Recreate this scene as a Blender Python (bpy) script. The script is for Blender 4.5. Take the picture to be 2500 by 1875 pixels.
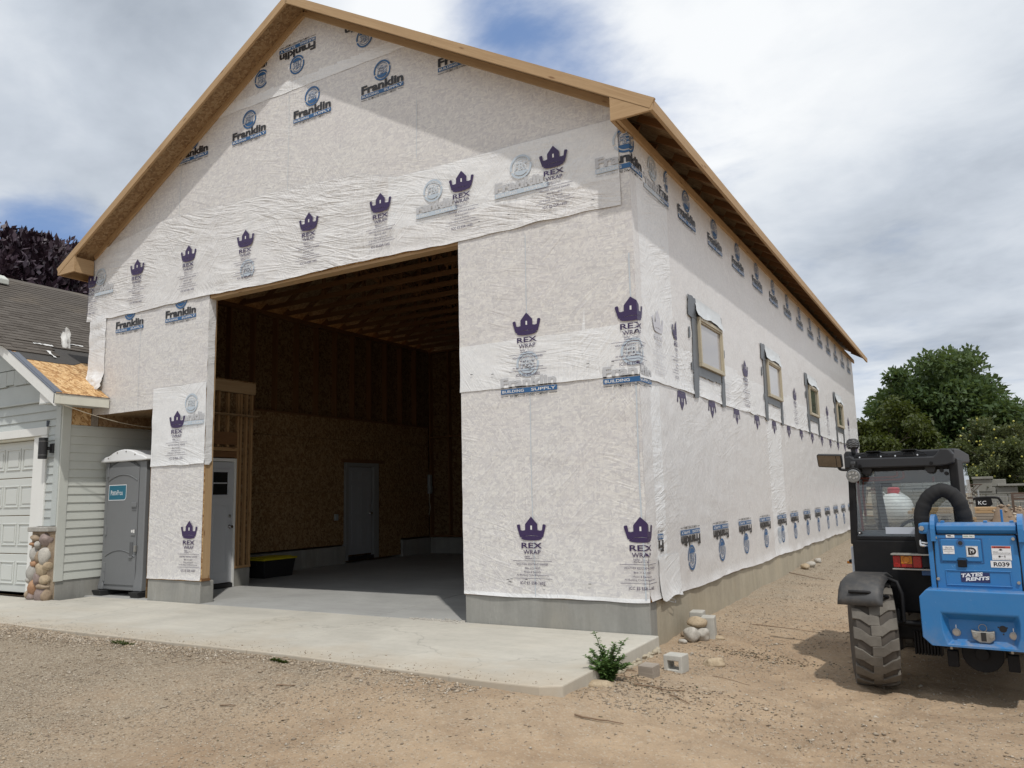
import bpy, bmesh, math, random
import numpy as np
from mathutils import Vector, Matrix, noise as mnoise

for o in list(bpy.data.objects):
    bpy.data.objects.remove(o)
S = bpy.context.scene
COL = S.collection
R = math.radians

# ------------------------------------------------------------------ camera
cam_d = bpy.data.cameras.new("camera")
cam = bpy.data.objects.new("camera", cam_d)
COL.objects.link(cam)
cam_d.sensor_fit = 'HORIZONTAL'
cam_d.sensor_width = 36.0
cam_d.lens = 27.545
cam_d.clip_start = 0.05
cam_d.clip_end = 3000
CAMLOC = Vector((2.9384, -7.7752, 1.42))
yaw, pit, rol = 0.5237, 0.1426, -0.0249
fw = Vector((-math.sin(yaw) * math.cos(pit), math.cos(yaw) * math.cos(pit), math.sin(pit)))
rt = Vector((math.cos(yaw), math.sin(yaw), 0))
up = rt.cross(fw)
rt2 = rt * math.cos(rol) + up * math.sin(rol)
up2 = -rt * math.sin(rol) + up * math.cos(rol)
m3 = Matrix((rt2, up2, -fw)).transposed()
cam.matrix_world = Matrix.Translation(CAMLOC) @ m3.to_4x4()
S.camera = cam

# ------------------------------------------------------------------ shader helper
class NT:
    def __init__(s, tree):
        s.t = tree
        s.t.nodes.clear()
    def __call__(s, typ, props=None, **ins):
        n = s.t.nodes.new(typ)
        for k, v in (props or {}).items():
            setattr(n, k, v)
        for k, v in ins.items():
            if k[0] == 'i' and k[1:].isdigit():
                sock = n.inputs[int(k[1:])]
            else:
                sock = n.inputs[k.replace('_', ' ')]
            if isinstance(v, bpy.types.NodeSocket):
                s.t.links.new(v, sock)
            elif isinstance(v, bpy.types.Node):
                s.t.links.new(v.outputs[0], sock)
            else:
                if isinstance(v, tuple) and len(v) == 3 and sock.type == 'RGBA':
                    v = (*v, 1)
                sock.default_value = v
        return n
    def math(s, op, a, b=0.5, c=None, clamp=False):
        kw = dict(i0=a, i1=b)
        if c is not None:
            kw['i2'] = c
        return s('ShaderNodeMath', {'operation': op, 'use_clamp': clamp}, **kw).outputs[0]
    def mix(s, f, a, b, mode='MIX'):
        n = s('ShaderNodeMix', {'data_type': 'RGBA', 'blend_type': mode})
        for idx, v in ((0, f), (6, a), (7, b)):
            k = n.inputs[idx]
            if isinstance(v, bpy.types.NodeSocket):
                s.t.links.new(v, k)
            elif isinstance(v, (int, float)):
                k.default_value = v if idx == 0 else (v, v, v, 1)
            else:
                k.default_value = (*v, 1) if len(v) == 3 else v
        return n.outputs[2]
    def ramp(s, f, stops, interp='LINEAR'):
        n = s('ShaderNodeValToRGB', Fac=f)
        cr = n.color_ramp
        cr.interpolation = interp
        while len(cr.elements) < len(stops):
            cr.elements.new(0.5)
        for e, (p, c) in zip(cr.elements, stops):
            e.position = p
            if isinstance(c, (int, float)):
                c = (c, c, c)
            e.color = (*c, 1)
        return n.outputs[0]
    def noise(s, vec, scale, detail=4, rough=0.55, dist=0.0):
        return s('ShaderNodeTexNoise', Vector=vec, Scale=scale, Detail=detail, Roughness=rough, Distortion=dist).outputs['Fac']
    def mapping(s, vec, scale=(1, 1, 1), rot=(0, 0, 0), loc=(0, 0, 0)):
        return s('ShaderNodeMapping', Vector=vec, Scale=scale, Rotation=rot, Location=loc).outputs[0]

def _rs(s, vec, rot, scale, loc=(0, 0, 0)):
    return s.mapping(s.mapping(vec, rot=rot), scale, loc=loc)
NT.rs = _rs
# ------------------------------------------------------------------ world (broken cloud, blue gaps)
SUN_TO = Vector((1.8, -1.98, 4.556)).normalized()
world = bpy.data.worlds.new("World")
S.world = world
world.use_nodes = True
W = NT(world.node_tree)
gen = W('ShaderNodeTexCoord').outputs['Generated']
sky = W('ShaderNodeTexSky', {'sky_type': 'NISHITA', 'sun_disc': False, 'sun_elevation': math.asin(SUN_TO.z),
                             'sun_rotation': math.atan2(SUN_TO.x, SUN_TO.y), 'air_density': 1.0, 'dust_density': 0.6, 'ozone_density': 2.0, 'altitude': 800.0}).outputs[0]
sep = W('ShaderNodeSeparateXYZ', Vector=gen)
zc = W.math('MAXIMUM', sep.outputs[2], 0.0)
den = W.math('ADD', zc, 0.22)
px = W.math('DIVIDE', sep.outputs[0], den)
py = W.math('DIVIDE', sep.outputs[1], den)
pl = W('ShaderNodeCombineXYZ', X=px, Y=py, Z=0.0).outputs[0]
n1 = W.noise(pl, 1.15, 7, 0.54, 0.2)
n2 = W.noise(W.mapping(pl, (1, 1, 1), loc=(7.3, 2.1, 0.4)), 0.9, 6, 0.52, 0.15)
n3 = W.noise(W.mapping(pl, (1.4, 1.8, 1), rot=(0, 0, 0.6), loc=(1.3, 4.1, 2.0)), 2.6, 8, 0.60, 0.25)
def blob(d, r0, r1):
    d = Vector(d).normalized()
    dist = W('ShaderNodeVectorMath', {'operation': 'DISTANCE'}, i0=gen, i1=tuple(d)).outputs['Value']
    return W('ShaderNodeMapRange', {'interpolation_type': 'SMOOTHSTEP'}, Value=dist, From_Min=r0, From_Max=r1, To_Min=1.0, To_Max=0.0).outputs[0]
def dirpx(x, y):
    return fw + rt2 * ((x - 1250) / 1912.8) - up2 * ((y - 937.5) / 1912.8)
cov = W.math('ADD', n1, 0.25)
for (x, y, r0, r1, a) in ((1290, 80, 0.0, 0.16, 0.33), (1180, 0, 0.0, 0.12, 0.16), (1440, 230, 0.0, 0.15, 0.16), (60, 600, 0.0, 0.13, 0.36), (170, 640, 0.0, 0.10, 0.22), (1700, 330, 0.0, 0.16, 0.06), (2250, 900, 0.0, 0.12, 0.12)):
    cov = W.math('SUBTRACT', cov, W.math('MULTIPLY', blob(dirpx(x, y), r0, r1), a))
cov = W.math('ADD', cov, W.math('MULTIPLY', W.math('SUBTRACT', n3, 0.5), 0.50))
covm = W('ShaderNodeMapRange', {'interpolation_type': 'SMOOTHSTEP'}, Value=cov, From_Min=0.30, From_Max=0.72, To_Min=0.0, To_Max=1.0).outputs[0]
shade = W.math('ADD', n2, 0.0)
for (x, y, r1, a) in ((400, 40, 0.26, -0.27), (90, 350, 0.24, -0.16), (350, 400, 0.10, -0.05), (300, 230, 0.13, 0.10), (60, 130, 0.16, 0.05), (1000, 60, 0.16, 0.12), (2050, 150, 0.4, 0.04), (1900, 420, 0.2, -0.05), (2300, 760, 0.3, -0.09), (1650, 150, 0.15, 0.06)):
    shade = W.math('ADD', shade, W.math('MULTIPLY', blob(dirpx(x, y), 0.0, r1), a))
shade = W.math('ADD', shade, W.math('MULTIPLY', W.math('SUBTRACT', n3, 0.5), 0.30))
ccol = W.ramp(shade, [(0.20, (3.6, 4.05, 4.7)), (0.36, (5.4, 5.9, 6.6)), (0.50, (7.2, 7.6, 8.1)), (0.66, (8.8, 9.0, 9.2))])
blue = W.mix(0.68, sky, (2.1, 3.3, 6.0))
skyc = W.mix(covm, blue, ccol)
bg = W('ShaderNodeBackground', Color=skyc, Strength=0.108)
W('ShaderNodeOutputWorld', Surface=bg.outputs[0])

# ------------------------------------------------------------------ sun
sun_d = bpy.data.lights.new("sun", 'SUN')
sun_d.energy = 2.5
sun_d.angle = R(1.0)
sun_d.color = (1.0, 0.965, 0.91)
sun = bpy.data.objects.new("sun", sun_d)
COL.objects.link(sun)
sun.rotation_euler = (-SUN_TO).to_track_quat('-Z', 'Y').to_euler()
sun.location = (20, -20, 40)

S.view_settings.view_transform = 'Standard'
S.view_settings.look = 'None'
S.view_settings.exposure = 0.0
S.view_settings.gamma = 1.0
S.view_settings.use_curve_mapping = False

# ------------------------------------------------------------------ materials
MATS = {}
def mat(name):
    m = bpy.data.materials.new(name)
    m.use_nodes = True
    MATS[name] = m
    return m, NT(m.node_tree)
def finish(N, col, rough=0.6, bump=None, bstr=0.3, bdist=0.01, metal=0.0, spec=0.5, **extra):
    kw = dict(Roughness=rough, Metallic=metal)
    kw.update(extra)
    p = N('ShaderNodeBsdfPrincipled', **kw)
    p.inputs['Specular IOR Level'].default_value = spec
    if isinstance(col, bpy.types.NodeSocket):
        N.t.links.new(col, p.inputs['Base Color'])
    else:
        p.inputs['Base Color'].default_value = (*col, 1)
    if bump is not None:
        b = N('ShaderNodeBump', Height=bump, Strength=bstr, Distance=bdist)
        N.t.links.new(b.outputs[0], p.inputs['Normal'])
    N('ShaderNodeOutputMaterial', Surface=p.outputs[0])
    return p
def simple(name, col, rough=0.6, var=0.12, scale=6.0, metal=0.0, spec=0.5, bstr=0.0, bscale=60.0, dust=0.0):
    m, N = mat(name)
    co = N('ShaderNodeTexCoord').outputs['Object']
    f = N.noise(co, scale, 5, 0.6)
    c = N.mix(f, tuple(x * (1 - var) for x in col), tuple(min(1, x * (1 + var)) for x in col))
    if dust > 0:
        f2 = N.math('MULTIPLY', N.ramp(N.noise(co, 9.0, 6, 0.7), [(0.45, 0.0), (0.75, 1.0)]), dust)
        c = N.mix(f2, c, (0.36, 0.30, 0.23))
    b = N.noise(co, bscale, 4, 0.6) if bstr > 0 else None
    finish(N, c, rough, b, bstr, 0.004, metal, spec)
    return m

def osb_color(N, co, dark=1.0, sc=1.0):
    """strand board: overlapping elongated flakes at several angles"""
    out = None
    cols = [(0.42, 0.235, 0.095), (0.60, 0.39, 0.19), (0.30, 0.155, 0.06), (0.68, 0.48, 0.26)]
    for i, (ang, seed) in enumerate(((0.2, 0.0), (1.2, 5.3), (2.3, 11.7))):
        warped = N('ShaderNodeVectorMath', {'operation': 'ADD'}, i0=co, i1=N('ShaderNodeVectorMath', {'operation': 'SCALE'}, i0=N('ShaderNodeTexNoise', Vector=co, Scale=14.0 * sc).outputs['Color'], Scale=0.05).outputs[0]).outputs[0]
        mp = N.rs(warped, (ang, ang, ang), (30 * sc, 30 * sc, 9 * sc), (seed, seed, seed))
        v = N('ShaderNodeTexVoronoi', Vector=mp, Scale=1.0)
        sp = N('ShaderNodeSeparateColor', Color=v.outputs['Color'])
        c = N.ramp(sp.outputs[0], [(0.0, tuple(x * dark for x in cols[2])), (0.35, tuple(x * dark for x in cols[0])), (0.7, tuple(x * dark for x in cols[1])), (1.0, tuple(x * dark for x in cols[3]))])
        if out is None:
            out, h = c, v.outputs['Distance']
        else:
            k = N.math('GREATER_THAN', N('ShaderNodeSeparateColor', Color=v.outputs['Color']).outputs[1], 0.55)
            out = N.mix(k, out, c)
    return out, h

def make_wrap(name, lo, hi, mott, wr, tint=(1, 1, 1)):
    m, N = mat(name)
    co = N('ShaderNodeTexCoord').outputs['Object']
    # strand board showing softly through the film: flakes at three angles
    nz_ = N('ShaderNodeTexNoise', Vector=co, Scale=9.0, Detail=3.0).outputs['Color']
    warp = N('ShaderNodeVectorMath', {'operation': 'ADD'}, i0=co, i1=N('ShaderNodeVectorMath', {'operation': 'SCALE'}, i0=nz_, Scale=0.05).outputs[0]).outputs[0]
    acc = None
    for i, (ang, sd) in enumerate(((0.15, 0.0), (0.95, 4.0), (-0.75, 9.0), (1.6, 15.0))):
        mp = N.rs(warp, (ang, ang, 0), (48, 48, 13), (sd, sd, sd))
        vv = N('ShaderNodeTexVoronoi', {'feature': 'SMOOTH_F1'}, Vector=mp, Scale=1.0, Smoothness=0.45)
        sc_ = N('ShaderNodeSeparateColor', Color=vv.outputs['Color'])
        if acc is None:
            acc, s2 = sc_.outputs[0], sc_.outputs[1]
        else:
            acc = N.mix(N.math('GREATER_THAN', sc_.outputs[1], 0.6), acc, sc_.outputs[0])
    f = N.math('ADD', N.math('MULTIPLY', acc, 0.75), N.math('MULTIPLY', N.noise(co, 30, 4, 0.65), 0.25))
    f = N.ramp(f, [(0.15, 0.0), (0.85, 1.0)])
    c = N.mix(f, lo, hi)
    pk = N.ramp(N.noise(co, 1.1, 3, 0.5), [(0.42, 0.0), (0.62, 1.0)])
    c = N.mix(N.math('MULTIPLY', pk, 0.22 * mott), c, N.mix(f, (0.585, 0.545, 0.545), (0.67, 0.625, 0.60)))
    dk = N.ramp(s2, [(0.0, 1.0), (0.06, 0.0)])
    c = N.mix(N.math('MULTIPLY', dk, 0.38 * mott), c, (0.47, 0.46, 0.475))
    wv = N.noise(N('ShaderNodeVectorMath', {'operation': 'MULTIPLY'}, i0=co, i1=(260, 260, 14)).outputs[0], 1.0, 1, 0.5)
    c = N.mix(N.math('MULTIPLY', N.ramp(wv, [(0.35, 1.0), (0.5, 0.0)]), 0.10), c, (0.45, 0.46, 0.48))
    # creases
    def crease(ang, lng, fine, seed, p=1.0, k=0.9):
        w = N.noise(N.rs(co, (ang, ang, 0), (lng, lng, fine), (seed, seed, seed)), 1.0, 4, 0.5, k)
        m = N.ramp(N.noise(N.mapping(co, loc=(seed * 3, seed, seed * 2)), 0.85, 2, 0.5), [(0.46, 0.0), (0.60, 1.0)])
        return N.math('MULTIPLY', N.math('POWER', N.math('ABSOLUTE', N.math('SUBTRACT', w, 0.5)), p), m)
    h = N.math('MULTIPLY', crease(-0.28, 1.3, 11.0, 2.0), 1.5 * wr)
    h = N.math('ADD', h, N.math('MULTIPLY', crease(-0.05, 0.9, 9.0, 7.0), 1.1 * wr))
    h = N.math('ADD', h, N.math('MULTIPLY', crease(0.7, 1.6, 13.0, 11.0), 1.0))
    h = N.math('ADD', h, N.math('MULTIPLY', crease(1.25, 2.0, 16.0, 17.0), 1.0))
    h = N.math('ADD', h, N.math('MULTIPLY', crease(-0.8, 2.5, 20.0, 23.0), 0.6))
    h = N.math('ADD', h, N.math('MULTIPLY', N.noise(co, 5.0, 3, 0.5), 0.35))
    h = N.math('ADD', h, N.math('MULTIPLY', N.noise(co, 30, 2, 0.5), 0.035))
    finish(N, c, 0.36, h, 0.55, 0.042 * max(0.55, wr), 0.0, 0.4)
    return m
make_wrap('house_wrap_over_board', (0.555, 0.538, 0.538), (0.725, 0.705, 0.668), 0.85, 0.6)
make_wrap('house_wrap_side', (0.62, 0.608, 0.60), (0.72, 0.705, 0.69), 0.5, 0.38)
make_wrap('house_wrap_double', (0.715, 0.72, 0.725), (0.785, 0.785, 0.78), 0.12, 0.9)
make_wrap('house_wrap_band', (0.66, 0.65, 0.645), (0.75, 0.74, 0.725), 0.4, 1.3)

for nm, dk in (('strand_board', 1.0), ('strand_board_deep_shade', 0.32), ('strand_board_weathered_shaded', 0.6), ('strand_board_shaded', 0.52)):  # all but the plain board carry the bay's shade in their colour
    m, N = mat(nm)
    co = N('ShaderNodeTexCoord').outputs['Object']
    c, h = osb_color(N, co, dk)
    if nm == 'strand_board_weathered_shaded':
        c = N.mix(0.35, c, (0.26, 0.19, 0.13))  # weathering tint mixed over the painted shade of the ceiling
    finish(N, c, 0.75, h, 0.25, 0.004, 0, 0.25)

def make_lumber(name, a, b, knot=True):
    m, N = mat(name)
    tc = N('ShaderNodeTexCoord')
    co = tc.outputs['Object']
    rnd = N('ShaderNodeObjectInfo').outputs['Random']
    off = N('ShaderNodeCombineXYZ', X=N.math('MULTIPLY', rnd, 37.0), Y=N.math('MULTIPLY', rnd, 11.0), Z=N.math('MULTIPLY', rnd, 23.0)).outputs[0]
    cv = N('ShaderNodeVectorMath', {'operation': 'ADD'}, i0=co, i1=off).outputs[0]
    g = N.noise(N.mapping(cv, (1.6, 40, 40)), 1.0, 5, 0.6, 0.9)
    g2 = N.noise(N.mapping(cv, (0.7, 9, 9)), 1.0, 3, 0.5, 0.5)
    c = N.mix(N.ramp(g, [(0.3, 0.0), (0.7, 1.0)]), a, b)
    c = N.mix(N.math('MULTIPLY', g2, 0.45), c, tuple(x * 0.78 for x in a))
    c = N.mix(N.math('MULTIPLY', rnd, 0.35), c, tuple(x * 0.72 for x in b))
    if knot:
        v = N('ShaderNodeTexVoronoi', Vector=N.mapping(cv, (2.3, 9, 9)), Scale=1.0).outputs['Distance']
        c = N.mix(N.ramp(v, [(0.06, 0.75), (0.14, 0.0)]), c, (0.16, 0.075, 0.03))
    finish(N, c, 0.7, g, 0.25, 0.003, 0, 0.3)
make_lumber('fir_lumber', (0.375, 0.24, 0.125), (0.53, 0.37, 0.21))
make_lumber('fir_lumber_shaded', (0.16, 0.078, 0.033), (0.23, 0.118, 0.05))  # same fir with the bay's shade put into its colour
make_lumber('fir_lumber_mid', (0.33, 0.19, 0.085), (0.44, 0.27, 0.13))
make_lumber('old_grey_wood', (0.24, 0.20, 0.165), (0.42, 0.37, 0.31), False)

def make_concrete(name, base, stain, streak=0.0, sc=1.0, edge_dirt=False):
    m, N = mat(name)
    co = N('ShaderNodeTexCoord').outputs['Object']
    a = N.noise(co, 0.9 * sc, 6, 0.62, 0.3)
    b = N.noise(co, 14 * sc, 5, 0.65)
    c = N.mix(N.ramp(a, [(0.35, 0.0), (0.68, 1.0)]), tuple(x * 0.84 for x in base), tuple(x * 1.07 for x in base))
    c = N.mix(N.math('MULTIPLY', N.ramp(b, [(0.3, 1.0), (0.55, 0.0)]), 0.22), c, tuple(x * 0.6 for x in base))
    st = N.ramp(N.noise(co, 0.55 * sc, 5, 0.6, 0.5), [(0.5, 0.0), (0.72, 1.0)])
    c = N.mix(N.math('MULTIPLY', st, 0.5), c, stain)
    sw = N.noise(N.mapping(co, (0.8, 4.5, 1), rot=(0, 0, 0.5)), 1.4, 4, 0.6, 1.0)
    c = N.mix(N.math('MULTIPLY', N.ramp(sw, [(0.42, 0.0), (0.6, 1.0)]), 0.16), c, tuple(min(1, x * 1.25) for x in base))
    if streak:
        s = N.noise(N.mapping(co, (3.1, 3.1, 0.5)), 1.0, 6, 0.7, 0.6)
        c = N.mix(N.math('MULTIPLY', N.ramp(s, [(0.42, 0.0), (0.62, 1.0)]), streak), c, tuple(x * 0.55 for x in base))
        s2 = N.noise(N.mapping(co, (6, 6, 0.9), loc=(5, 2, 1)), 1.0, 5, 0.7, 0.5)
        c = N.mix(N.math('MULTIPLY', N.ramp(s2, [(0.58, 0.0), (0.66, 1.0)]), streak), c, tuple(min(1, x * 1.45) for x in base))
    if edge_dirt:
        yy_ = N('ShaderNodeSeparateXYZ', Vector=co).outputs[1]
        dd = N.math('ADD', N.math('MULTIPLY', yy_, -0.75), N.math('MULTIPLY', N.noise(co, 2.1, 6, 0.68), 1.3))
        c = N.mix(N.math('MULTIPLY', N.ramp(dd, [(0.0, 0.0), (1.0, 0.0)]) if False else N.ramp(N.math('MULTIPLY', dd, 0.4), [(0.72, 0.0), (0.98, 1.0)]), 0.55), c, (0.41, 0.325, 0.225))
        br = N.noise(N.mapping(co, (1.2, 60, 1)), 1.0, 2, 0.5)
        c = N.mix(N.math('MULTIPLY', br, 0.10), c, tuple(x * 0.7 for x in base))
        cr_ = N('ShaderNodeTexVoronoi', {'feature': 'DISTANCE_TO_EDGE'}, Vector=N('ShaderNodeVectorMath', {'operation': 'ADD'}, i0=co, i1=N('ShaderNodeVectorMath', {'operation': 'SCALE'}, i0=N('ShaderNodeTexNoise', Vector=co, Scale=3.0, Detail=5.0).outputs['Color'], Scale=0.5).outputs[0]).outputs[0], Scale=0.33).outputs['Distance']
        c = N.mix(N.math('MULTIPLY', N.ramp(cr_, [(0.0015, 1.0), (0.004, 0.0)]), 0.45), c, tuple(x * 0.45 for x in base))
    pit = N('ShaderNodeTexVoronoi', Vector=co, Scale=24.0 * sc).outputs['Distance']
    pm = N.math('MULTIPLY', N.ramp(pit, [(0.04, 1.0), (0.10, 0.0)]), N.ramp(N.noise(co, 5, 2), [(0.5, 0.0), (0.6, 1.0)]))
    c = N.mix(N.math('MULTIPLY', pm, 0.6), c, tuple(x * 0.4 for x in base))
    finish(N, c, 0.82, b, 0.18, 0.006, 0, 0.3)
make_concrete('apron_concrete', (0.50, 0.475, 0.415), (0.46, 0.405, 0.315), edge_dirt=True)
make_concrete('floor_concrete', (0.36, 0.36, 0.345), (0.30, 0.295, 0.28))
make_concrete('footing_concrete', (0.31, 0.305, 0.28), (0.34, 0.305, 0.24), 0.34, 1.6)
make_concrete('footing_side', (0.42, 0.372, 0.285), (0.46, 0.38, 0.26), 0.22, 1.4)
make_concrete('block_concrete', (0.47, 0.455, 0.41), (0.42, 0.39, 0.33), 0, 6.0)
make_concrete('retaining_block', (0.27, 0.265, 0.24), (0.20, 0.20, 0.16), 0.2, 1.5)

# sand / gravel ground
m, N = mat('sandy_ground')
co = N('ShaderNodeTexCoord').outputs['Object']
big = N.noise(co, 0.30, 5, 0.6, 0.6)
med = N.noise(co, 2.4, 6, 0.68, 0.5)
fine = N.noise(co, 46, 6, 0.75)
grit = N('ShaderNodeTexVoronoi', Vector=co, Scale=75.0)
gcol = N('ShaderNodeSeparateColor', Color=grit.outputs['Color']).outputs[0]
sx = N('ShaderNodeSeparateXYZ', Vector=co)
gl = N.math('ADD', N.math('MULTIPLY', sx.outputs[0], -0.24), N.math('MULTIPLY', sx.outputs[1], 0.10))
gmask = N.ramp(N.math('ADD', N.math('MULTIPLY', gl, 0.35), N.math('ADD', N.math('MULTIPLY', med, 0.55), N.math('MULTIPLY', big, 0.45))), [(0.42, 0.0), (0.72, 1.0)])
sand = N.mix(N.ramp(big, [(0.3, 0.0), (0.7, 1.0)]), (0.375, 0.270, 0.175), (0.445, 0.335, 0.228))
sand = N.mix(N.math('MULTIPLY', N.ramp(med, [(0.35, 1.0), (0.55, 0.0)]), 0.42), sand, (0.265, 0.20, 0.138))
dkp = N.ramp(N.noise(N.mapping(co, (1.0, 1.5, 1), rot=(0, 0, 0.4), loc=(4.2, 1.7, 0)), 0.75, 7, 0.66, 0.8), [(0.48, 0.0), (0.66, 1.0)])
sand = N.mix(N.math('MULTIPLY', dkp, 0.62), sand, (0.245, 0.172, 0.112))
pal_ = N.ramp(N.noise(N.mapping(co, loc=(9.0, 3.0, 0)), 1.3, 5, 0.6, 0.4), [(0.60, 0.0), (0.74, 1.0)])
sand = N.mix(N.math('MULTIPLY', pal_, 0.5), sand, (0.47, 0.365, 0.25))
grav = N.ramp(gcol, [(0.0, (0.20, 0.165, 0.125)), (0.4, (0.30, 0.25, 0.19)), (0.75, (0.38, 0.325, 0.25)), (1.0, (0.50, 0.45, 0.37))])
c = N.mix(N.math('MULTIPLY', gmask, 0.85), sand, N.mix(0.35, grav, (0.35, 0.295, 0.22)))
c = N.mix(N.math('MULTIPLY', N.ramp(gcol, [(0.80, 0.0), (0.9, 1.0)]), 0.35), c, grav)
c = N.mix(N.math('MULTIPLY', N.ramp(fine, [(0.30, 1.0), (0.48, 0.0)]), 0.45), c, (0.20, 0.155, 0.115))
tr = N('ShaderNodeTexWave', {'wave_type': 'BANDS', 'bands_direction': 'DIAGONAL'}, Vector=N.mapping(co, (1, 1, 1), rot=(0, 0, 0.5)), Scale=4.5, Distortion=6.0, Detail=4.0).outputs['Fac']
hh = N.math('ADD', N.math('MULTIPLY', fine, 0.7), N.math('MULTIPLY', N.math('SUBTRACT', 1.0, grit.outputs['Distance']), N.math('ADD', N.math('MULTIPLY', gmask, 0.9), 0.15)))
hh = N.math('ADD', hh, N.math('MULTIPLY', N.noise(co, 9, 5, 0.7), 1.2))
hh = N.math('ADD', hh, N.math('MULTIPLY', tr, 0.25))
finish(N, c, 0.95, hh, 0.75, 0.018, 0, 0.12)

m, N = mat('pebble')
rnd = N('ShaderNodeVertexColor', {'layer_name': 'tone'}).outputs['Color']
c = N.mix(N.math('MULTIPLY', N.noise(N('ShaderNodeTexCoord').outputs['Object'], 60, 3), 0.3), rnd, (0.25, 0.2, 0.15))
finish(N, c, 0.9, None, spec=0.2)
m, N = mat('leaf_litter')
rnd = N('ShaderNodeVertexColor', {'layer_name': 'tone'}).outputs['Color']
finish(N, rnd, 0.9, None, spec=0.2)

def make_stone(name, a, b, sc=5.0):
    m, N = mat(name)
    co = N('ShaderNodeTexCoord').outputs['Object']
    rnd = N('ShaderNodeObjectInfo').outputs['Random']
    f = N.noise(co, sc, 6, 0.65, 0.6)
    c = N.mix(N.ramp(f, [(0.3, 0.0), (0.7, 1.0)]), a, b)
    c = N.mix(N.math('MULTIPLY', N.ramp(N.noise(co, sc * 9, 4, 0.7), [(0.35, 1.0), (0.5, 0.0)]), 0.35), c, tuple(x * 0.45 for x in a))
    finish(N, c, 0.8, N.noise(co, sc * 6, 5, 0.65), 0.35, 0.006, 0, 0.25)
make_stone('stone_grey', (0.30, 0.285, 0.26), (0.46, 0.44, 0.40))
make_stone('stone_tan', (0.34, 0.26, 0.17), (0.50, 0.41, 0.29))
make_stone('stone_white', (0.36, 0.335, 0.295), (0.52, 0.49, 0.435))
make_stone('stone_rust', (0.30, 0.16, 0.09), (0.45, 0.28, 0.17))
make_stone('stone_mauve', (0.20, 0.15, 0.135), (0.33, 0.265, 0.24))
make_stone('stone_brown', (0.25, 0.18, 0.12), (0.40, 0.32, 0.235))

def make_siding(name, col):
    m, N = mat(name)
    co = N('ShaderNodeTexCoord').outputs['Object']
    g = N.noise(N.mapping(co, (3, 3, 34), rot=(0, 0, 0)), 1.6, 5, 0.6, 1.6)
    d = N.noise(co, 1.3, 5, 0.6)
    c = N.mix(N.ramp(d, [(0.35, 0.0), (0.7, 1.0)]), tuple(x * 0.92 for x in col), tuple(x * 1.04 for x in col))
    sp = N('ShaderNodeTexVoronoi', Vector=N.mapping(co, (9, 9, 20)), Scale=1.0).outputs['Distance']
    c = N.mix(N.ramp(sp, [(0.03, 0.85), (0.07, 0.0)]), c, (0.10, 0.08, 0.06))
    finish(N, c, 0.55, g, 0.30, 0.004, 0, 0.35)
make_siding('siding_sage', (0.54, 0.555, 0.51))
make_siding('siding_front', (0.475, 0.505, 0.49))
simple('white_trim', (0.74, 0.74, 0.71), 0.5, 0.06, 3.0, bstr=0.1)
simple('door_panel_paint', (0.57, 0.585, 0.555), 0.45, 0.04, 2.0)
simple('inner_door_shaded', (0.33, 0.345, 0.36), 0.4, 0.04, 3.0)  # white door; the dimness of the bay is put into its colour
simple('inner_frame_shaded', (0.27, 0.275, 0.27), 0.5, 0.06, 3.0)  # white frame, greyed to hold the bay's shade
simple('white_door_paint', (0.50, 0.515, 0.535), 0.4, 0.04, 3.0)
simple('cream_fascia', (0.66, 0.65, 0.56), 0.6, 0.10, 5.0, bstr=0.2)

m, N = mat('asphalt_shingle')
co = N('ShaderNodeTexCoord').outputs['Object']
rnd = N('ShaderNodeObjectInfo').outputs['Random']
tcol = N.mix(rnd, (0.105, 0.092, 0.080), (0.165, 0.148, 0.130))
c = N.mix(N.math('MULTIPLY', N.noise(co, 160, 3, 0.8), 0.8), tcol, (0.07, 0.06, 0.052))
c = N.mix(N.math('MULTIPLY', N.ramp(N.noise(co, 1.7, 4), [(0.5, 0.0), (0.7, 1.0)]), 0.35), c, (0.21, 0.175, 0.135))
finish(N, c, 0.95, N.noise(co, 220, 3, 0.7), 0.4, 0.003, 0, 0.15)
simple('roof_felt', (0.060, 0.056, 0.052), 0.9, 0.2, 5.0, bstr=0.3)
simple('drip_metal', (0.10, 0.115, 0.145), 0.4, 0.1, 5.0, spec=0.5)

# prints
for nm, c in (('ink_black', (0.018, 0.017, 0.020)), ('ink_blue', (0.022, 0.105, 0.260)), ('ink_purple', (0.036, 0.018, 0.078)), ('ink_white', (0.72, 0.71, 0.69)),
              ('faint_black', (0.485, 0.49, 0.505)), ('faint_blue', (0.475, 0.545, 0.615)), ('faint_purple', (0.54, 0.54, 0.585)), ('faint_white', (0.70, 0.70, 0.70)),
              ('seam_blue', (0.53, 0.575, 0.615))):
    simple(nm, c, 0.45, 0.10, 30.0, bstr=0.35, bscale=16.0)

# plastics / metals
simple('toilet_plastic', (0.170, 0.175, 0.180), 0.5, 0.05, 4.0, bstr=0.05)
simple('toilet_dark', (0.10, 0.103, 0.107), 0.5, 0.05, 4.0)
simple('white_plastic', (0.78, 0.79, 0.80), 0.4, 0.03, 3.0)
simple('black_plastic', (0.018, 0.018, 0.019), 0.55, 0.15, 5.0)
simple('sign_teal', (0.012, 0.13, 0.20), 0.4, 0.04, 3.0)
m, N = mat('machine_blue')
co = N('ShaderNodeTexCoord').outputs['Object']
f = N.noise(co, 2.5, 5, 0.6)
c = N.mix(f, (0.022, 0.155, 0.39), (0.028, 0.185, 0.44))
chip = N('ShaderNodeTexVoronoi', Vector=co, Scale=26.0).outputs['Distance']
cm = N.math('MULTIPLY', N.ramp(chip, [(0.035, 1.0), (0.06, 0.0)]), N.ramp(N.noise(co, 4.0, 3), [(0.52, 0.0), (0.60, 1.0)]))
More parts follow.
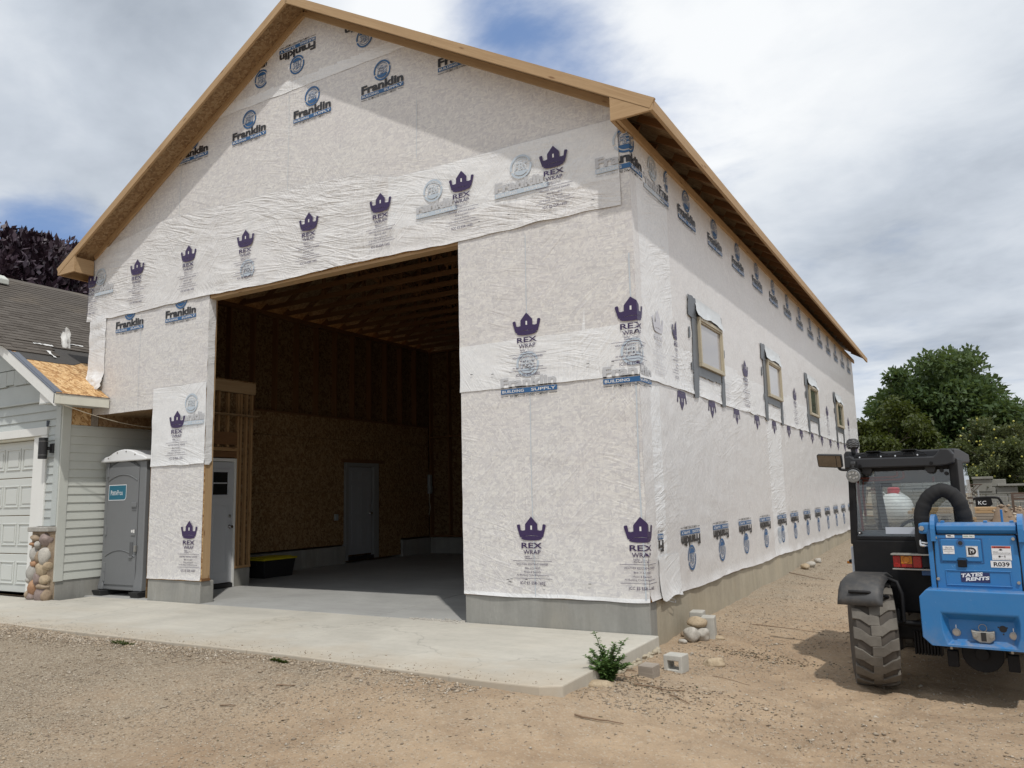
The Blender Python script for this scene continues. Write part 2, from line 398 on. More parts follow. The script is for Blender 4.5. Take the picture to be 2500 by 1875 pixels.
c = N.mix(N.math('MULTIPLY', cm, 0.8), c, (0.45, 0.50, 0.55))
scr = N.noise(N.rs(co, (0.3, 0.5, 0.2), (90, 90, 3)), 1.0, 2, 0.5)
c = N.mix(N.math('MULTIPLY', N.math('MULTIPLY', N.ramp(scr, [(0.70, 0.0), (0.74, 1.0)]), N.ramp(f, [(0.45, 0.0), (0.6, 1.0)])), 0.5), c, (0.20, 0.36, 0.55))
nz = N('ShaderNodeSeparateXYZ', Vector=N('ShaderNodeNewGeometry').outputs['Normal']).outputs[2]
oz = N('ShaderNodeSeparateXYZ', Vector=co).outputs[2]
dn_ = N.ramp(N.noise(co, 11, 6, 0.72), [(0.35, 0.0), (0.7, 1.0)])
dm = N.math('MULTIPLY', N.math('ADD', N.math('MULTIPLY', N.ramp(nz, [(0.4, 0.0), (0.9, 1.0)]), 0.40), N.math('ADD', N.math('MULTIPLY', N.ramp(oz, [(0.36, 1.0), (0.56, 0.0)]), 0.32), 0.04)), dn_)
c = N.mix(dm, c, (0.34, 0.275, 0.20))
finish(N, c, N.mix(dm, 0.38, 0.8), None, spec=0.45)
simple('machine_blue_dark', (0.018, 0.10, 0.27), 0.45, 0.08, 2.5, dust=0.2)
simple('machine_black', (0.008, 0.008, 0.009), 0.55, 0.15, 3.0, spec=0.22, dust=0.02)
simple('cab_plastic', (0.016, 0.017, 0.020), 0.6, 0.1, 5.0, bstr=0.15, bscale=220.0)
simple('fender_plastic', (0.045, 0.045, 0.046), 0.6, 0.12, 4.0, dust=0.16)
simple('hose_sleeve', (0.010, 0.010, 0.011), 0.8, 0.25, 14.0, bstr=0.6, bscale=26.0)
simple('red_brown_paint', (0.30, 0.06, 0.035), 0.5, 0.1, 5.0)
simple('steel', (0.42, 0.41, 0.39), 0.35, 0.12, 9.0, metal=0.85)
simple('dull_metal', (0.36, 0.35, 0.32), 0.5, 0.15, 9.0, metal=0.7, dust=0.25)
simple('chrome', (0.7, 0.7, 0.7), 0.15, 0.05, 5.0, metal=1.0)
simple('red_lens', (0.33, 0.012, 0.012), 0.2, 0.1, 9.0)
simple('amber_lens', (0.50, 0.17, 0.012), 0.2, 0.1, 9.0)
simple('sticker_white', (0.72, 0.73, 0.74), 0.4, 0.03, 9.0)
simple('sticker_navy', (0.018, 0.026, 0.10), 0.4, 0.05, 9.0)
simple('sticker_red', (0.42, 0.06, 0.045), 0.4, 0.1, 9.0)
simple('sticker_green', (0.07, 0.22, 0.12), 0.4, 0.1, 9.0)
simple('seat_vinyl', (0.03, 0.03, 0.032), 0.5, 0.1, 5.0)
simple('cab_grey', (0.22, 0.225, 0.23), 0.5, 0.08, 5.0)
simple('pale_decal', (0.46, 0.50, 0.56), 0.45, 0.05, 5.0)
simple('lamp_led', (0.16, 0.16, 0.15), 0.25, 0.2, 60.0)
simple('yellow_plastic', (0.52, 0.44, 0.02), 0.45, 0.08, 5.0)
simple('tank_white', (0.80, 0.80, 0.79), 0.4, 0.05, 6.0, dust=0.08)
simple('tank_red', (0.52, 0.035, 0.045), 0.4, 0.08, 6.0)
simple('rusty_steel', (0.085, 0.055, 0.04), 0.7, 0.3, 12.0, bstr=0.2)
simple('galvanized', (0.42, 0.43, 0.43), 0.45, 0.1, 10.0, metal=0.6)
simple('window_tan', (0.44, 0.39, 0.285), 0.5, 0.08, 5.0)
simple('butyl_tape', (0.085, 0.092, 0.10), 0.38, 0.25, 8.0, spec=0.6, bstr=0.35, bscale=18.0)
simple('flap_film', (0.60, 0.63, 0.645), 0.4, 0.08, 5.0, bstr=0.5, bscale=11.0)
simple('paper_white', (0.70, 0.70, 0.68), 0.7, 0.06, 9.0, bstr=0.5, bscale=20.0)
simple('cord_tan', (0.42, 0.37, 0.28), 0.6, 0.1, 9.0)
simple('bark', (0.105, 0.085, 0.065), 0.9, 0.3, 12.0, bstr=0.6, bscale=30.0)
simple('twig_wood', (0.20, 0.135, 0.085), 0.9, 0.3, 12.0)
simple('outlet_grey', (0.30, 0.33, 0.33), 0.5, 0.1, 9.0)
simple('dark_glass', (0.015, 0.017, 0.018), 0.06, 0.05, 3.0, spec=0.7)
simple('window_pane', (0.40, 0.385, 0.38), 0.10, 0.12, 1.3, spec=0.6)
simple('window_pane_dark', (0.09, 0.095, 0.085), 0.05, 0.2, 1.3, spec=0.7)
simple('mirror_glass', (0.17, 0.16, 0.15), 0.04, 0.02, 3.0, metal=1.0)

m, N = mat('tyre_rubber')
co = N('ShaderNodeTexCoord').outputs['Object']
f = N.noise(co, 7, 6, 0.7)
c = N.mix(N.ramp(f, [(0.3, 0.0), (0.7, 1.0)]), (0.105, 0.095, 0.082), (0.175, 0.16, 0.138))
finish(N, c, 0.9, N.noise(co, 60, 4, 0.7), 0.3, 0.004, 0, 0.2)
m, N = mat('tyre_side')
co = N('ShaderNodeTexCoord').outputs['Object']
finish(N, N.mix(N.noise(co, 9, 5, 0.7), (0.045, 0.04, 0.036), (0.11, 0.095, 0.08)), 0.85, None, spec=0.25)

m, N = mat('cab_glass')
g = N('ShaderNodeBsdfGlossy', Color=(1, 1, 1), Roughness=0.02)
t = N('ShaderNodeBsdfTransparent', Color=(0.86, 0.88, 0.88))
fr = N('ShaderNodeFresnel', IOR=1.5)
mx = N('ShaderNodeMixShader', i0=N.math('ADD', N.math('MULTIPLY', fr.outputs[0], 0.9), 0.02), i1=t.outputs[0], i2=g.outputs[0])
N('ShaderNodeOutputMaterial', Surface=mx.outputs[0])

def make_leaf(name, a, b, trans=0.35):
    m, N = mat(name)
    tone = N('ShaderNodeVertexColor', {'layer_name': 'tone'}).outputs['Color']
    s = N('ShaderNodeSeparateColor', Color=tone)
    c = N.mix(s.outputs[0], a, b)
    d = N('ShaderNodeBsdfPrincipled', Base_Color=c, Roughness=0.5)
    d.inputs['Specular IOR Level'].default_value = 0.35
    tl = N('ShaderNodeBsdfTranslucent', Color=N.mix(0.35, c, (0.16, 0.20, 0.02)))
    mx = N('ShaderNodeMixShader', i0=trans, i1=d.outputs[0], i2=tl.outputs[0])
    N('ShaderNodeOutputMaterial', Surface=mx.outputs[0])
make_leaf('leaf_green', (0.040, 0.078, 0.026), (0.105, 0.155, 0.060))
make_leaf('leaf_olive', (0.042, 0.060, 0.012), (0.11, 0.13, 0.030))
make_leaf('leaf_apple', (0.065, 0.085, 0.034), (0.145, 0.165, 0.075))
make_leaf('leaf_weed', (0.06, 0.12, 0.034), (0.15, 0.25, 0.075), 0.3)
m, N = mat('leaf_purple')
tone = N('ShaderNodeVertexColor', {'layer_name': 'tone'}).outputs['Color']
finish(N, N.mix(N('ShaderNodeSeparateColor', Color=tone).outputs[0], (0.022, 0.013, 0.022), (0.058, 0.033, 0.046)), 0.45, None, spec=0.35)
simple('apple_skin', (0.42, 0.40, 0.08), 0.4, 0.15, 9.0)
simple('grass_blade', (0.09, 0.12, 0.035), 0.7, 0.3, 9.0)
# ------------------------------------------------------------------ geometry helpers
class MB:
    """collects shapes; build() links them as ONE mesh object"""
    def __init__(s):
        s.v, s.f, s.m, s.cur = [], [], [], 0
    def add(s, vs, fs):
        o = len(s.v)
        s.v += [tuple(v) for v in vs]
        for f in fs:
            s.f.append(tuple(i + o for i in f))
            s.m.append(s.cur)
    def mat(s, i):
        s.cur = i
        return s
    def box(s, a, b, rot=None, cen=None):
        x0, y0, z0 = a
        x1, y1, z1 = b
        vs = [(x0, y0, z0), (x1, y0, z0), (x1, y1, z0), (x0, y1, z0), (x0, y0, z1), (x1, y0, z1), (x1, y1, z1), (x0, y1, z1)]
        if rot is not None:
            c = Vector(cen) if cen is not None else Vector(((x0 + x1) / 2, (y0 + y1) / 2, (z0 + z1) / 2))
            vs = [tuple(c + rot @ (Vector(v) - c)) for v in vs]
        s.add(vs, [(0, 3, 2, 1), (4, 5, 6, 7), (0, 1, 5, 4), (1, 2, 6, 5), (2, 3, 7, 6), (3, 0, 4, 7)])
        return s
    def prism(s, poly, axis, a, b):
        """poly of 2-D points extruded along axis ('x','y','z') from a to b"""
        n = len(poly)
        def P(p, t):
            if axis == 'y':
                return (p[0], t, p[1])
            if axis == 'x':
                return (t, p[0], p[1])
            return (p[0], p[1], t)
        vs = [P(p, a) for p in poly] + [P(p, b) for p in poly]
        fs = [tuple(range(n)), tuple(range(2 * n - 1, n - 1, -1))]
        for i in range(n):
            j = (i + 1) % n
            fs.append((j, i, i + n, j + n))
        s.add(vs, fs)
        return s
    def cyl(s, p0, p1, r0, r1=None, n=12, cap=True):
        r1 = r0 if r1 is None else r1
        p0, p1 = Vector(p0), Vector(p1)
        d = (p1 - p0).normalized()
        a = d.orthogonal().normalized()
        b = d.cross(a)
        vs = []
        for p, r in ((p0, r0), (p1, r1)):
            for i in range(n):
                t = 2 * math.pi * i / n
                vs.append(tuple(p + a * (r * math.cos(t)) + b * (r * math.sin(t))))
        fs = [(i, (i + 1) % n, n + (i + 1) % n, n + i) for i in range(n)]
        if cap:
            fs += [tuple(range(n - 1, -1, -1)), tuple(range(n, 2 * n))]
        s.add(vs, fs)
        return s
    def tube(s, pts, r, n=10, cap=True):
        pts = [Vector(p) for p in pts]
        rs = r if isinstance(r, (list, tuple)) else [r] * len(pts)
        vs, up0 = [], None
        for i, p in enumerate(pts):
            d = (pts[min(i + 1, len(pts) - 1)] - pts[max(i - 1, 0)]).normalized()
            if up0 is None:
                up0 = d.orthogonal().normalized()
            a = (up0 - d * up0.dot(d)).normalized()
            up0 = a
            b = d.cross(a)
            for k in range(n):
                t = 2 * math.pi * k / n
                vs.append(tuple(p + a * (rs[i] * math.cos(t)) + b * (rs[i] * math.sin(t))))
        fs = []
        for i in range(len(pts) - 1):
            for k in range(n):
                j = (k + 1) % n
                fs.append((i * n + k, i * n + j, (i + 1) * n + j, (i + 1) * n + k))
        if cap:
            fs += [tuple(range(n - 1, -1, -1)), tuple(range((len(pts) - 1) * n, len(pts) * n))]
        s.add(vs, fs)
        return s
    def lathe(s, prof, cen, ax='x', n=32):
        """closed profile (r, t) turned about an axis"""
        c = Vector(cen)
        m = len(prof)
        vs = []
        for i in range(n):
            t = 2 * math.pi * i / n
            for r, h in prof:
                ca, sa = r * math.cos(t), r * math.sin(t)
                v = (h, ca, sa) if ax == 'x' else ((ca, h, sa) if ax == 'y' else (ca, sa, h))
                vs.append(tuple(c + Vector(v)))
        fs = []
        for i in range(n):
            j = (i + 1) % n
            for k in range(m - 1):
                fs.append((i * m + k, j * m + k, j * m + k + 1, i * m + k + 1))
        s.add(vs, fs)
        return s
    def blob(s, cen, rad, seed, sub=2, amp=0.18, freq=1.6, rot=None):
        bm = bmesh.new()
        bmesh.ops.create_icosphere(bm, subdivisions=sub, radius=1)
        c = Vector(cen)
        vs = []
        for v in bm.verts:
            k = 1 + amp * mnoise.noise(v.co * freq + Vector((seed, seed * 1.7, seed * 0.3)))
            p = Vector((v.co.x * rad[0], v.co.y * rad[1], v.co.z * rad[2])) * k
            if rot is not None:
                p = rot @ p
            vs.append(tuple(c + p))
        fs = [tuple(v.index for v in f.verts) for f in bm.faces]
        bm.free()
        s.add(vs, fs)
        return s
    def mesh(s, name, mats):
        me = bpy.data.meshes.new(name)
        me.from_pydata(s.v, [], s.f)
        for mm in mats:
            me.materials.append(MATS[mm])
        if len(mats) > 1:
            me.polygons.foreach_set('material_index', s.m)
        bm = bmesh.new()
        bm.from_mesh(me)
        bmesh.ops.recalc_face_normals(bm, faces=bm.faces)
        bm.to_mesh(me)
        bm.free()
        return me
    def build(s, name, mats, parent=None, bevel=0.0, seg=2, smooth=None):
        if isinstance(mats, str):
            mats = [mats]
        me = s.mesh(name, mats)
        return link(name, me, parent, bevel, seg, smooth)

def link(name, me, parent=None, bevel=0.0, seg=2, smooth=None):
    o = bpy.data.objects.new(name, me)
    COL.objects.link(o)
    if parent is not None:
        o.parent = parent
        base = parent
        inv = Matrix.Identity(4)
        chain = []
        while base is not None:
            chain.append(base)
            base = base.parent
        if not parent.get('_local'):
            Mw = Matrix.Identity(4)
            for b in reversed(chain):
                Mw = Mw @ b.matrix_parent_inverse @ b.matrix_basis
            o.matrix_parent_inverse = Mw.inverted()
    if smooth is not None:
        for p in me.polygons:
            p.use_smooth = True
        me.set_sharp_from_angle(angle=R(smooth))
    if bevel > 0:
        md = o.modifiers.new('bevel', 'BEVEL')
        md.width = bevel
        md.segments = seg
        md.limit_method = 'ANGLE'
        md.angle_limit = R(40)
        md.harden_normals = False
    return o

def thing(name, label, cat, loc=(0, 0, 0), rz=0.0, group=None):
    o = bpy.data.objects.new(name, None)
    COL.objects.link(o)
    o.empty_display_size = 0.2
    o.location = loc
    o.rotation_euler = (0, 0, rz)
    return tag(o, label, cat, group)
def tag(o, label=None, cat=None, group=None, kind=None):
    if label:
        o['label'] = label
    if cat:
        o['category'] = cat
    if group:
        o['group'] = group
    if kind:
        o['kind'] = kind
    return o

def board(name, p0, p1, w, h, material, parent, up=(0, 0, 1), bevel=0.0):
    """a timber from p0 to p1 (centre line); w across, h along 'up'; its mesh runs along local X"""
    p0, p1 = Vector(p0), Vector(p1)
    d = p1 - p0
    L = d.length
    x = d.normalized()
    u = Vector(up)
    z = (u - x * u.dot(x)).normalized()
    y = z.cross(x)
    b = MB().box((0, -w / 2, -h / 2), (L, w / 2, h / 2))
    o = b.build(name, material, parent, bevel)
    M = Matrix((x, y, z)).transposed().to_4x4()
    o.matrix_basis = Matrix.Translation(p0) @ M
    return o

# value noise on the plane (numpy)
_rng = np.random.RandomState(5)
_T = _rng.rand(256, 256)
def vnoise(x, y):
    xi = np.floor(x).astype(int)
    yi = np.floor(y).astype(int)
    fx, fy = x - xi, y - yi
    fx = fx * fx * (3 - 2 * fx)
    fy = fy * fy * (3 - 2 * fy)
    a = _T[xi % 256, yi % 256]
    b = _T[(xi + 1) % 256, yi % 256]
    c = _T[xi % 256, (yi + 1) % 256]
    d = _T[(xi + 1) % 256, (yi + 1) % 256]
    return (a * (1 - fx) + b * fx) * (1 - fy) + (c * (1 - fx) + d * fx) * fy - 0.5

def gz0(x, y):
    x = np.asarray(x, float)
    y = np.asarray(y, float)
    edge = np.interp(x, [-20, -8, -2, -0.6, 0.2, 1.5, 3, 8], [-0.03, -0.045, -0.055, -0.085, -0.155, -0.255, -0.295, -0.29])
    # the soil stands higher along the front edge than beside the right-hand end of the slab
    fedge = np.interp(x, [-20, -8, -2, -0.3, 0.25, 0.8, 1.5, 3, 8], [-0.025, -0.03, -0.035, -0.045, -0.075, -0.16, -0.255, -0.295, -0.29])
    k_ = np.clip((-1.0 - y) / 1.1, 0, 1)
    edge = edge * (1 - k_) + fedge * k_
    t = np.clip((-2.3 - y) / 2.4, 0, 1)
    t = t * t * (3 - 2 * t)
    front = edge * (1 - t) + (-0.245) * t
    rise = np.clip(y, 0, 30) * 0.0148
    z = np.where(y < -2.3, front, edge + rise)
    inside = (x < -0.12) & (y > -2.1)
    return np.where(inside, -0.33, z)
def gz(x, y):
    x = np.asarray(x, float)
    y = np.asarray(y, float)
    n = 0.030 * vnoise(x * 0.8 + 3, y * 0.8 + 9) + 0.022 * vnoise(x * 2.3 + 31, y * 2.3 + 17) + 0.013 * vnoise(x * 6.1, y * 6.1 + 70) + 0.010 * vnoise(x * 15.0 + 5, y * 15.0)
    # tyre ruts on the right of the yard
    rut = np.exp(-((x - 1.6 - 0.35 * (y + 3)) / 0.35) ** 2) + np.exp(-((x - 0.2 - 0.5 * (y + 4)) / 0.28) ** 2)
    n = n - 0.032 * rut * (y < 0.4) * (0.6 + 0.8 * vnoise(x * 9, y * 9))
    tread = np.sin((x * 0.45 + y * 0.9 + 0.5 * np.abs(((x - 0.4 * y) * 2.2) % 1 - 0.5)) * 44.0)
    n = n + 0.013 * tread * np.clip(rut, 0, 1) * (y < 0.4) * np.clip(vnoise(x * 1.5 + 40, y * 1.5) * 3 + 0.5, 0, 1)
    fade = np.clip((np.abs(x) + np.abs(y)) / 60, 0, 1)
    return gz0(x, y) + n * (1 - fade)
def g1(x, y):
    return float(gz(np.array([x]), np.array([y]))[0])

# ------------------------------------------------------------------ ground sheet
def axis(lo, a, b, hi, step, n_out):
    fine = np.arange(a, b + step / 2, step)
    o1 = a - np.geomspace(step * 1.5, a - lo, n_out)[::-1]
    o2 = b + np.geomspace(step * 1.5, hi - b, n_out)
    return np.concatenate([o1, fine, o2])
xs = axis(-900, -8.6, 4.2, 900, 0.034, 40)
ys = axis(-300, -5.2, 3.2, 1200, 0.034, 44)
X, Y = np.meshgrid(xs, ys, indexing='ij')
Z = gz(X, Y)
nx, ny = X.shape
verts = np.stack([X.ravel(), Y.ravel(), Z.ravel()], 1)
I, J = np.meshgrid(np.arange(nx - 1), np.arange(ny - 1), indexing='ij')
q = np.stack([I * ny + J, (I + 1) * ny + J, (I + 1) * ny + J + 1, I * ny + J + 1], -1).reshape(-1, 4)
def np_mesh(name, V, F, tone=None):
    me = bpy.data.meshes.new(name)
    k = F.shape[1]
    me.vertices.add(len(V))
    me.vertices.foreach_set('co', np.asarray(V, np.float32).ravel())
    me.loops.add(F.size)
    me.loops.foreach_set('vertex_index', F.ravel().astype(np.int32))
    me.polygons.add(len(F))
    me.polygons.foreach_set('loop_start', np.arange(0, F.size, k, dtype=np.int32))
    me.polygons.foreach_set('loop_total', np.full(len(F), k, np.int32))
    me.update(calc_edges=True)
    if tone is not None:
        ca = me.color_attributes.new('tone', 'FLOAT_COLOR', 'POINT')
        c4 = np.ones((len(V), 4), np.float32)
        c4[:, :tone.shape[1]] = tone
        ca.data.foreach_set('color', c4.ravel())
    return me
me = np_mesh('ground', verts, q)
me.materials.append(MATS['sandy_ground'])
for p in me.polygons:
    p.use_smooth = True
tag(link('ground', me), kind='structure')

# ------------------------------------------------------------------ concrete apron (poured panels with open joints)
def slab_panel(poly, z0, z1, material, parent, name='slab_panel'):
    b = MB().prism(poly, 'z', z0, z1)
    return b.build(name, material, parent, 0.012, 2)
apron = thing('concrete_apron', 'x', 'x', (-4, -1.1, 0))
for k in ('label', 'category'):
    del apron[k]
tag(apron, kind='structure')
jx = 0.004
edge = [(-16, -1.95), (-7.78, -2.20), (-6.9, -2.22), (-5.2, -2.23), (-2.9, -2.22), (-1.24, -2.32), (-0.54, -2.37), (-0.02, -2.36), (0.13, -2.26)]
# joint from the left pier towards the front edge, and a second across the door
slab_panel([(-16, -1.95), (-7.78, -2.20), (-6.9 - jx, -2.22), (-6.9 - jx, -0.006), (-9.45, -0.006), (-9.45, -0.52), (-16, -0.35)], -0.16, 0.0, 'apron_concrete', apron)
slab_panel([(-6.9 + jx, -2.22), (-5.2, -2.23), (-3.35 - jx, -2.221), (-3.35 - jx, -0.006), (-6.9 + jx, -0.006)], -0.16, 0.0, 'apron_concrete', apron)
slab_panel([(-3.35 + jx, -2.221), (-2.9, -2.22), (-1.24, -2.32), (-0.54, -2.37), (-0.02, -2.36), (0.13, -2.26), (0.085, -0.006), (-3.35 + jx, -0.006)], -0.16, 0.0, 'apron_concrete', apron)
# lumpy leavings of the pour under the front edge and the right corner
rough = MB()
random.seed(3)
for i in range(60):
    t = random.random()
    rough.blob((0.11 - 0.03 * t + random.uniform(-.01, .03), -2.15 + t * 2.1, -0.135 + random.uniform(-.02, .015)), (0.035, 0.06, 0.03), i, 1, 0.5)
rough.build('slab_underside_lump', 'footing_side', apron, smooth=60)
floor = thing('shop_floor', 'x', 'x', (-5, 4.6, 0))
for k in ('label', 'category'):
    del floor[k]
tag(floor, kind='structure')
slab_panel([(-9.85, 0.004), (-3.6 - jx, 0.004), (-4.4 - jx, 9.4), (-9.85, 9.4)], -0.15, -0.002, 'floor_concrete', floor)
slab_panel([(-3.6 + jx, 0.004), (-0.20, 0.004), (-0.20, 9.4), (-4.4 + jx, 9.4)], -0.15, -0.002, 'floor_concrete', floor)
ch = MB()
random.seed(8)
for i in range(150):
    x = random.uniform(-3.05, -2.26)
    ch.blob((x, random.gauss(0.0, 0.022 + 0.03 * (x + 3.05)), 0.004), (random.uniform(.008, .022), random.uniform(.008, .018), .007), i, 1, 0.4)
tag(ch.build('concrete_chips', 'stone_white'), 'white concrete chips along the slab joint by the right door jamb', 'rubble', kind='stuff')

# ------------------------------------------------------------------ the unfinished shop
shop = thing('shop_building', 'tall unfinished gabled shop in printed white house wrap with open bay door', 'building', (0, 0, 0))
E_, O_, ZE, SL, XR = 0.443, 0.367, 5.485, 0.5855, -4.9
LEN = 18.78
def roofz(x):
    return ZE + SL * (E_ - x) if x >= XR else ZE + SL * (x + 9.8 + E_)
ZR = roofz(XR)
# footings
def footing(a, b, name='footing', m='footing_concrete', bev=0.012):
    return MB().box(a, b).build(name, m, shop, bev)
footing((-2.245, 0.0, -0.35), (0.0, 0.20, 0.312))
footing((-8.05, 0.0, -0.35), (-6.85, 0.24, 0.312))
for a, b in ((0.204, 4.44), (4.448, 6.95), (6.958, 9.61), (9.618, LEN)):
    footing((-0.20, a, -0.5), (0.002, b, 0.312), m='footing_side')
footing((-8.42, 1.78, -0.3), (-8.24, 2.14, 0.302))
footing((-9.95, 2.2, -0.3), (-9.60, 6.12, 0.39))
footing((-9.95, 8.22, -0.3), (-9.60, 9.55, 0.40))
footing((-9.6, 9.42, -0.3), (-0.2, 9.6, 0.40))
footing((-9.95, LEN - 0.2, -0.4), (-0.2, LEN, 0.312))
# sheathing behind the wrap
def sheath(a, b, m='strand_board', name='wall_sheathing'):
    return MB().box(a, b).build(name, m, shop)
sheath((-2.25, -0.002, 0.314), (0.0, 0.14, 4.556))
sheath((-8.05, -0.002, 0.314), (-6.83, 0.012, 2.94))
sheath((-9.8, -0.002, 2.94), (-6.83, 0.012, 4.55))
sheath((-9.8, -0.002, 4.56), (0.0, 0.14, 5.50))
MB().prism([(-9.8, 5.50), (0, 5.50), (XR, ZR - 0.28)], 'y', -0.002, 0.14).build('gable_sheathing', 'strand_board', shop)
sheath((-0.14, 0.142, 0.314), (0.0, LEN, 5.45))
sheath((-9.8, 0.16, 2.94), (-9.785, LEN, 5.45), 'strand_board_deep_shade')
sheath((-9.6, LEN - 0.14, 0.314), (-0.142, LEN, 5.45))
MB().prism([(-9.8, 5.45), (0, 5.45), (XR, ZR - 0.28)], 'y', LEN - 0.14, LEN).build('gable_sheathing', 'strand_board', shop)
sheath((-9.99, 2.16, -0.2), (-9.97, LEN, 3.4), 'strand_board_deep_shade', 'leak_backing')  # backing added behind the left lining to stop light leaking in
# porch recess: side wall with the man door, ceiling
sheath((-8.30, 0.15, 0.0), (-8.285, 2.14, 3.36), 'strand_board_deep_shade')
sheath((-9.8, 2.14, 0.0), (-8.285, 2.155, 3.36), 'strand_board_deep_shade')
sheath((-9.78, 0.012, 2.955), (-8.06, 2.13, 2.97), 'strand_board_weathered_shaded', 'porch_ceiling')
# far wall lower lining of the left side
def lining(y0, y1, z0, z1):
    return MB().box((-9.66, y0, z0), (-9.645, y1, z1)).build('wall_panel', 'strand_board_shaded', shop)
for r, (z0, z1) in enumerate(((0.43, 1.62), (1.63, 2.82), (2.83, 3.30))):
    for y0, y1 in ((2.2, 3.6), (3.606, 6.10)) if z1 < 2.0 else (((2.2, 4.8), (4.806, 6.10)) if z1 < 3 else ((2.2, 4.4), (4.406, 6.8), (6.806, 9.4))):
        lining(y0, y1, z0, z1)
lining(6.106, 7.36, 2.36, 2.82)
lining(7.36, 8.2, 0.05, 1.62)
lining(7.366, 8.2, 1.63, 2.82)
lining(8.206, 9.4, 0.45, 1.62)
lining(8.206, 9.4, 1.63, 2.82)
board('fire_block', (-9.70, 2.2, 3.32), (-9.70, 9.4, 3.32), 0.14, 0.04, 'fir_lumber_shaded', shop)
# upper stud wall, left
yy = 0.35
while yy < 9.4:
    board('stud', (-9.715, yy, 2.98 if yy < 2.1 else 3.345), (-9.715, yy, 5.36), 0.14, 0.04, 'fir_lumber_shaded', shop, (0, 1, 0))
    yy += 0.61
board('top_plate', (-9.715, 0.15, 5.38), (-9.715, 9.4, 5.38), 0.14, 0.04, 'fir_lumber_shaded', shop)
board('top_plate', (-9.715, 0.15, 5.425), (-9.715, 9.4, 5.425), 0.14, 0.04, 'fir_lumber_shaded', shop)
# partition across the shop
MB().box((-9.64, 9.56, 0.42), (-0.14, 9.575, 5.4)).build('partition_sheathing', 'strand_board_deep_shade', shop)
xx = -9.60
while xx < -0.2:
    board('stud', (xx, 9.49, 0.46), (xx, 9.49, 5.36), 0.04, 0.14, 'fir_lumber_shaded', shop, (0, 1, 0))
    if xx < -0.9:
        board('fire_block', (xx + 0.02, 9.49, 3.05), (xx + 0.59, 9.49, 3.05), 0.14, 0.04, 'fir_lumber_shaded', shop)
    xx += 0.61
board('sill_plate', (-9.62, 9.49, 0.44), (-0.2, 9.49, 0.44), 0.14, 0.04, 'fir_lumber_shaded', shop)
board('top_plate', (-9.62, 9.49, 5.38), (-0.2, 9.49, 5.38), 0.14, 0.04, 'fir_lumber_shaded', shop)
# right wall inside: studs seen only at a slant
yy = 0.5
while yy < 9.4:
    board('stud', (-0.215, yy, 0.35), (-0.215, yy, 5.40), 0.14, 0.04, 'fir_lumber_shaded', shop, (0, 1, 0))
    yy += 0.61
# porch-side stud wall: studs round the man door
for y in (1.80, 1.86, 1.99, 2.11):
    board('stud', (-8.255 + (0.0 if y != 1.86 else 0.006), y, 0.345), (-8.255 + (0.0 if y != 1.86 else 0.006), y, 3.36), 0.04, 0.055, 'fir_lumber_mid', shop, (1, 0, 0))
for y in (0.25, 0.75, 1.18, 1.38, 1.58):
    board('stud', (-8.255, y, 2.40), (-8.255, y, 3.36), 0.04, 0.055, 'fir_lumber_mid', shop, (1, 0, 0))
board('door_header', (-8.255, 0.16, 2.27), (-8.255, 1.775, 2.27), 0.055, 0.10, 'fir_lumber_shaded', shop)
board('door_header', (-8.250, 0.16, 2.36), (-8.250, 1.775, 2.36), 0.055, 0.06, 'fir_lumber_mid', shop)
board('door_header', (-8.245, 0.16, 2.55), (-8.245, 1.775, 2.55), 0.055, 0.22, 'fir_lumber_shaded', shop)
board('sill_plate', (-8.255, 1.78, 0.325), (-8.255, 2.14, 0.325), 0.06, 0.04, 'fir_lumber_mid', shop)
board('rim_board', (-8.235, 0.16, 3.47), (-8.235, 2.16, 3.47), 0.05, 0.20, 'fir_lumber', shop)
MB().box((-9.78, 0.16, 3.572), (-8.20, 2.16, 3.59)).build('loft_deck', 'strand_board_shaded', shop)

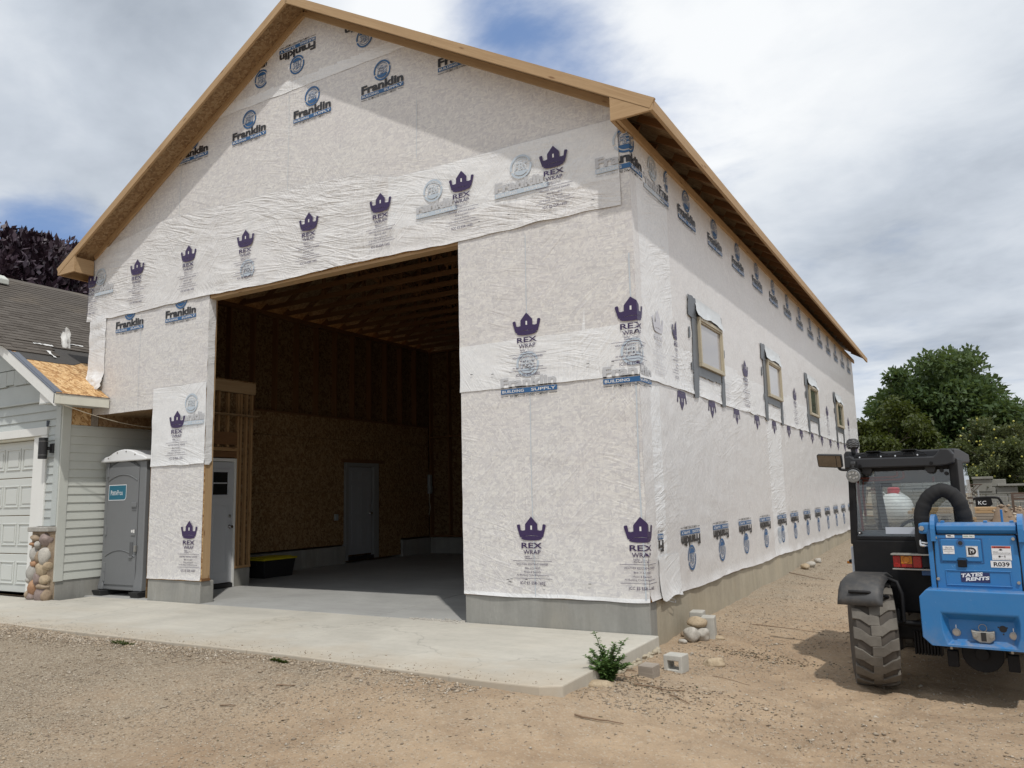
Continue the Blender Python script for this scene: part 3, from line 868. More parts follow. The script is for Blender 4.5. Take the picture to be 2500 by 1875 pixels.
def panel_door(name, L, w, h, lites, parent_mat, M):
    """door slab in local x (0..w), z (0..h), facing -y"""
    b = MB().box((0, 0, 0.012), (w, 0.045, h))
    o = b.build(name, parent_mat, shop, 0.004)
    o.matrix_basis = M
    o['_local'] = 1
    def sub(n, bb, m, bev=0.003):
        s = bb.build(n, m, o, bev)
        return s
    if lites:
        for c in range(2):
            for r in range(2):
                x0 = 0.12 + c * (w - 0.24) / 2 + 0.012
                x1 = x0 + (w - 0.24) / 2 - 0.024
                z0 = h - 0.56 + r * 0.20
                sub('pane', MB().box((x0, -0.004, z0), (x1, 0.01, z0 + 0.185)), 'dark_glass', 0)
        f = MB()
        f.box((0.085, -0.016, h - 0.61), (w - 0.085, 0.0, h - 0.57)).box((0.085, -0.016, h - 0.155), (w - 0.085, 0.0, h - 0.115))
        f.box((0.085, -0.015, h - 0.57), (0.12, 0.0, h - 0.155)).box((w - 0.12, -0.015, h - 0.57), (w - 0.085, 0.0, h - 0.155))
        f.box((w / 2 - 0.012, -0.014, h - 0.57), (w / 2 + 0.012, 0.0, h - 0.155)).box((0.12, -0.013, h - 0.372), (w - 0.12, 0.0, h - 0.353))
        sub('lite_frame', f, parent_mat)
        pans = [(0.12, 0.18, w / 2 - 0.05, h - 0.75), (w / 2 + 0.05, 0.18, w - 0.12, h - 0.75)]
    else:
        pans = []
        for x0, x1 in ((0.12, w / 2 - 0.05), (w / 2 + 0.05, w - 0.12)):
            pans += [(x0, 0.18, x1, 0.80), (x0, 0.93, x1, 1.60), (x0, 1.72, x1, h - 0.10)]
    for (x0, z0, x1, z1) in pans:
        f = MB()
        for a, c in (((x0, z0), (x1, z0 + .02)), ((x0, z1 - .02), (x1, z1)), ((x0, z0 + .02), (x0 + .02, z1 - .02)), ((x1 - .02, z0 + .02), (x1, z1 - .02))):
            f.box((a[0], -0.009, a[1]), (c[0], 0.002, c[1]))
        sub('moulding', f, parent_mat, 0.002)
    k = MB().cyl((w - 0.07, -0.075, 0.95), (w - 0.07, -0.035, 0.95), 0.028, n=14).cyl((w - 0.07, -0.04, 0.95), (w - 0.07, 0, 0.95), 0.012).cyl((w - 0.07, -0.012, 0.95), (w - 0.07, 0.0, 0.95), 0.033, n=16)
    sub('knob', k, 'chrome', 0.004)
    sub('deadbolt', MB().cyl((w - 0.07, -0.016, 1.13), (w - 0.07, 0, 1.13), 0.026, n=16), 'steel', 0.003)
    return o
# man door on the porch wall (faces +x): local x -> +y
Mrot = Matrix.Rotation(R(90), 4, 'Z')
panel_door('man_door', 0, 0.90, 2.06, True, 'white_door_paint', Matrix.Translation((-8.235, 0.83, 0.075)) @ Mrot)
fr = MB().box((-8.29, 1.735, 0.0), (-8.215, 1.775, 2.20)).box((-8.29, 0.75, 2.145), (-8.214, 1.734, 2.20)).box((-8.29, 0.75, 0.0), (-8.215, 0.825, 2.144))
fr.build('door_frame', 'white_trim', shop, 0.004)
MB().box((-8.29, 0.826, 0.004), (-8.20, 1.734, 0.075)).build('door_threshold', 'black_plastic', shop, 0.004)
# second man door on the left lining
panel_door('man_door', 0, 0.84, 2.04, False, 'inner_door_shaded', Matrix.Translation((-9.645, 6.24, 0.16)) @ Mrot)
fr = MB().box((-9.70, 6.12, 0.05), (-9.60, 6.22, 2.30)).box((-9.70, 6.2201, 2.21), (-9.601, 7.12, 2.30)).box((-9.70, 7.1201, 0.05), (-9.60, 7.30, 2.30))
fr.build('door_frame', 'inner_frame_shaded', shop, 0.006)
MB().box((-9.69, 6.221, 0.05), (-9.60, 7.119, 0.13)).build('door_threshold', 'black_plastic', shop, 0.004)
MB().box((-9.70, 6.0, 2.301), (-9.605, 7.5, 2.38)).build('door_lintel', 'fir_lumber_shaded', shop)
MB().box((-9.644, 5.78, 0.98), (-9.60, 5.88, 1.12)).build('outlet_box', 'outlet_grey', shop, 0.004)
MB().box((-9.60, 9.30, 1.55), (-9.53, 9.41, 2.05)).box((-9.53, 9.32, 1.6), (-9.51, 9.40, 1.75)).build('breaker_box', 'outlet_grey', shop, 0.006)
MB().tube([(-9.57, 9.35, 1.55), (-9.575, 9.34, 1.35), (-9.56, 9.36, 1.2), (-9.58, 9.33, 1.0)], 0.012, 8).build('cable', 'cord_tan', shop)

# bay opening timbers
board('header_board', (-6.83, 0.075, 4.535), (-2.25, 0.075, 4.535), 0.150, 0.042, 'fir_lumber', shop)
board('jamb_post', (-6.855, 0.075, 0.35), (-6.855, 0.075, 4.512), 0.04, 0.148, 'fir_lumber', shop, (0, 1, 0))
board('jamb_sill', (-6.855, 0.075, 0.331), (-6.82, 0.0751, 0.331), 0.15, 0.036, 'fir_lumber_shaded', shop)
board('jamb_post', (-2.23, 0.20, 0.35), (-2.23, 0.20, 4.512), 0.04, 0.09, 'fir_lumber', shop, (0, 1, 0))
for x in (-7.3, -7.7, -8.02):
    board('stud', (x, 0.09, 0.35), (x, 0.09, 4.5), 0.04, 0.14, 'fir_lumber', shop, (0, 1, 0))
MB().box((-7.99, 0.02, 0.35), (-6.9, 0.03, 2.9)).build('pier_lining', 'strand_board', shop)

# roof trusses
def truss(y, i):
    b = MB()
    t = 0.019
    zb = 5.45
    def bar(p, q, h=0.089):
        p, q = Vector((p[0], y, p[1])), Vector((q[0], y, q[1]))
        d = (q - p).normalized()
        n = Vector((-d.z, 0, d.x))
        vs = []
        for yy in (-t, t):
            for P, sgn in ((p, -1), (q, -1), (q, 1), (p, 1)):
                vs.append(tuple(P + n * (sgn * h / 2) + Vector((0, yy, 0))))
        b.add(vs, [(0, 1, 2, 3), (7, 6, 5, 4), (0, 4, 5, 1), (1, 5, 6, 2), (2, 6, 7, 3), (3, 7, 4, 0)])
    bar((-9.70, zb + 0.045), (-0.10, zb + 0.045))
    top = lambda x: roofz(x) - 0.10
    bar((-9.72, top(-9.72)), (XR, top(XR)))
    bar((XR, top(XR)), (-0.08, top(-0.08)))
    for a, c in ((-8.0, -8.0), (-6.5, -8.0), (-6.5, -6.5), (XR, -6.5), (XR, XR), (XR, -3.3), (-3.3, -3.3), (-3.3, -1.8), (-1.8, -1.8)):
        bar((a, zb + 0.09), (c, top(c) - 0.04), 0.07)
    return b.build('roof_truss', 'fir_lumber_shaded', shop)
y = 0.61
i = 0
while y < 9.3:
    truss(y, i)
    y += 0.61
    i += 1
# bright tags stapled to the trusses
for x, y in ((-3.05, 0.59), (-2.5, 1.2)):
    MB().box((x, y - 0.024, 5.36), (x + 0.09, y - 0.021, 5.47)).build('truss_tag', 'yellow_plastic', shop)

# roof deck, fascia, rafter tails
def slope_slab(x0, x1, y0, y1, t0, t1, name, m, parent=shop):
    """slab between two depths below the roof surface"""
    vs = []
    for yv in (y0, y1):
        for x, t in ((x0, t0), (x1, t0), (x1, t1), (x0, t1)):
            vs.append((x, yv, roofz(x) - t))
    b = MB()
    b.add(vs, [(0, 1, 2, 3), (7, 6, 5, 4), (0, 4, 5, 1), (1, 5, 6, 2), (2, 6, 7, 3), (3, 7, 4, 0)])
    return b.build(name, m, parent)
yr0, yr1 = -O_ + 0.002, LEN + O_
ypan = [yr0, 2.05, 4.49, 6.93, 9.37, 11.81, 14.25, 16.69, yr1]
for a, c in zip(ypan[:-1], ypan[1:]):
    slope_slab(XR + 0.004, E_ - 0.03, a + 0.003, c - 0.003, 0.008, 0.026, 'roof_panel', 'strand_board_weathered_shaded')
    slope_slab(-9.8 - E_ + 0.03, XR - 0.004, a + 0.003, c - 0.003, 0.008, 0.026, 'roof_panel', 'strand_board_weathered_shaded')
slope_slab(XR, E_ - 0.01, yr0 + 0.02, yr1 - 0.02, 0.0, 0.0075, 'roof_underlay', 'roof_felt')
slope_slab(-9.8 - E_ + 0.01, XR, yr0 + 0.02, yr1 - 0.02, 0.0, 0.0075, 'roof_underlay', 'roof_felt')
def rake(x0, x1, ya, yb, ta, tb, name, m):
    p0 = Vector((x0, (ya + yb) / 2, roofz(x0) - (ta + tb) / 2))
    p1 = Vector((x1, (ya + yb) / 2, roofz(x1 + (1e-6 if x1 < XR else -1e-6)) - (ta + tb) / 2))
    cs = math.cos(math.atan(SL))
    d = (p1 - p0).normalized()
    up_ = Vector((-d.z, 0, d.x))
    if up_.z < 0:
        up_ = -up_
    return board(name, p0, p1, yb - ya, (tb - ta) * cs, m, shop, up_)
for yb in (-O_,):
    rake(E_ - 0.002, -2.35, yb - 0.038, yb, -0.004, 0.128, 'rake_fascia', 'fir_lumber')
    rake(-2.352, XR + 0.001, yb - 0.038, yb, -0.004, 0.128, 'rake_fascia', 'fir_lumber')
    rake(-9.8 - E_ + 0.002, XR - 0.001, yb - 0.038, yb, -0.004, 0.128, 'rake_fascia', 'fir_lumber')
rake(-0.02, XR + 0.001, -0.052, -0.014, 0.03, 0.135, 'rake_ledger', 'fir_lumber')
rake(-9.78, XR - 0.001, -0.052, -0.014, 0.03, 0.135, 'rake_ledger', 'fir_lumber')
# eaves
ZF0 = 5.352
for sx, xw, xe in ((1, 0.0, E_), (-1, -9.8, -9.8 - E_)):
    yj = [-O_ - 0.036, 4.7, 9.6, 14.5, LEN + O_]
    for a, c in zip(yj[:-1], yj[1:]):
        board('eave_fascia', (xe - sx * 0.019, a + 0.002, 5.419), (xe - sx * 0.019, c - 0.002, 5.419), 0.038, 0.130, 'fir_lumber', shop)
        board('eave_ledger', (xw + sx * 0.035, a + 0.04, 5.415), (xw + sx * 0.035, c, 5.415), 0.038, 0.105, 'fir_lumber', shop)
    y = 0.25
    while y < LEN + 0.1:
        p0 = (xw + sx * 0.055, y, roofz(xw + sx * 0.055) - 0.072)
        p1 = (xe - sx * 0.04, y, roofz(xe - sx * 0.04) - 0.072)
        board('rafter_tail', p0, p1, 0.038, 0.085, 'fir_lumber_shaded', shop, (sx * SL, 0, 1))
        y += 0.61
    # boxed returns at the two front corners
    za = roofz(xw - sx * 0.02) - 0.135
    poly = [(xe - sx * 0.039, ZF0 + 0.001), (xe - sx * 0.039, roofz(xe - sx * 0.039) - 0.131), (xw - sx * 0.03, roofz(xw - sx * 0.03) - 0.131), (xw - sx * 0.03, ZF0 + 0.001)]
    MB().prism(poly, 'y', -O_ - 0.034, -O_ - 0.001).build('eave_return', 'fir_lumber', shop)
    board('return_block', (xw - sx * 0.012, -O_ + 0.001, (ZF0 + roofz(xw) - 0.14) / 2), (xw - sx * 0.012, -0.055, (ZF0 + roofz(xw) - 0.14) / 2), 0.036, roofz(xw) - 0.14 - ZF0, 'fir_lumber', shop)
# ------------------------------------------------------------------ house wrap sheets
def sheet(name, plane, u0, u1, vb, vt, off, mats, matf, amp, seed, step=0.05, ragged=0.006, curl=None):
    nu = max(2, int((u1 - u0) / step))
    rows = None
    V, F, Mi = [], [], []
    hmax = max(vt(u0 + (u1 - u0) * i / nu) - vb(u0 + (u1 - u0) * i / nu) for i in range(nu + 1))
    nv = max(2, int(hmax / step))
    for i in range(nu + 1):
        u = u0 + (u1 - u0) * i / nu
        b = vb(u) + ragged * 2.2 * mnoise.noise(Vector((u * 3.1, seed, 0)))
        t = vt(u)
        for j in range(nv + 1):
            v = b + (t - b) * j / nv
            uu = u
            if i == 0 or i == nu:
                uu = u + ragged * mnoise.noise(Vector((v * 4.0, seed + 9, u)))
            d = amp * (abs(mnoise.noise(Vector((u * 1.1 + v * 2.0, v * 3.2 - u * 0.8, seed)))) * 1.6 + 0.7 * mnoise.noise(Vector((u * 5, v * 5, seed + 3))))
            if curl:
                d += curl(u, v, b, t)
            d = max(d, -0.004)
            V.append((uu, -off - d, v) if plane == 'F' else (off + d, uu, v))
    for i in range(nu):
        for j in range(nv):
            a = i * (nv + 1) + j
            F.append((a, a + nv + 1, a + nv + 2, a + 1))
            u = u0 + (u1 - u0) * (i + .5) / nu
            v = vb(u) + (vt(u) - vb(u)) * (j + .5) / nv
            Mi.append(matf(u, v) if matf else 0)
    me = bpy.data.meshes.new(name)
    me.from_pydata(V, [], F)
    for mm in mats:
        me.materials.append(MATS[mm])
    me.polygons.foreach_set('material_index', Mi)
    for p in me.polygons:
        p.use_smooth = True
    return link(name, me, shop)
def edgecurl(h, w=0.10):
    return lambda u, v, b, t: h * max(0.0, 1 - (v - b) / w) ** 2 * (0.6 + 0.8 * mnoise.noise(Vector((u * 2.3, 0.3, h * 100))))
lin = lambda a, va, b, vb: (lambda u: va + (vb - va) * (u - a) / (b - a))
WB, WD, WN, WS = 'house_wrap_over_board', 'house_wrap_double', 'house_wrap_band', 'house_wrap_side'
gtop = lambda x: roofz(x) - 0.10
sh_gable_top = sheet('wrap_sheet', 'F', -6.74, -3.06, lambda u: 7.40, lambda u: max(7.402, gtop(u)), 0.016, [WB, WD], lambda u, v: 1 if v < 7.56 else 0, 0.002, 1)
sh_gable = sheet('wrap_sheet', 'F', -9.78, 0.012, lambda u: 5.45, lambda u: max(5.452, min(7.42, gtop(u))), 0.010, [WB], None, 0.003, 2, 0.06)
sh_band = sheet('wrap_sheet', 'F', -9.93, -0.10, lambda u: 4.555 - 0.012 * math.sin(u * 2.0), lambda u: min(np.interp(u, [-9.93, -8, -6, -3.9, -3.2, -0.1], [5.75, 5.98, 5.93, 5.80, 5.60, 5.57]), gtop(u) - 0.02), 0.026, [WN, WD], lambda u, v: 1 if (u > -3.35 and v > 4.9 - 0.0 * u) else 0, 0.010, 3, 0.045, 0.008, edgecurl(0.012))
sh_right_up = sheet('wrap_sheet', 'F', -2.262, 0.017, lambda u: 2.668, lambda u: 5.47 if u > -0.6 else 4.60, 0.016, [WB, WD], lambda u, v: 1 if v < 3.225 else 0, 0.004, 4, 0.04, 0.008, edgecurl(0.010))
sh_right_low = sheet('wrap_sheet', 'F', -2.255, 0.010, lambda u: 0.315 + 0.006 * math.sin(u * 5), lambda u: 2.75, 0.010, [WB, WD], lambda u, v: 1 if v < 0.36 else 0, 0.004, 5, 0.04, 0.004, edgecurl(0.016, 0.08))
sh_left = sheet('wrap_sheet', 'F', -9.80, -6.815, lambda u: 2.925 if u < -8.06 else 3.15, lambda u: 4.62, 0.014, [WB, WD], None, 0.004, 6, 0.045, 0.006)
sh_pier_up = sheet('wrap_sheet', 'F', -8.06, -6.815, lambda u: 2.015, lambda u: 3.235, 0.021, [WD], None, 0.007, 7, 0.04, 0.008, edgecurl(0.014))
sh_pier_low = sheet('wrap_sheet', 'F', -8.055, -6.83, lambda u: 0.325, lambda u: 2.10, 0.012, [WB], None, 0.004, 8, 0.04, 0.004, edgecurl(0.012, 0.07))
# flap at the left corner, crumpled at its foot
sheet('wrap_flap', 'F', -9.83, -9.38, lambda u: 3.46 - 0.14 * (u + 9.83) / 0.45 + 0.03 * math.sin(u * 22), lambda u: 4.62, 0.026, [WD], None, 0.012, 9, 0.03, 0.02, lambda u, v, b, t: 0.11 * max(0, 1 - (v - b) / 0.28) * (0.5 + abs(mnoise.noise(Vector((u * 9, v * 9, 2))))))
# wrap turned into the bay opening
jw = MB()
random.seed(12)
nz = 46
vs = []
for j in range(nz + 1):
    z = 2.0 + (4.52 - 2.0) * j / nz
    for i in range(4):
        yv = -0.018 + (0.125 + 0.012 * mnoise.noise(Vector((0, z * 3, 4)))) * i / 3
        if j == 0:
            z2 = z + (0.06 if i == 3 else 0.0)
        else:
            z2 = z
        vs.append((-6.813 + 0.008 * mnoise.noise(Vector((i, z * 5, 7))), yv, z2))
jw.add(vs, [(j * 4 + i, j * 4 + i + 1, j * 4 + 5 + i, j * 4 + 4 + i) for j in range(nz) for i in range(3)])
jw.build('wrap_return', WD, shop, smooth=180)

S_TOP = 5.40
sh_side_up = sheet('wrap_sheet', 'S', -0.016, LEN, lambda u: 2.635 + 0.01 * math.sin(u * 1.3), lambda u: S_TOP, 0.014, [WS, WD], lambda u, v: 1 if (v < 3.2 or 0.14 < u < 1.16) else 0, 0.006, 21, 0.06, 0.010, edgecurl(0.014))
sh_side_low = sheet('wrap_sheet', 'S', -0.016, LEN, lambda u: 0.318 + 0.012 * math.sin(u * 2.1 + 1), lambda u: 2.70, 0.008, [WS, WD], lambda u, v: 1 if (0.28 < u < 0.6 or 5.9 < u < 7.05) else 0, 0.006, 22, 0.06, 0.006, edgecurl(0.03, 0.10))
# loose foot of the lower sheet near the corner
sheet('wrap_flap', 'S', 0.27, 0.95, lambda u: 0.305 + 0.02 * math.sin(u * 11), lambda u: 0.75, 0.020, [WD], None, 0.008, 23, 0.03, 0.012, edgecurl(0.05, 0.2))

# blue seam lines printed / showing on the film
def strip(plane, u, z0, z1, w, off, parent, m='seam_blue'):
    b = MB()
    n = 10
    vs = []
    for j in range(n + 1):
        z = z0 + (z1 - z0) * j / n
        uu = u + 0.006 * math.sin(z * 3)
        for e in (-w / 2, w / 2):
            vs.append((uu + e, -off, z) if plane == 'F' else (off, uu + e, z))
    b.add(vs, [(2 * j, 2 * j + 1, 2 * j + 3, 2 * j + 2) for j in range(n)])
    return b.build('seam_line', m, parent)
for u, w in ((-0.035, 0.016), (-1.315, 0.010)):
    strip('F', u, 0.34, 2.62, w, 0.0172, sh_right_low)
    strip('F', u, 3.25, 4.0 if u > -1 else 4.45, w, 0.0235, sh_right_up)
for u in (-2.88, -5.2, -7.6):
    strip('F', u, 5.8, 7.35 if u < -4 else 6.6, 0.007, 0.0185, sh_gable)
strip('F', -8.45, 2.98, 4.5, 0.006, 0.0235, sh_left)

# ------------------------------------------------------------------ printing (text made into flat meshes)
DEPS = None
_txt = {}
def glyphs(s, off=0.0, shear=0.0, res=3):
    key = (s, off, shear, res)
    if key in _txt:
        return _txt[key]
    cu = bpy.data.curves.new('t', 'FONT')
    cu.body = s
    cu.size = 1
    cu.offset = off
    cu.shear = shear
    cu.resolution_u = res
    o = bpy.data.objects.new('t', cu)
    COL.objects.link(o)
    dg = bpy.context.evaluated_depsgraph_get()
    me = o.evaluated_get(dg).to_mesh()
    V = np.array([(v.co.x, v.co.y) for v in me.vertices]) if len(me.vertices) else np.zeros((0, 2))
    F = [tuple(p.vertices) for p in me.polygons]
    o.evaluated_get(dg).to_mesh_clear()
    bpy.data.objects.remove(o)
    bpy.data.curves.remove(cu)
    _txt[key] = (V, F)
    return V, F

class Print:
    """flat artwork in (u, v); third value is the height above the surface"""
    def __init__(s):
        s.b = MB()
    def text(s, t, x0, x1, y0, y1, m, lift=0.0, off=0.0, shear=0.0, res=3):
        V, F = glyphs(t, off, shear, res)
        lo, hi = V.min(0), V.max(0)
        sc = np.array([(x1 - x0) / (hi[0] - lo[0]), (y1 - y0) / (hi[1] - lo[1])])
        P = (V - lo) * sc + np.array([x0, y0])
        s.b.mat(m)
        s.b.add([(p[0], p[1], lift) for p in P], F)
        return s
    def poly(s, pts, m, lift=0.0):
        s.b.mat(m)
        s.b.add([(p[0], p[1], lift) for p in pts], [tuple(range(len(pts)))])
        return s
    def rect(s, x0, y0, x1, y1, m, lift=0.0):
        return s.poly([(x0, y0), (x1, y0), (x1, y1), (x0, y1)], m, lift)
    def arc(s, cx, cy, r0, r1, a0, a1, m, lift=0.0, n=28, sq=1.0):
        vs = []
        for i in range(n + 1):
            t = R(a0 + (a1 - a0) * i / n)
            for r in (r0, r1):
                vs.append((cx + sq * r * math.cos(t), cy + r * math.sin(t), lift))
        s.b.mat(m)
        s.b.add(vs, [(2 * i, 2 * i + 1, 2 * i + 3, 2 * i + 2) for i in range(n)])
        return s
    def disc(s, cx, cy, rx, ry, m, lift=0.0, n=28, a0=0, a1=360):
        pts = [(cx + rx * math.cos(R(a0 + (a1 - a0) * i / n)), cy + ry * math.sin(R(a0 + (a1 - a0) * i / n))) for i in range(n + (0 if a1 - a0 == 360 else 1))]
        return s.poly(pts, m, lift)
    def mesh(s, name, mats):
        me = bpy.data.meshes.new(name)
        me.from_pydata(s.b.v, [], s.b.f)
        for mm in mats:
            me.materials.append(MATS[mm])
        me.polygons.foreach_set('material_index', s.b.m)
        return me

L1, L2 = 0.0008, 0.0016
# building-supply logo: bar bottom-left at (0,0), 0.73 wide
P = Print()
P.rect(0, 0, 0.73, 0.056, 1)
P.text('BUILDING', 0.018, 0.305, 0.012, 0.044, 2, L1, 0.012)
P.text('SUPPLY', 0.40, 0.712, 0.012, 0.044, 2, L1, 0.012)
P.text('Franklin', 0.0, 0.725, 0.066, 0.186, 0, 0, 0.042)
P.text('AN EMPLOYEE OWNED COMPANY', 0.115, 0.615, -0.042, -0.012, 0, 0, 0.004, 0.18, 2)
P.rect(0, -0.030, 0.100, -0.024, 0)
P.rect(0.63, -0.030, 0.73, -0.024, 0)
cx, cy = 0.365, 0.326
P.arc(cx, cy, 0.122, 0.147, 20, 196, 1)
P.arc(cx, cy, 0.122, 0.147, 205, 372, 1)
P.disc(cx, cy, 0.108, 0.108, 1, 0, 20, 208, 332)
P.arc(cx, cy, 0.100, 0.108, 40, 150, 1, L1)
P.text('FBS', cx - 0.088, cx + 0.088, cy - 0.046, cy + 0.056, 1, 0, 0.030, 0.18)
P.text('FBS', cx - 0.080, cx + 0.084, cy - 0.040, cy + 0.050, 2, L2, -0.022, 0.18)
P.poly([(cx - 0.05, cy + 0.064), (cx + 0.06, cy + 0.082), (cx - 0.01, cy + 0.060)], 1, L2)
SUP = P.mesh('supplier_print', ['ink_black', 'ink_blue', 'ink_white'])
def recol(me, mats, name):
    m2 = me.copy()
    m2.name = name
    for i, mm in enumerate(mats):
        m2.materials[i] = MATS[mm]
    return m2
SUPG = recol(SUP, ['faint_black', 'faint_blue', 'faint_white'], 'supplier_print_faint')
# crown logo: tip of the tower at (0,0), going down
P = Print()
P.poly([(-0.078, -0.085), (-0.078, -0.165), (0.078, -0.165), (0.078, -0.085), (0.0, 0.0)], 0)
for sx in (-1, 1):
    pts = [(sx * 0.078, -0.165), (sx * 0.078, -0.150), (sx * 0.110, -0.156), (sx * 0.135, -0.150), (sx * 0.142, -0.098), (sx * 0.150, -0.086), (sx * 0.178, -0.090), (sx * 0.184, -0.104), (sx * 0.148, -0.222), (sx * 0.135, -0.230), (sx * 0.07, -0.212), (0, -0.206), (0, -0.165)]
    P.poly(pts if sx > 0 else pts[::-1], 0)
P.disc(0, -0.238, 0.132, 0.026, 0, 0, 26)
P.rect(-0.010, -0.145, 0.010, -0.100, 1, L1)
P.text('REX', -0.130, 0.130, -0.348, -0.288, 0, 0, 0.018)
P.text('WRAP', -0.108, 0.108, -0.412, -0.366, 0, 0, 0.006)
P.text('Alpha', -0.098, -0.028, -0.448, -0.428, 0, 0, 0.012, 0.2, 2)
P.text('ProTech', -0.088, 0.0, -0.468, -0.450, 0, 0, 0.012, 0.2, 2)
P.rect(0.010, -0.470, 0.0125, -0.426, 0)
P.text('Engineered', 0.022, 0.105, -0.446, -0.436, 0, 0, 0, 0, 1)
P.text('Products', 0.022, 0.085, -0.462, -0.452, 0, 0, 0, 0, 1)
P.rect(-0.245, -0.488, 0.245, -0.484, 0)
P.text('WEATHER RESISTANT BARRIER', -0.200, 0.200, -0.533, -0.512, 0, 0, 0, 0, 2)
P.text('866-312-1837', -0.095, 0.095, -0.576, -0.555, 0, 0, 0, 0, 2)
P.text('Meets & Exceeds', -0.105, 0.105, -0.616, -0.596, 0, 0, 0, 0, 2)
P.text('All Building Code Requirements', -0.200, 0.200, -0.655, -0.630, 0, 0, 0, 0, 2)
P.rect(-0.245, -0.678, 0.245, -0.674, 0)
P.text('ICC ES ESR-1602', -0.155, 0.155, -0.740, -0.708, 0, 0, 0.006, 0, 2)
REX = P.mesh('crown_print', ['ink_purple', 'ink_white'])
REXG = recol(REX, ['faint_purple', 'faint_white'], 'crown_print_faint')

def cut(me, *planes):
    """keep the part of the artwork on the positive side of each (axis, value, sign)"""
    bm = bmesh.new()
    bm.from_mesh(me)
    for ax, val, sg in planes:
        if isinstance(ax, tuple):
            co, no = Vector((val[0], val[1], 0)), Vector((ax[0], ax[1], 0))
        else:
            co = Vector((val, 0, 0)) if ax == 'u' else Vector((0, val, 0))
            no = Vector((sg, 0, 0)) if ax == 'u' else Vector((0, sg, 0))
        bmesh.ops.bisect_plane(bm, geom=bm.verts[:] + bm.edges[:] + bm.faces[:], dist=1e-6, plane_co=co, plane_no=no, clear_inner=True)
    m2 = me.copy()
    bm.to_mesh(m2)
    bm.free()
    return m2
RX = Matrix.Rotation(R(90), 4, 'X')
def put(me, plane, u, v, off, parent, flip=False, s=1.0):
    M = RX
    if flip:
        M = M @ Matrix.Rotation(R(180), 4, 'Z')
    if plane == 'F':
        M = Matrix.Translation((u, -off, v)) @ M
    else:
        M = Matrix.Translation((off, u, v)) @ Matrix.Rotation(R(90), 4, 'Z') @ M
    M = M @ Matrix.Diagonal((s, s, 1, 1))
    nm = 'crown_print' if 'crown' in me.name else 'supplier_print'
    o = link(nm, me, parent)
    o.matrix_basis = M
    return o
def bend(me, du, dv, offF, offS, parent):
    """artwork wrapped round the right front corner; (du,dv) places its origin in unrolled wall coordinates"""
    bm = bmesh.new()
    bm.from_mesh(me)
    for v in bm.verts:
        v.co.x += du
        v.co.y += dv
    bmesh.ops.bisect_plane(bm, geom=bm.verts[:] + bm.edges[:] + bm.faces[:], dist=1e-6, plane_co=(0, 0, 0), plane_no=(1, 0, 0))
    for v in bm.verts:
        u, w, l = v.co
        if u <= 1e-5:
            v.co = (u + (offS if u > -1e-4 else 0), -offF - l, w)
        else:
            v.co = (offS + l, u - 0.0, w)
    m2 = me.copy()
    bm.to_mesh(m2)
    bm.free()
    nm = 'crown_print' if 'crown' in me.name else 'supplier_print'
    return link(nm, m2, parent)

fo = 0.0195   # over the gable sheet
def rake_cut(me, x0, z0):
    """trim artwork that would run up under the rake board"""
    nl = math.hypot(SL, 1)
    out = me
    # right slope
    zz = roofz(-2.0) - 0.14
    out = cut(out, ((-SL / nl, -1 / nl), (-2.0 - x0, zz - z0), 1))
    zz = roofz(-8.0) - 0.14
    out = cut(out, ((SL / nl, -1 / nl), (-8.0 - x0, zz - z0), 1))
    return out
for x in (-6.40, -5.105, -3.82):
    put(SUP, 'F', x, 6.866, fo, sh_gable)
for x in (-7.69, -2.53):
    put(rake_cut(SUP, x, 6.866), 'F', x, 6.866, fo, sh_gable)
# upside-down row on the top sheet
def flipped(x_right, z_top):
    return x_right, z_top
put(SUP, 'F', -4.685, 8.10, 0.0235, sh_gable_top, True)
def rake_cut_flip(me, x0, z0):
    nl = math.hypot(SL, 1)
    zz = roofz(-2.0) - 0.14
    out = cut(me, ((SL / nl, 1 / nl), (-(-2.0 - x0), -(zz - z0)), 1))
    zz = roofz(-8.0) - 0.14
    return cut(out, ((-SL / nl, 1 / nl), (-(-8.0 - x0), -(zz - z0)), 1))
put(rake_cut_flip(SUP, -3.40, 8.10), 'F', -3.40, 8.10, 0.0235, sh_gable_top, True)
left = rake_cut_flip(SUP, -5.42, 8.10)
put(cut(left, ('u', 0.26, 1)), 'F', -5.42, 8.10, 0.0235, sh_gable_top, True)
# left sheet, tops hidden by the band
put(cut(SUP, ('v', 0.30, -1)), 'F', -9.12, 4.265, 0.0225, sh_left)
put(cut(SUP, ('v', 0.30, -1)), 'F', -7.84, 4.270, 0.0225, sh_left)
# crowns on the band
for k, x in enumerate((-0.90, -2.18, -3.465, -4.75, -6.025, -7.305, -8.585)):
    put(REX, 'F', x, 5.44, 0.046, sh_band)
put(cut(REX, ('u', -0.068, 1)), 'F', -9.86, 5.42, 0.046, sh_band)
# printing showing faintly through the band
put(SUPG, 'F', -1.70, 4.965, 0.0435, sh_band)
put(cut(SUPG, ('u', 0.10, 1)), 'F', -2.98, 4.955, 0.0435, sh_band)
put(cut(SUPG, ('v', 0.22, 1)), 'F', -6.34, 4.50, 0.0435, sh_band)
put(cut(SUPG, ('u', 0.22, 1)), 'F', -9.95, 4.98, 0.0435, sh_band)
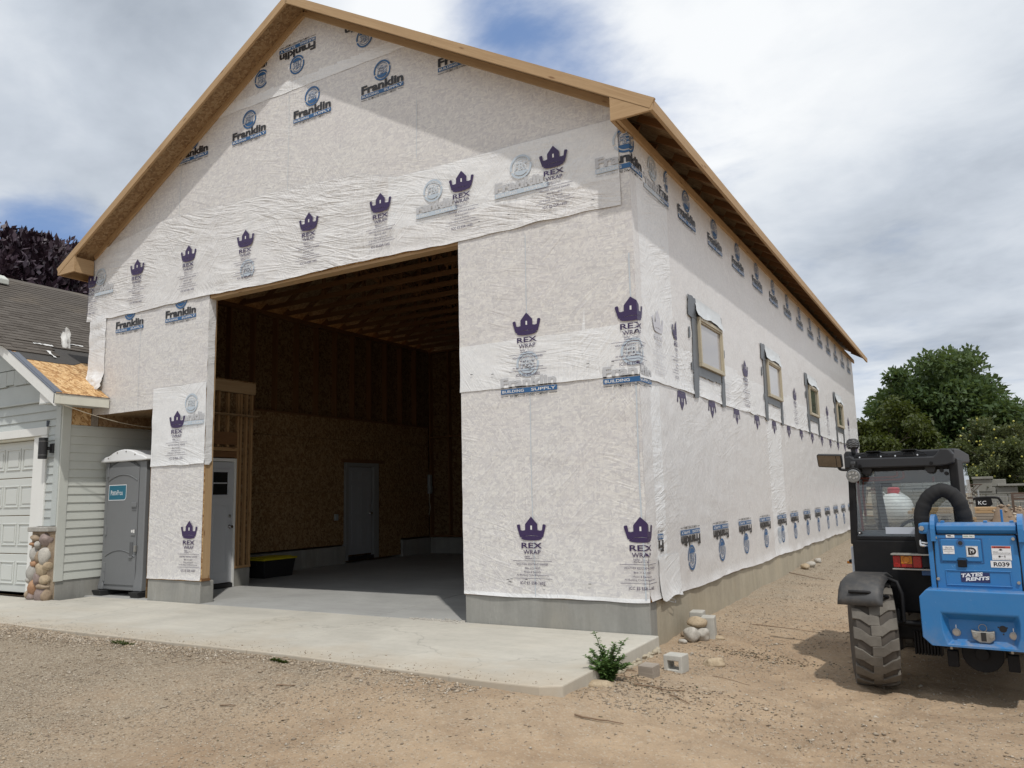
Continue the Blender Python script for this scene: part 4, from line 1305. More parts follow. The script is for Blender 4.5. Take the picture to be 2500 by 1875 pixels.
# right of the door
put(REX, 'F', -1.325, 3.52, 0.0275, sh_right_up)
bend(REX, -0.045, 3.515, 0.0275, 0.025, sh_right_up)
put(REX, 'F', -1.34, 1.195, 0.0195, sh_right_low)
bend(REX, -0.055, 1.18, 0.0195, 0.018, sh_right_low)
sl = cut(SUP, ('v', 0.082, -1))
put(sl, 'F', -1.69, 2.592, 0.0205, sh_right_low)
put(cut(SUPG, ('v', 0.082, 1)), 'F', -1.69, 2.592, 0.0262, sh_right_up)
bend(sl, -0.40, 2.592, 0.0205, 0.0185, sh_right_low)
bend(cut(SUPG, ('v', 0.082, 1)), -0.40, 2.592, 0.0262, 0.0238, sh_right_up)
# top corner: half under the band, half clear
bend(cut(SUP, ('u', 0.275, 1)), -0.38, 4.965, 0.0245, 0.0245, sh_side_up)
put(cut(SUPG, ('u', 0.275, -1)), 'F', -0.38, 4.965, 0.0435, sh_band)['kind'] = 'stuff'
# pier
put(REX, 'F', -7.45, 2.845, 0.034, sh_pier_up)
put(cut(SUPG, ('u', 0.66, -1), ('u', 0.10, 1)), 'F', -7.50, 2.61, 0.0325, sh_pier_up)
put(REX, 'F', -7.105, 1.185, 0.0215, sh_pier_low)
# side: upright row under the eave
so = 0.0265
k = 0
y = 1.62
while y + 0.75 < LEN:
    put(SUP, 'S', y, 4.895, so, sh_side_up)
    y += 1.318
put(cut(SUPG, ('u', 0.05, 1)), 'S', 0.34, 4.88, so, sh_side_up)
put(cut(SUP, ('u', 0.34, -1)), 'S', 0.90, 4.90, so, sh_side_up)
# side: crowns of the upper sheet between the windows
for y in (4.62, 8.64, 12.77, 16.65):
    put(REX, 'S', y, 3.46, so, sh_side_up)
put(cut(REX, ('u', -0.02, -1)), 'S', 1.30, 3.50, so, sh_side_up)
put(REXG, 'S', 0.62, 3.48, so, sh_side_up)
for y in (1.95, 3.45, 5.95, 7.4, 10.05, 11.5):
    put(cut(REXG, ('v', -0.47, -1)), 'S', y, 3.46, so - 0.001, sh_side_up)
# side: upside-down crowns peeping out under the seam
tipcut = cut(REX, ('v', -0.235, 1))
y = 1.37
while y < LEN - 0.3:
    put(tipcut, 'S', y, 2.395, 0.0165, sh_side_low, True)
    y += 1.29
# side: upside-down supplier row along the foot
y = 1.79
while y < LEN:
    put(SUP, 'S', y, 0.985, 0.0175, sh_side_low, True)
    y += 1.30 if abs(y - 6.99) > 0.3 else 1.13
put(cut(SUPG, ('v', 0.20, 1)), 'S', 6.72, 0.985, 0.0170, sh_side_low, True)
put(cut(SUP, ('u', 0.16, -1)), 'S', 0.46, 0.985, 0.0175, sh_side_low, True)

# staples
random.seed(4)
for k in range(16):
    x = random.uniform(-2.1, -0.2)
    z = random.choice([0.48, 2.86, 4.7]) + random.uniform(-.04, .04)
    off = 0.030 if z < 2 else 0.036
    if z > 4:
        off = 0.05
    MB().box((x - 0.016, -off, z), (x + 0.016, -off + 0.004, z + 0.006)).build('staple', 'ink_black', shop)

# ------------------------------------------------------------------ side windows with flashing
def window(yc, dark):
    y0, y1, z0, z1 = yc - 0.55, yc + 0.55, 3.03, 3.69
    f = MB()
    t, d0, d1 = 0.044, 0.012, 0.07
    f.box((d0, y0, z0), (d1, y1, z0 + t)).box((d0, y0, z1 - t), (d1, y1, z1)).box((d0, y0, z0 + t), (d1 - 0.001, y0 + t, z1 - t)).box((d0, y1 - t, z0 + t), (d1 - 0.001, y1, z1 - t))
    fo = f.build('window', 'window_tan', shop, 0.004)
    g = MB().box((0.020, y0 + t, z0 + t), (0.034, y1 - t, z1 - t))
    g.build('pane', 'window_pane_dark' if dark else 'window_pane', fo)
    s = MB()
    s.box((0.034, y1 - t - 0.035, z0 + t), (0.056, y1 - t, z1 - t)).box((0.034, y0 + t, z0 + t), (0.056, y0 + t + 0.02, z1 - t))
    s.box((0.034, y0 + t + 0.021, z0 + t), (0.055, y1 - t - 0.036, z0 + t + 0.02)).box((0.034, y0 + t + 0.021, z1 - t - 0.02), (0.055, y1 - t - 0.036, z1 - t))
    s.build('sash', 'window_tan', fo, 0.003)
    rnd = random.Random(int(yc * 10))
    def tape(poly, off):
        b = MB()
        n = len(poly)
        pts = []
        for i in range(n):
            a, c = poly[i], poly[(i + 1) % n]
            m = max(1, int(math.hypot(c[0] - a[0], c[1] - a[1]) / 0.06))
            for k in range(m):
                t_ = k / m
                j = 0.012
                pts.append((a[0] + (c[0] - a[0]) * t_ + rnd.uniform(-j, j), a[1] + (c[1] - a[1]) * t_ + rnd.uniform(-j, j)))
        b.prism(pts, 'x', off - 0.004, off + 0.0025)
        return b.build('flashing_tape', 'butyl_tape', shop)
    L = yc - 2.69
    tape([(1.86 + L, 2.60), (2.04 + L, 2.60), (2.13 + L, 3.10), (2.16 + L, 3.66), (1.92 + L, 3.68)], 0.029)
    tape([(1.76 + L, 3.64), (2.27 + L, 3.67), (2.09 + L, 3.93), (1.79 + L, 3.92)], 0.034)
    tape([(3.13 + L, 2.60), (3.31 + L, 2.60), (3.35 + L, 3.1), (3.36 + L, 3.90), (3.27 + L, 3.90), (3.22 + L, 3.05)], 0.029)
    tape([(2.09 + L, 2.91), (3.12 + L, 2.90), (3.12 + L, 3.03), (2.09 + L, 3.03)], 0.031)
    for (yy, zz, h) in ((1.80 + L, 3.35, 0.16), (1.85 + L, 2.95, 0.10), (3.40 + L, 3.3, 0.14)):
        tape([(yy - 0.05, zz), (yy + 0.01, zz + 0.01), (yy + 0.02, zz + h), (yy - 0.035, zz + h * 0.9)], 0.030)
    # film flap folded over the head
    nu, nv = 22, 8
    vs = []
    for i in range(nu + 1):
        u = i / nu
        for j in range(nv + 1):
            v = j / nv
            y = (2.08 + L) + (1.20) * u + 0.06 * (1 - v) * (u - 0.2)
            z = 3.70 + 0.23 * v - 0.02 * (1 - v) * math.sin(u * 9)
            x = 0.036 + 0.046 * (1 - v) ** 2.2 + 0.018 * mnoise.noise(Vector((u * 7 + yc, v * 3, 1))) * (1 - v * 0.6)
            vs.append((x, y, z))
    b = MB()
    b.add(vs, [(i * (nv + 1) + j, (i + 1) * (nv + 1) + j, (i + 1) * (nv + 1) + j + 1, i * (nv + 1) + j + 1) for i in range(nu) for j in range(nv)])
    b.build('head_flap', 'flap_film', shop, smooth=180)
for k, yc in enumerate((2.69, 6.70, 10.80, 14.92)):
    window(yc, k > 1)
# bent wire under the loose corner of the wrap
MB().tube([(0.02, 0.42, 0.30), (0.05, 0.50, 0.27), (0.06, 0.62, 0.245), (0.05, 0.66, 0.26), (0.04, 0.58, 0.29), (0.03, 0.50, 0.30)], 0.004, 6).build('wire_tie', 'galvanized', shop)
# ------------------------------------------------------------------ the older house next door (gable front, garage door)
HX, HY = -9.65, -0.50
house = thing('old_house', 'older sage green house with lap siding, garage door and patched shingle roof', 'house', (HX, HY, 0))
HE, HZ, HS, HR = -9.18, 3.185, 0.589, -14.4
def hroof(x):
    return HZ + HS * (HE - x)
# core walls behind the boards
MB().box((-19.2, -0.36, 0.0), (-10.47, -0.30, 3.0)).build('wall_core', 'strand_board_deep_shade', house)
MB().box((-10.46, -0.48, 0.02), (-9.67, -0.30, 3.0)).build('wall_core', 'strand_board_deep_shade', house)
MB().box((-9.70, -0.299, 0.02), (-9.67, 2.12, 3.05)).build('wall_core', 'strand_board_deep_shade', house)
MB().box((-19.2, -0.48, 2.62), (-10.461, -0.361, 3.0)).build('wall_core', 'strand_board_deep_shade', house)
MB().prism([(-19.2, 3.001), (-9.67, 3.001), (HE - 0.55, hroof(HE - 0.55) - 0.1), (HR, hroof(HR) - 0.12), (-19.2, 3.3)], 'y', -0.48, -0.30).build('gable_core', 'siding_front', house)
# footing under the side siding
MB().box((-9.70, -0.49, -0.2), (-9.655, 2.1, 0.285)).build('footing', 'footing_concrete', house, 0.01)
# side siding: individual laps
z = 0.285
k = 0
random.seed(31)
while z < 2.72:
    h = 0.1345 if z > 0.45 else 0.137
    zt = min(z + h + 0.012, 2.755)
    prof = [(-9.668, z), (-9.640, z), (-9.657, zt), (-9.668, zt)]
    MB().prism(prof, 'y', -0.375, 2.1).build('siding_board', 'siding_sage', house)
    z += h
    k += 1
MB().box((-9.668, -0.372, 2.76), (-9.652, -0.04, 3.06)).build('bare_board', 'strand_board', house)
MB().box((-9.668, -0.03, 2.76), (-9.656, 0.09, 2.93)).build('bare_board', 'old_grey_wood', house)
MB().box((-9.668, 0.10, 2.76), (-9.655, 2.1, 3.0)).build('bare_board', 'strand_board_weathered_shaded', house)
# corner trim boards
MB().box((-9.668, -0.52, 0.272), (-9.632, -0.378, 3.06)).build('corner_board', 'siding_sage', house, 0.004)
MB().box((-9.80, -0.535, 1.14), (-9.6685, -0.500, 3.05)).build('corner_board', 'siding_front', house, 0.004)
# front lap boards between door trim and corner, above the door
z = 1.135
while z < 2.60:
    zt = min(z + 0.15, 2.62)
    MB().prism([(-0.482, z), (-0.514, z), (-0.494, zt), (-0.482, zt)], 'x', -10.03, -9.802).build('siding_board', 'siding_front', house)
    z += 0.1375
for (z0, z1, xr) in ((2.745, 2.865, -9.802), (2.862, 3.005, -9.802), (3.002, 3.155, -9.802), (3.195, 3.50, -9.90)):
    xr2 = xr
    MB().prism([(-0.482, z0), (-0.516, z0), (-0.494, z1), (-0.482, z1)], 'x', -16.5, xr2).build('siding_board', 'siding_front', house)
MB().prism([(-0.482, 2.60), (-0.514, 2.60), (-0.494, 2.744), (-0.482, 2.744)], 'x', -10.03, -9.802).build('siding_board', 'siding_front', house)
MB().box((-16.5, -0.545, 3.158), (-9.80, -0.482, 3.193)).build('belt_trim', 'siding_front', house, 0.004)
# staggered shakes in the gable
random.seed(14)
row = 0
z = 3.485
while z < 5.0:
    x = -10.2 - 0.0
    while x > -15.5:
        w = random.choice([0.24, 0.32, 0.40, 0.50])
        zb = z + random.choice([0.0, 0.03, 0.055])
        xl = x - w
        if hroof(xl) - 0.16 > z + 0.06:
            zt = z + 0.30
            pts = [(xl + 0.004, zb), (x - 0.004, zb), (x - 0.004, min(zt, hroof(x) - 0.14)), (xl + 0.004, min(zt, hroof(xl) - 0.14))]
            if pts[2][1] > zb + 0.02:
                MB().prism(pts, 'y', -0.482 - 0.005, -0.522 + 0.006 * row).build('shake', 'siding_front', house)
        x = xl
    z += 0.262
    row += 1
    if row > 4:
        break
# garage door: four sections with raised panels, in its recess
gd = MB().box((-16.5, -0.345, 0.02), (-10.475, -0.33, 2.56)).build('garage_door', 'door_panel_paint', house)
for r in range(4):
    z0 = 0.05 + r * 0.63
    sec = MB().box((-16.5, -0.372, z0), (-10.476, -0.346, z0 + 0.618)).build('door_section', 'door_panel_paint', house, 0.008)
    x = -10.53
    while x > -12.6:
        xl = x - 0.50
        b = MB()
        a, c, zb, zt = xl + 0.03, x - 0.03, z0 + 0.13, z0 + 0.50
        b.prism([(a, zb), (c, zb), (c, zb + 0.025), (a, zb + 0.025)], 'y', -0.388, -0.371).prism([(a, zt - 0.025), (c, zt - 0.025), (c, zt), (a, zt)], 'y', -0.388, -0.371)
        b.box((a, -0.387, zb + 0.025), (a + 0.025, -0.371, zt - 0.025)).box((c - 0.025, -0.387, zb + 0.025), (c, -0.371, zt - 0.025))
        b.box((a + 0.06, -0.384, zb + 0.06), (c - 0.06, -0.371, zt - 0.06))
        b.build('raised_panel', 'door_panel_paint', sec, 0.008)
        x = xl
MB().box((-16.5, -0.36, 0.004), (-10.476, -0.335, 0.05)).build('door_seal', 'black_plastic', house)
MB().box((-10.46, -0.36, 0.0), (-10.43, -0.30, 2.6)).build('door_jamb', 'white_trim', house, 0.003)
MB().box((-16.5, -0.49, 2.565), (-10.43, -0.36, 2.60)).build('door_jamb', 'cream_fascia', house, 0.003)
MB().box((-10.20, -0.535, 1.135), (-10.035, -0.484, 2.60)).build('door_trim', 'white_trim', house, 0.004)
MB().box((-10.46, -0.50, 0.02), (-10.205, -0.37, 2.6)).build('door_trim', 'white_trim', house, 0.004)
for a, c in ((-12.0, -10.86), (-10.855, -10.035), (-14.5, -12.005)):
    MB().box((a, -0.54, 2.603), (c, -0.484, 2.74)).build('door_trim', 'white_trim', house, 0.004)
MB().box((-10.055, -0.545, 2.742), (-10.035, -0.50, 2.84)).build('flashing', 'drip_metal', house)
# cobble pier with cap
MB().box((-10.16, -0.60, 0.0), (-9.66, -0.481, 1.05)).build('pier_core', 'stone_brown', house)
MB().box((-10.20, -0.665, 1.052), (-9.635, -0.482, 1.128)).build('pier_cap', 'stone_grey', house, 0.012, 2)
st = [(0.36, 0.955, .12, .055, 'stone_brown'), (0.10, 0.93, .12, .10, 'stone_mauve'), (0.40, 0.86, .075, .035, 'stone_rust'), (0.285, 0.845, .062, .07, 'stone_grey'), (0.38, 0.70, .115, .115, 'stone_grey'),
      (0.11, 0.675, .125, .145, 'stone_white'), (0.245, 0.66, .06, .10, 'stone_brown'), (0.36, 0.555, .115, .05, 'stone_rust'), (0.165, 0.475, .14, .12, 'stone_tan'), (0.41, 0.41, .13, .155, 'stone_grey'),
      (0.235, 0.325, .10, .13, 'stone_mauve'), (0.07, 0.31, .095, .08, 'stone_tan'), (0.36, 0.185, .12, .13, 'stone_rust'), (0.11, 0.21, .13, .05, 'stone_brown'), (0.385, 0.045, .075, .085, 'stone_mauve'), (0.145, 0.075, .155, .15, 'stone_mauve'), (0.02, 0.06, .06, .10, 'stone_brown'), (0.46, 0.08, .05, .09, 'stone_brown'), (0.46, 0.29, .05, .06, 'stone_grey'), (0.02, 0.52, .05, .07, 'stone_tan')]
for k, (dx, z, rx, rz_, mm) in enumerate(st):
    MB().blob((-9.66 - dx, -0.60, z), (rx, 0.085, rz_), k * 1.3, 3, 0.22, 1.2).build('cobble', mm, house, smooth=180)
# roof
def hslope(poly_xy, t0, t1):
    """polygon in plan on the house roof slope, slab between two heights above it"""
    return [(x, y, hroof(x) + t0) for x, y in poly_xy], [(x, y, hroof(x) + t1) for x, y in poly_xy]
def hslab(poly_xy, t0, t1, name, m):
    a, c = hslope(poly_xy, t0, t1)
    n = len(a)
    b = MB()
    b.add(a + c, [tuple(range(n)), tuple(range(2 * n - 1, n - 1, -1))] + [(i, (i + 1) % n, n + (i + 1) % n, n + i) for i in range(n)])
    return b.build(name, m, house)
YB = 9.0
for a, c in ((-0.90, 1.2), (1.206, 3.6), (3.606, YB)):
    xe_ = HE + 0.01 if a < 0 else -9.86
    if a < 0:
        hslab([(HE - 1.2, a), (HE + 0.008, a), (HE + 0.008, -0.036), (HE - 0.64, -0.036), (HE - 0.64, c), (HE - 1.2, c)], -0.02, 0.0, 'roof_panel', 'strand_board')
    else:
        hslab([(HE - 1.2, a), (-9.86, a), (-9.86, c), (HE - 1.2, c)], -0.02, 0.0, 'roof_panel', 'strand_board')
    hslab([(HR, a), (HE - 1.206, a), (HE - 1.206, c), (HR, c)], -0.02, 0.0, 'roof_panel', 'strand_board')
b = MB()
b.add([(HR, -0.9, hroof(HR)), (HR, YB, hroof(HR)), (-19.6, YB, hroof(HR) - HS * 5.2), (-19.6, -0.9, hroof(HR) - HS * 5.2), (HR, -0.9, hroof(HR) - .03), (HR, YB, hroof(HR) - .03), (-19.6, YB, hroof(HR) - HS * 5.2 - .03), (-19.6, -0.9, hroof(HR) - HS * 5.2 - .03)],
      [(0, 1, 2, 3), (7, 6, 5, 4), (0, 4, 5, 1), (1, 5, 6, 2), (2, 6, 7, 3), (3, 7, 4, 0)])
b.build('roof_slope', 'roof_felt', house)
# strand-board sheet joints and chalk lines on the bare patch are real gaps above; torn felt edge
def felt_edge(y):
    return HE - 1.13 - 0.10 * max(0, 1 - abs(y - (-0.1)) / 0.25) * 0.0 + (-0.16 * max(0, min(1, (y + 0.0) / 0.25)) if y > 0 else 0) + 0.025 * mnoise.noise(Vector((y * 5, 2, 1)))
fe = [(felt_edge(-0.82 + i * 0.06), -0.82 + i * 0.06) for i in range(34)]
hslab([(HE - 2.15, fe[-1][1]), (HE - 2.15, -0.84)] + fe, 0.002, 0.008, 'roof_underlay', 'roof_felt')
# shingle courses: near ones are single shingles, the rest one field
random.seed(77)
SH = []
for v in range(4):
    w = (0.225, 0.25, 0.21, 0.24)[v]
    b = MB()
    # local x = along the course (y world), local y = up-slope, z = out
    b.add([(0, 0, 0), (w - .004, 0, 0), (w - .004, 0.26, -0.008), (0, 0.26, -0.008), (0, 0, 0.015), (w - .004, 0, 0.015), (w - .004, 0.26, 0.001), (0, 0.26, 0.001)],
          [(0, 3, 2, 1), (4, 5, 6, 7), (0, 1, 5, 4), (1, 2, 6, 5), (2, 3, 7, 6), (3, 0, 4, 7)])
    SH.append((w, b.mesh('shingle', ['asphalt_shingle'])))
cs = math.cos(math.atan(HS))
sn = math.sin(math.atan(HS))
Mr = Matrix(((0, -cs, sn), (1, 0, 0), (0, sn, cs))).to_4x4()
count = 0
fld = MB()
course = 0
d = 1.62
Ltot = (HE - HR) / cs
while d < Ltot - 0.05:
    x0 = HE - d * cs
    y = -0.93 - 0.12 * (course % 2) - random.uniform(0, 0.05)
    while y < 4.6:
        w, me = SH[random.randrange(4)]
        if y + w > -0.93:
            lift = 0.010 + random.uniform(0, .004)
            # a torn strip is missing above the bare patch on the building side
            torn = (course < 3 and y > -0.35 + 0.1 * course + random.uniform(-.1, .1))
            M = Matrix.Translation((x0, y, hroof(x0) + lift)) @ Mr @ Matrix.Rotation(random.uniform(-.012, .012), 4, 'Z')
            if course == 3 and random.random() < 0.15:
                M = M @ Matrix.Rotation(R(-4), 4, 'X')
            if not torn:
                if y < 2.6 and count < 290:
                    o = link('shingle', me, house)
                    o.matrix_basis = M
                    count += 1
                else:
                    for p in me.polygons:
                        pass
                    fld.add([M @ v.co for v in me.vertices], [tuple(p.vertices) for p in me.polygons])
        y += w
    d += 0.142
    course += 1
o = fld.build('shingle_field', 'asphalt_shingle', house)
o['kind'] = 'stuff'
MB().prism([(HR - 0.16, hroof(HR) - 0.06), (HR, hroof(HR) + 0.035), (HR + 0.16, hroof(HR + 0.16) + 0.03), (HR + 0.16, hroof(HR + 0.16) + 0.012), (HR, hroof(HR) + 0.012), (HR - 0.16, hroof(HR) - 0.09)], 'y', -0.92, YB).build('ridge_cap', 'asphalt_shingle', house)
# verge: barge board, drip edge, eave fascia, eave box
def along(x0, x1, y0, y1, t0, t1, name, m, bev=0.0):
    vs = []
    for yv in (y0, y1):
        for x, t in ((x0, t0), (x1, t0), (x1, t1), (x0, t1)):
            vs.append((x, yv, hroof(x) + t))
    b = MB()
    b.add(vs, [(0, 1, 2, 3), (7, 6, 5, 4), (0, 4, 5, 1), (1, 5, 6, 2), (2, 6, 7, 3), (3, 7, 4, 0)])
    return b.build(name, m, house, bev)
along(HR, HE, -0.93, -0.895, -0.205, -0.012, 'barge_board', 'white_trim', 0.003)
along(HR, HE - 0.02, -0.938, -0.90, -0.010, 0.006, 'drip_edge', 'drip_metal')
along(HE - 1.35, HE - 0.02, -0.90, -0.80, 0.006, 0.012, 'drip_edge', 'drip_metal')
MB().box((HE - 0.03, -0.93, 3.02), (HE + 0.012, -0.85, 3.175)).build('fascia_end', 'cream_fascia', house, 0.003)
MB().box((HE - 0.028, -0.848, 3.02), (HE + 0.010, -0.040, 3.172)).build('eave_fascia', 'cream_fascia', house, 0.003)
MB().box((HE - 0.028, -0.93, 3.176), (HE + 0.022, -0.040, 3.184)).build('drip_edge', 'drip_metal', house)
MB().box((-9.64, -0.895, 3.045), (HE - 0.03, -0.040, 3.06)).build('soffit', 'siding_front', house)
MB().prism([(-9.66, 3.04), (HE - 0.05, 3.04), (HE - 0.05, 3.06), (-9.66, hroof(-9.66) - 0.19)], 'y', -0.892, -0.86).build('eave_return', 'white_trim', house, 0.003)
along(HR, HE - 0.1, -0.894, -0.484, -0.10, -0.085, 'verge_soffit', 'siding_front')
# roof vent
b = MB()
for x0, y0 in ((-14.02, 0.42),):
    z0 = hroof(x0)
    b.prism([(0, 0), (0.36, 0), (0.30, 0.10), (0.06, 0.10)], 'y', 0, 0.34)
vm = b.build('roof_vent', 'siding_sage', house, 0.02)
vm.matrix_basis = Matrix.Translation((-14.15, 0.30, hroof(-14.15) + 0.06)) @ Matrix.Rotation(math.atan(HS), 4, 'Y')
MB().box((-14.1, 0.34, hroof(-14.1) - 0.1), (-13.85, 0.60, hroof(-14.0) + 0.06)).build('vent_neck', 'black_plastic', house)

# ---- loose things on and about the house
b = MB()
random.seed(5)
nu, nv = 7, 9
vs = []
for i in range(nu + 1):
    for j in range(nv + 1):
        u, v = i / nu, j / nv
        yy = 0.17 + 0.16 * u - 0.02 * v + 0.03 * mnoise.noise(Vector((u * 4, v * 4, 3)))
        xx = -11.0 - 0.10 * v * (0.3 if v < .3 else 1) + 0.05 * mnoise.noise(Vector((u * 5, v * 3, 8)))
        h = (v ** 1.2) * 0.30 * (0.65 + 0.5 * math.sin(u * 2.6)) + 0.02
        vs.append((xx, yy + 0.06 * v, hroof(xx) + h))
b.add(vs, [(i * (nv + 1) + j, (i + 1) * (nv + 1) + j, (i + 1) * (nv + 1) + j + 1, i * (nv + 1) + j + 1) for i in range(nu) for j in range(nv)])
tag(b.build('torn_wrap_scrap', 'paper_white', smooth=180), 'white scrap of torn wrap standing upright on the shingle roof', 'scrap')
scr = [(-10.98, -0.17, 0.34, 0.05, 'long white shred of paper lying flat left of the upright scrap'), (-11.18, 0.55, 0.26, 0.04, 'white shred of paper lying on the shingles right of the upright scrap'), (-10.60, -0.23, 0.05, 0.26, 'pale torn strip lying down the slope above the bare boards')]
for x0, y0, ly, lx, lb in scr:
    b = MB()
    n = 8
    vs = []
    for i in range(n + 1):
        u = i / n
        for e in (-.5, .5):
            xx = x0 + lx * (e if ly > lx else (u - .5)) + 0.02 * mnoise.noise(Vector((u * 6, e, x0)))
            yy = y0 + ly * ((u - .5) if ly > lx else e) + 0.03 * mnoise.noise(Vector((u * 3, e * 2, y0)))
            vs.append((xx, yy, hroof(xx) + 0.032 + 0.02 * abs(mnoise.noise(Vector((u * 7, e * 3, 1))))))
    b.add(vs, [(2 * i, 2 * i + 1, 2 * i + 3, 2 * i + 2) for i in range(n)])
    tag(b.build('paper_scrap', 'paper_white', smooth=180), lb, 'scrap', 'paper scraps on the old roof')
# wall lamp
lamp = thing('wall_lamp', 'black cylindrical up-and-down wall lamp beside the garage door', 'lamp', (-9.93, -0.62, 2.36))
MB().cyl((-9.93, -0.645, 2.205), (-9.93, -0.645, 2.545), 0.066, n=24).build('lamp_body', 'black_plastic', lamp, 0.006, 2, 40)
MB().cyl((-9.93, -0.645, 2.262), (-9.93, -0.645, 2.266), 0.0675, n=24).cyl((-9.93, -0.645, 2.484), (-9.93, -0.645, 2.488), 0.0675, n=24).build('lamp_ring', 'steel', lamp, smooth=40)
MB().box((-9.95, -0.60, 2.35), (-9.86, -0.55, 2.40)).box((-9.90, -0.56, 2.30), (-9.80, -0.517, 2.45)).build('wall_bracket', 'black_plastic', lamp, 0.008)
# loose cord under the eave
pts = []
for i in range(19):
    t = i / 18
    pts.append((-9.2 + (-8.4 + 9.2) * t * 0.4, -0.86 + 2.0 * t, 3.03 - 0.34 * math.sin(min(1.0, t * 1.25) * math.pi / 2) * 1.0 + 0.05 * t))
tag(MB().tube(pts, 0.006, 6).build('hanging_cord', 'cord_tan', smooth=180), 'thin tan cord drooping from the old eave into the porch', 'cord')

# ------------------------------------------------------------------ portable toilet
pt = thing('portable_toilet', 'grey portable toilet with white roof under the porch overhang', 'toilet', (-9.0, 0.75, 0.0))
PX0, PX1, PY0, PY1, PZ0, PZ1 = -9.52, -8.46, 0.20, 1.30, 0.09, 2.16
for y in (0.14, 1.18):
    MB().box((-9.60, y, 0.0), (-9.30, y + 0.16, 0.085)).build('skid', 'black_plastic', pt, 0.012) if False else None
for x in (-9.46, -8.50):
    MB().prism([(0.06, 0.085), (0.10, 0.0), (1.35, 0.0), (1.38, 0.085)], 'x', x - 0.11, x + 0.11).build('skid', 'black_plastic', pt, 0.01)
def rounded(x0, x1, y0, y1, r, n=5):
    pts = []
    for cx, cy, a0 in ((x1 - r, y0 + r, -90), (x1 - r, y1 - r, 0), (x0 + r, y1 - r, 90), (x0 + r, y0 + r, 180)):
        for i in range(n + 1):
            a = R(a0 + 90 * i / n)
            pts.append((cx + r * math.cos(a), cy + r * math.sin(a)))
    return pts
MB().prism(rounded(PX0, PX1, PY0 + 0.012, PY1, 0.07), 'z', PZ0, PZ1).build('cabin', 'toilet_plastic', pt, smooth=40)
MB().prism(rounded(PX0 - 0.03, PX1 + 0.03, PY0 - 0.01, PY1 + 0.02, 0.09), 'z', PZ0 - 0.002, PZ0 + 0.10).build('base_skirt', 'toilet_plastic', pt, 0.015, 2, 40)
# vertical ribs on the flank and corner posts
for y in (0.30, 0.42, 0.56, 0.70, 0.84, 0.98, 1.12):
    MB().prism([(y - 0.03, 0.2), (y + 0.03, 0.2), (y + 0.03, 2.12), (y - 0.03, 2.12)], 'x', PX1 - 0.004, PX1 + 0.022).build('side_rib', 'toilet_plastic', pt, 0.012)
for x0, x1 in ((PX0 - 0.004, PX0 + 0.085), (PX1 - 0.165, PX1 + 0.004)):
    b = MB()
    zs = [0.09, 0.16, 0.30, 0.42, 2.14]
    ex = [0.035, 0.03, 0.008, 0.0, 0.0]
    vs = []
    for z, e in zip(zs, ex):
        vs += [(x0 - e * (1 if x0 < -9 else 0.2), 0.185 - e, z), (x1 + e * (0.2 if x0 < -9 else 1), 0.185 - e, z), (x1 + e * (0.2 if x0 < -9 else 1), 0.26, z), (x0 - e * (1 if x0 < -9 else .2), 0.26, z)]
    fs = [(3, 2, 1, 0), (16, 17, 18, 19)]
    for i in range(4):
        for k in range(4):
            j = (k + 1) % 4
            fs.append((i * 4 + k, i * 4 + j, i * 4 + 4 + j, i * 4 + 4 + k))
    b.add(vs, fs)
    b.build('corner_post', 'toilet_plastic', pt, 0.014, 3, 50)
# door with arched head
DX0, DX1 = PX0 + 0.09, PX1 - 0.17
dc = (DX0 + DX1) / 2
arch = [(DX0, 0.17)] + [(DX1, 0.17)] + [(DX1 - (DX1 - DX0) * i / 14, 2.03 + 0.12 * (1 - ((i / 14) * 2 - 1) ** 2)) for i in range(15)]
door = MB().prism(arch, 'y', 0.175, 0.215).build('door', 'toilet_plastic', pt, 0.008)
for zc, sg in ((1.83, 1), (0.62, 1)):
    pts = [(DX0 + 0.02 + (DX1 - DX0 - 0.04) * i / 14, 0.172, zc + 0.10 * (1 - ((i / 14) * 2 - 1) ** 2)) for i in range(15)]
    MB().tube(pts, 0.008, 6).build('arch_rib', 'toilet_plastic', door, smooth=60)
fr = [(DX0 + (DX1 - DX0) * i / 20, 0.182, 2.045 + 0.125 * (1 - ((i / 20) * 2 - 1) ** 2)) for i in range(21)]
MB().tube([(DX0, 0.186, 0.16)] + fr + [(DX1, 0.186, 0.16)], 0.008, 6).build('door_gap', 'toilet_dark', pt, smooth=60)
for z in (1.90, 0.95, 0.36, 0.22):
    MB().box((DX0 - 0.012, 0.160, z), (DX0 + 0.028, 0.185, z + 0.16)).build('hinge', 'toilet_plastic', door, 0.006)
b = MB()
b.box((DX1 - 0.14, 0.158, 1.40), (DX1 - 0.012, 0.176, 1.48))
b.build('moulded_vent', 'toilet_plastic', door, 0.01)
for z in (1.345, 1.375):
    MB().box((DX1 - 0.13, 0.170, z), (DX1 - 0.02, 0.178, z + 0.010)).build('moulded_vent', 'toilet_dark', door)
MB().box((DX1 - 0.13, 0.163, 0.95), (DX1 - 0.02, 0.176, 1.06)).build('latch_plate', 'toilet_plastic', door, 0.006)
MB().box((DX1 - 0.115, 0.158, 1.0), (DX1 - 0.075, 0.164, 1.04)).box((DX1 - 0.06, 0.157, 0.99), (DX1 - 0.03, 0.164, 1.045)).build('lock_dial', 'ink_white', door, 0.002)
MB().box((DX1 - 0.15, 0.164, 0.62), (DX1 - 0.07, 0.1745, 0.85)).build('pull_recess', 'toilet_dark', door, 0.006)
MB().box((DX1 - 0.155, 0.150, 0.60), (DX1 - 0.07, 0.176, 0.625)).build('pull_lip', 'toilet_plastic', door, 0.006)
MB().box((DX1 - 0.02, 0.150, 0.70), (DX1 + 0.03, 0.180, 0.80)).build('hasp', 'steel', pt, 0.004)
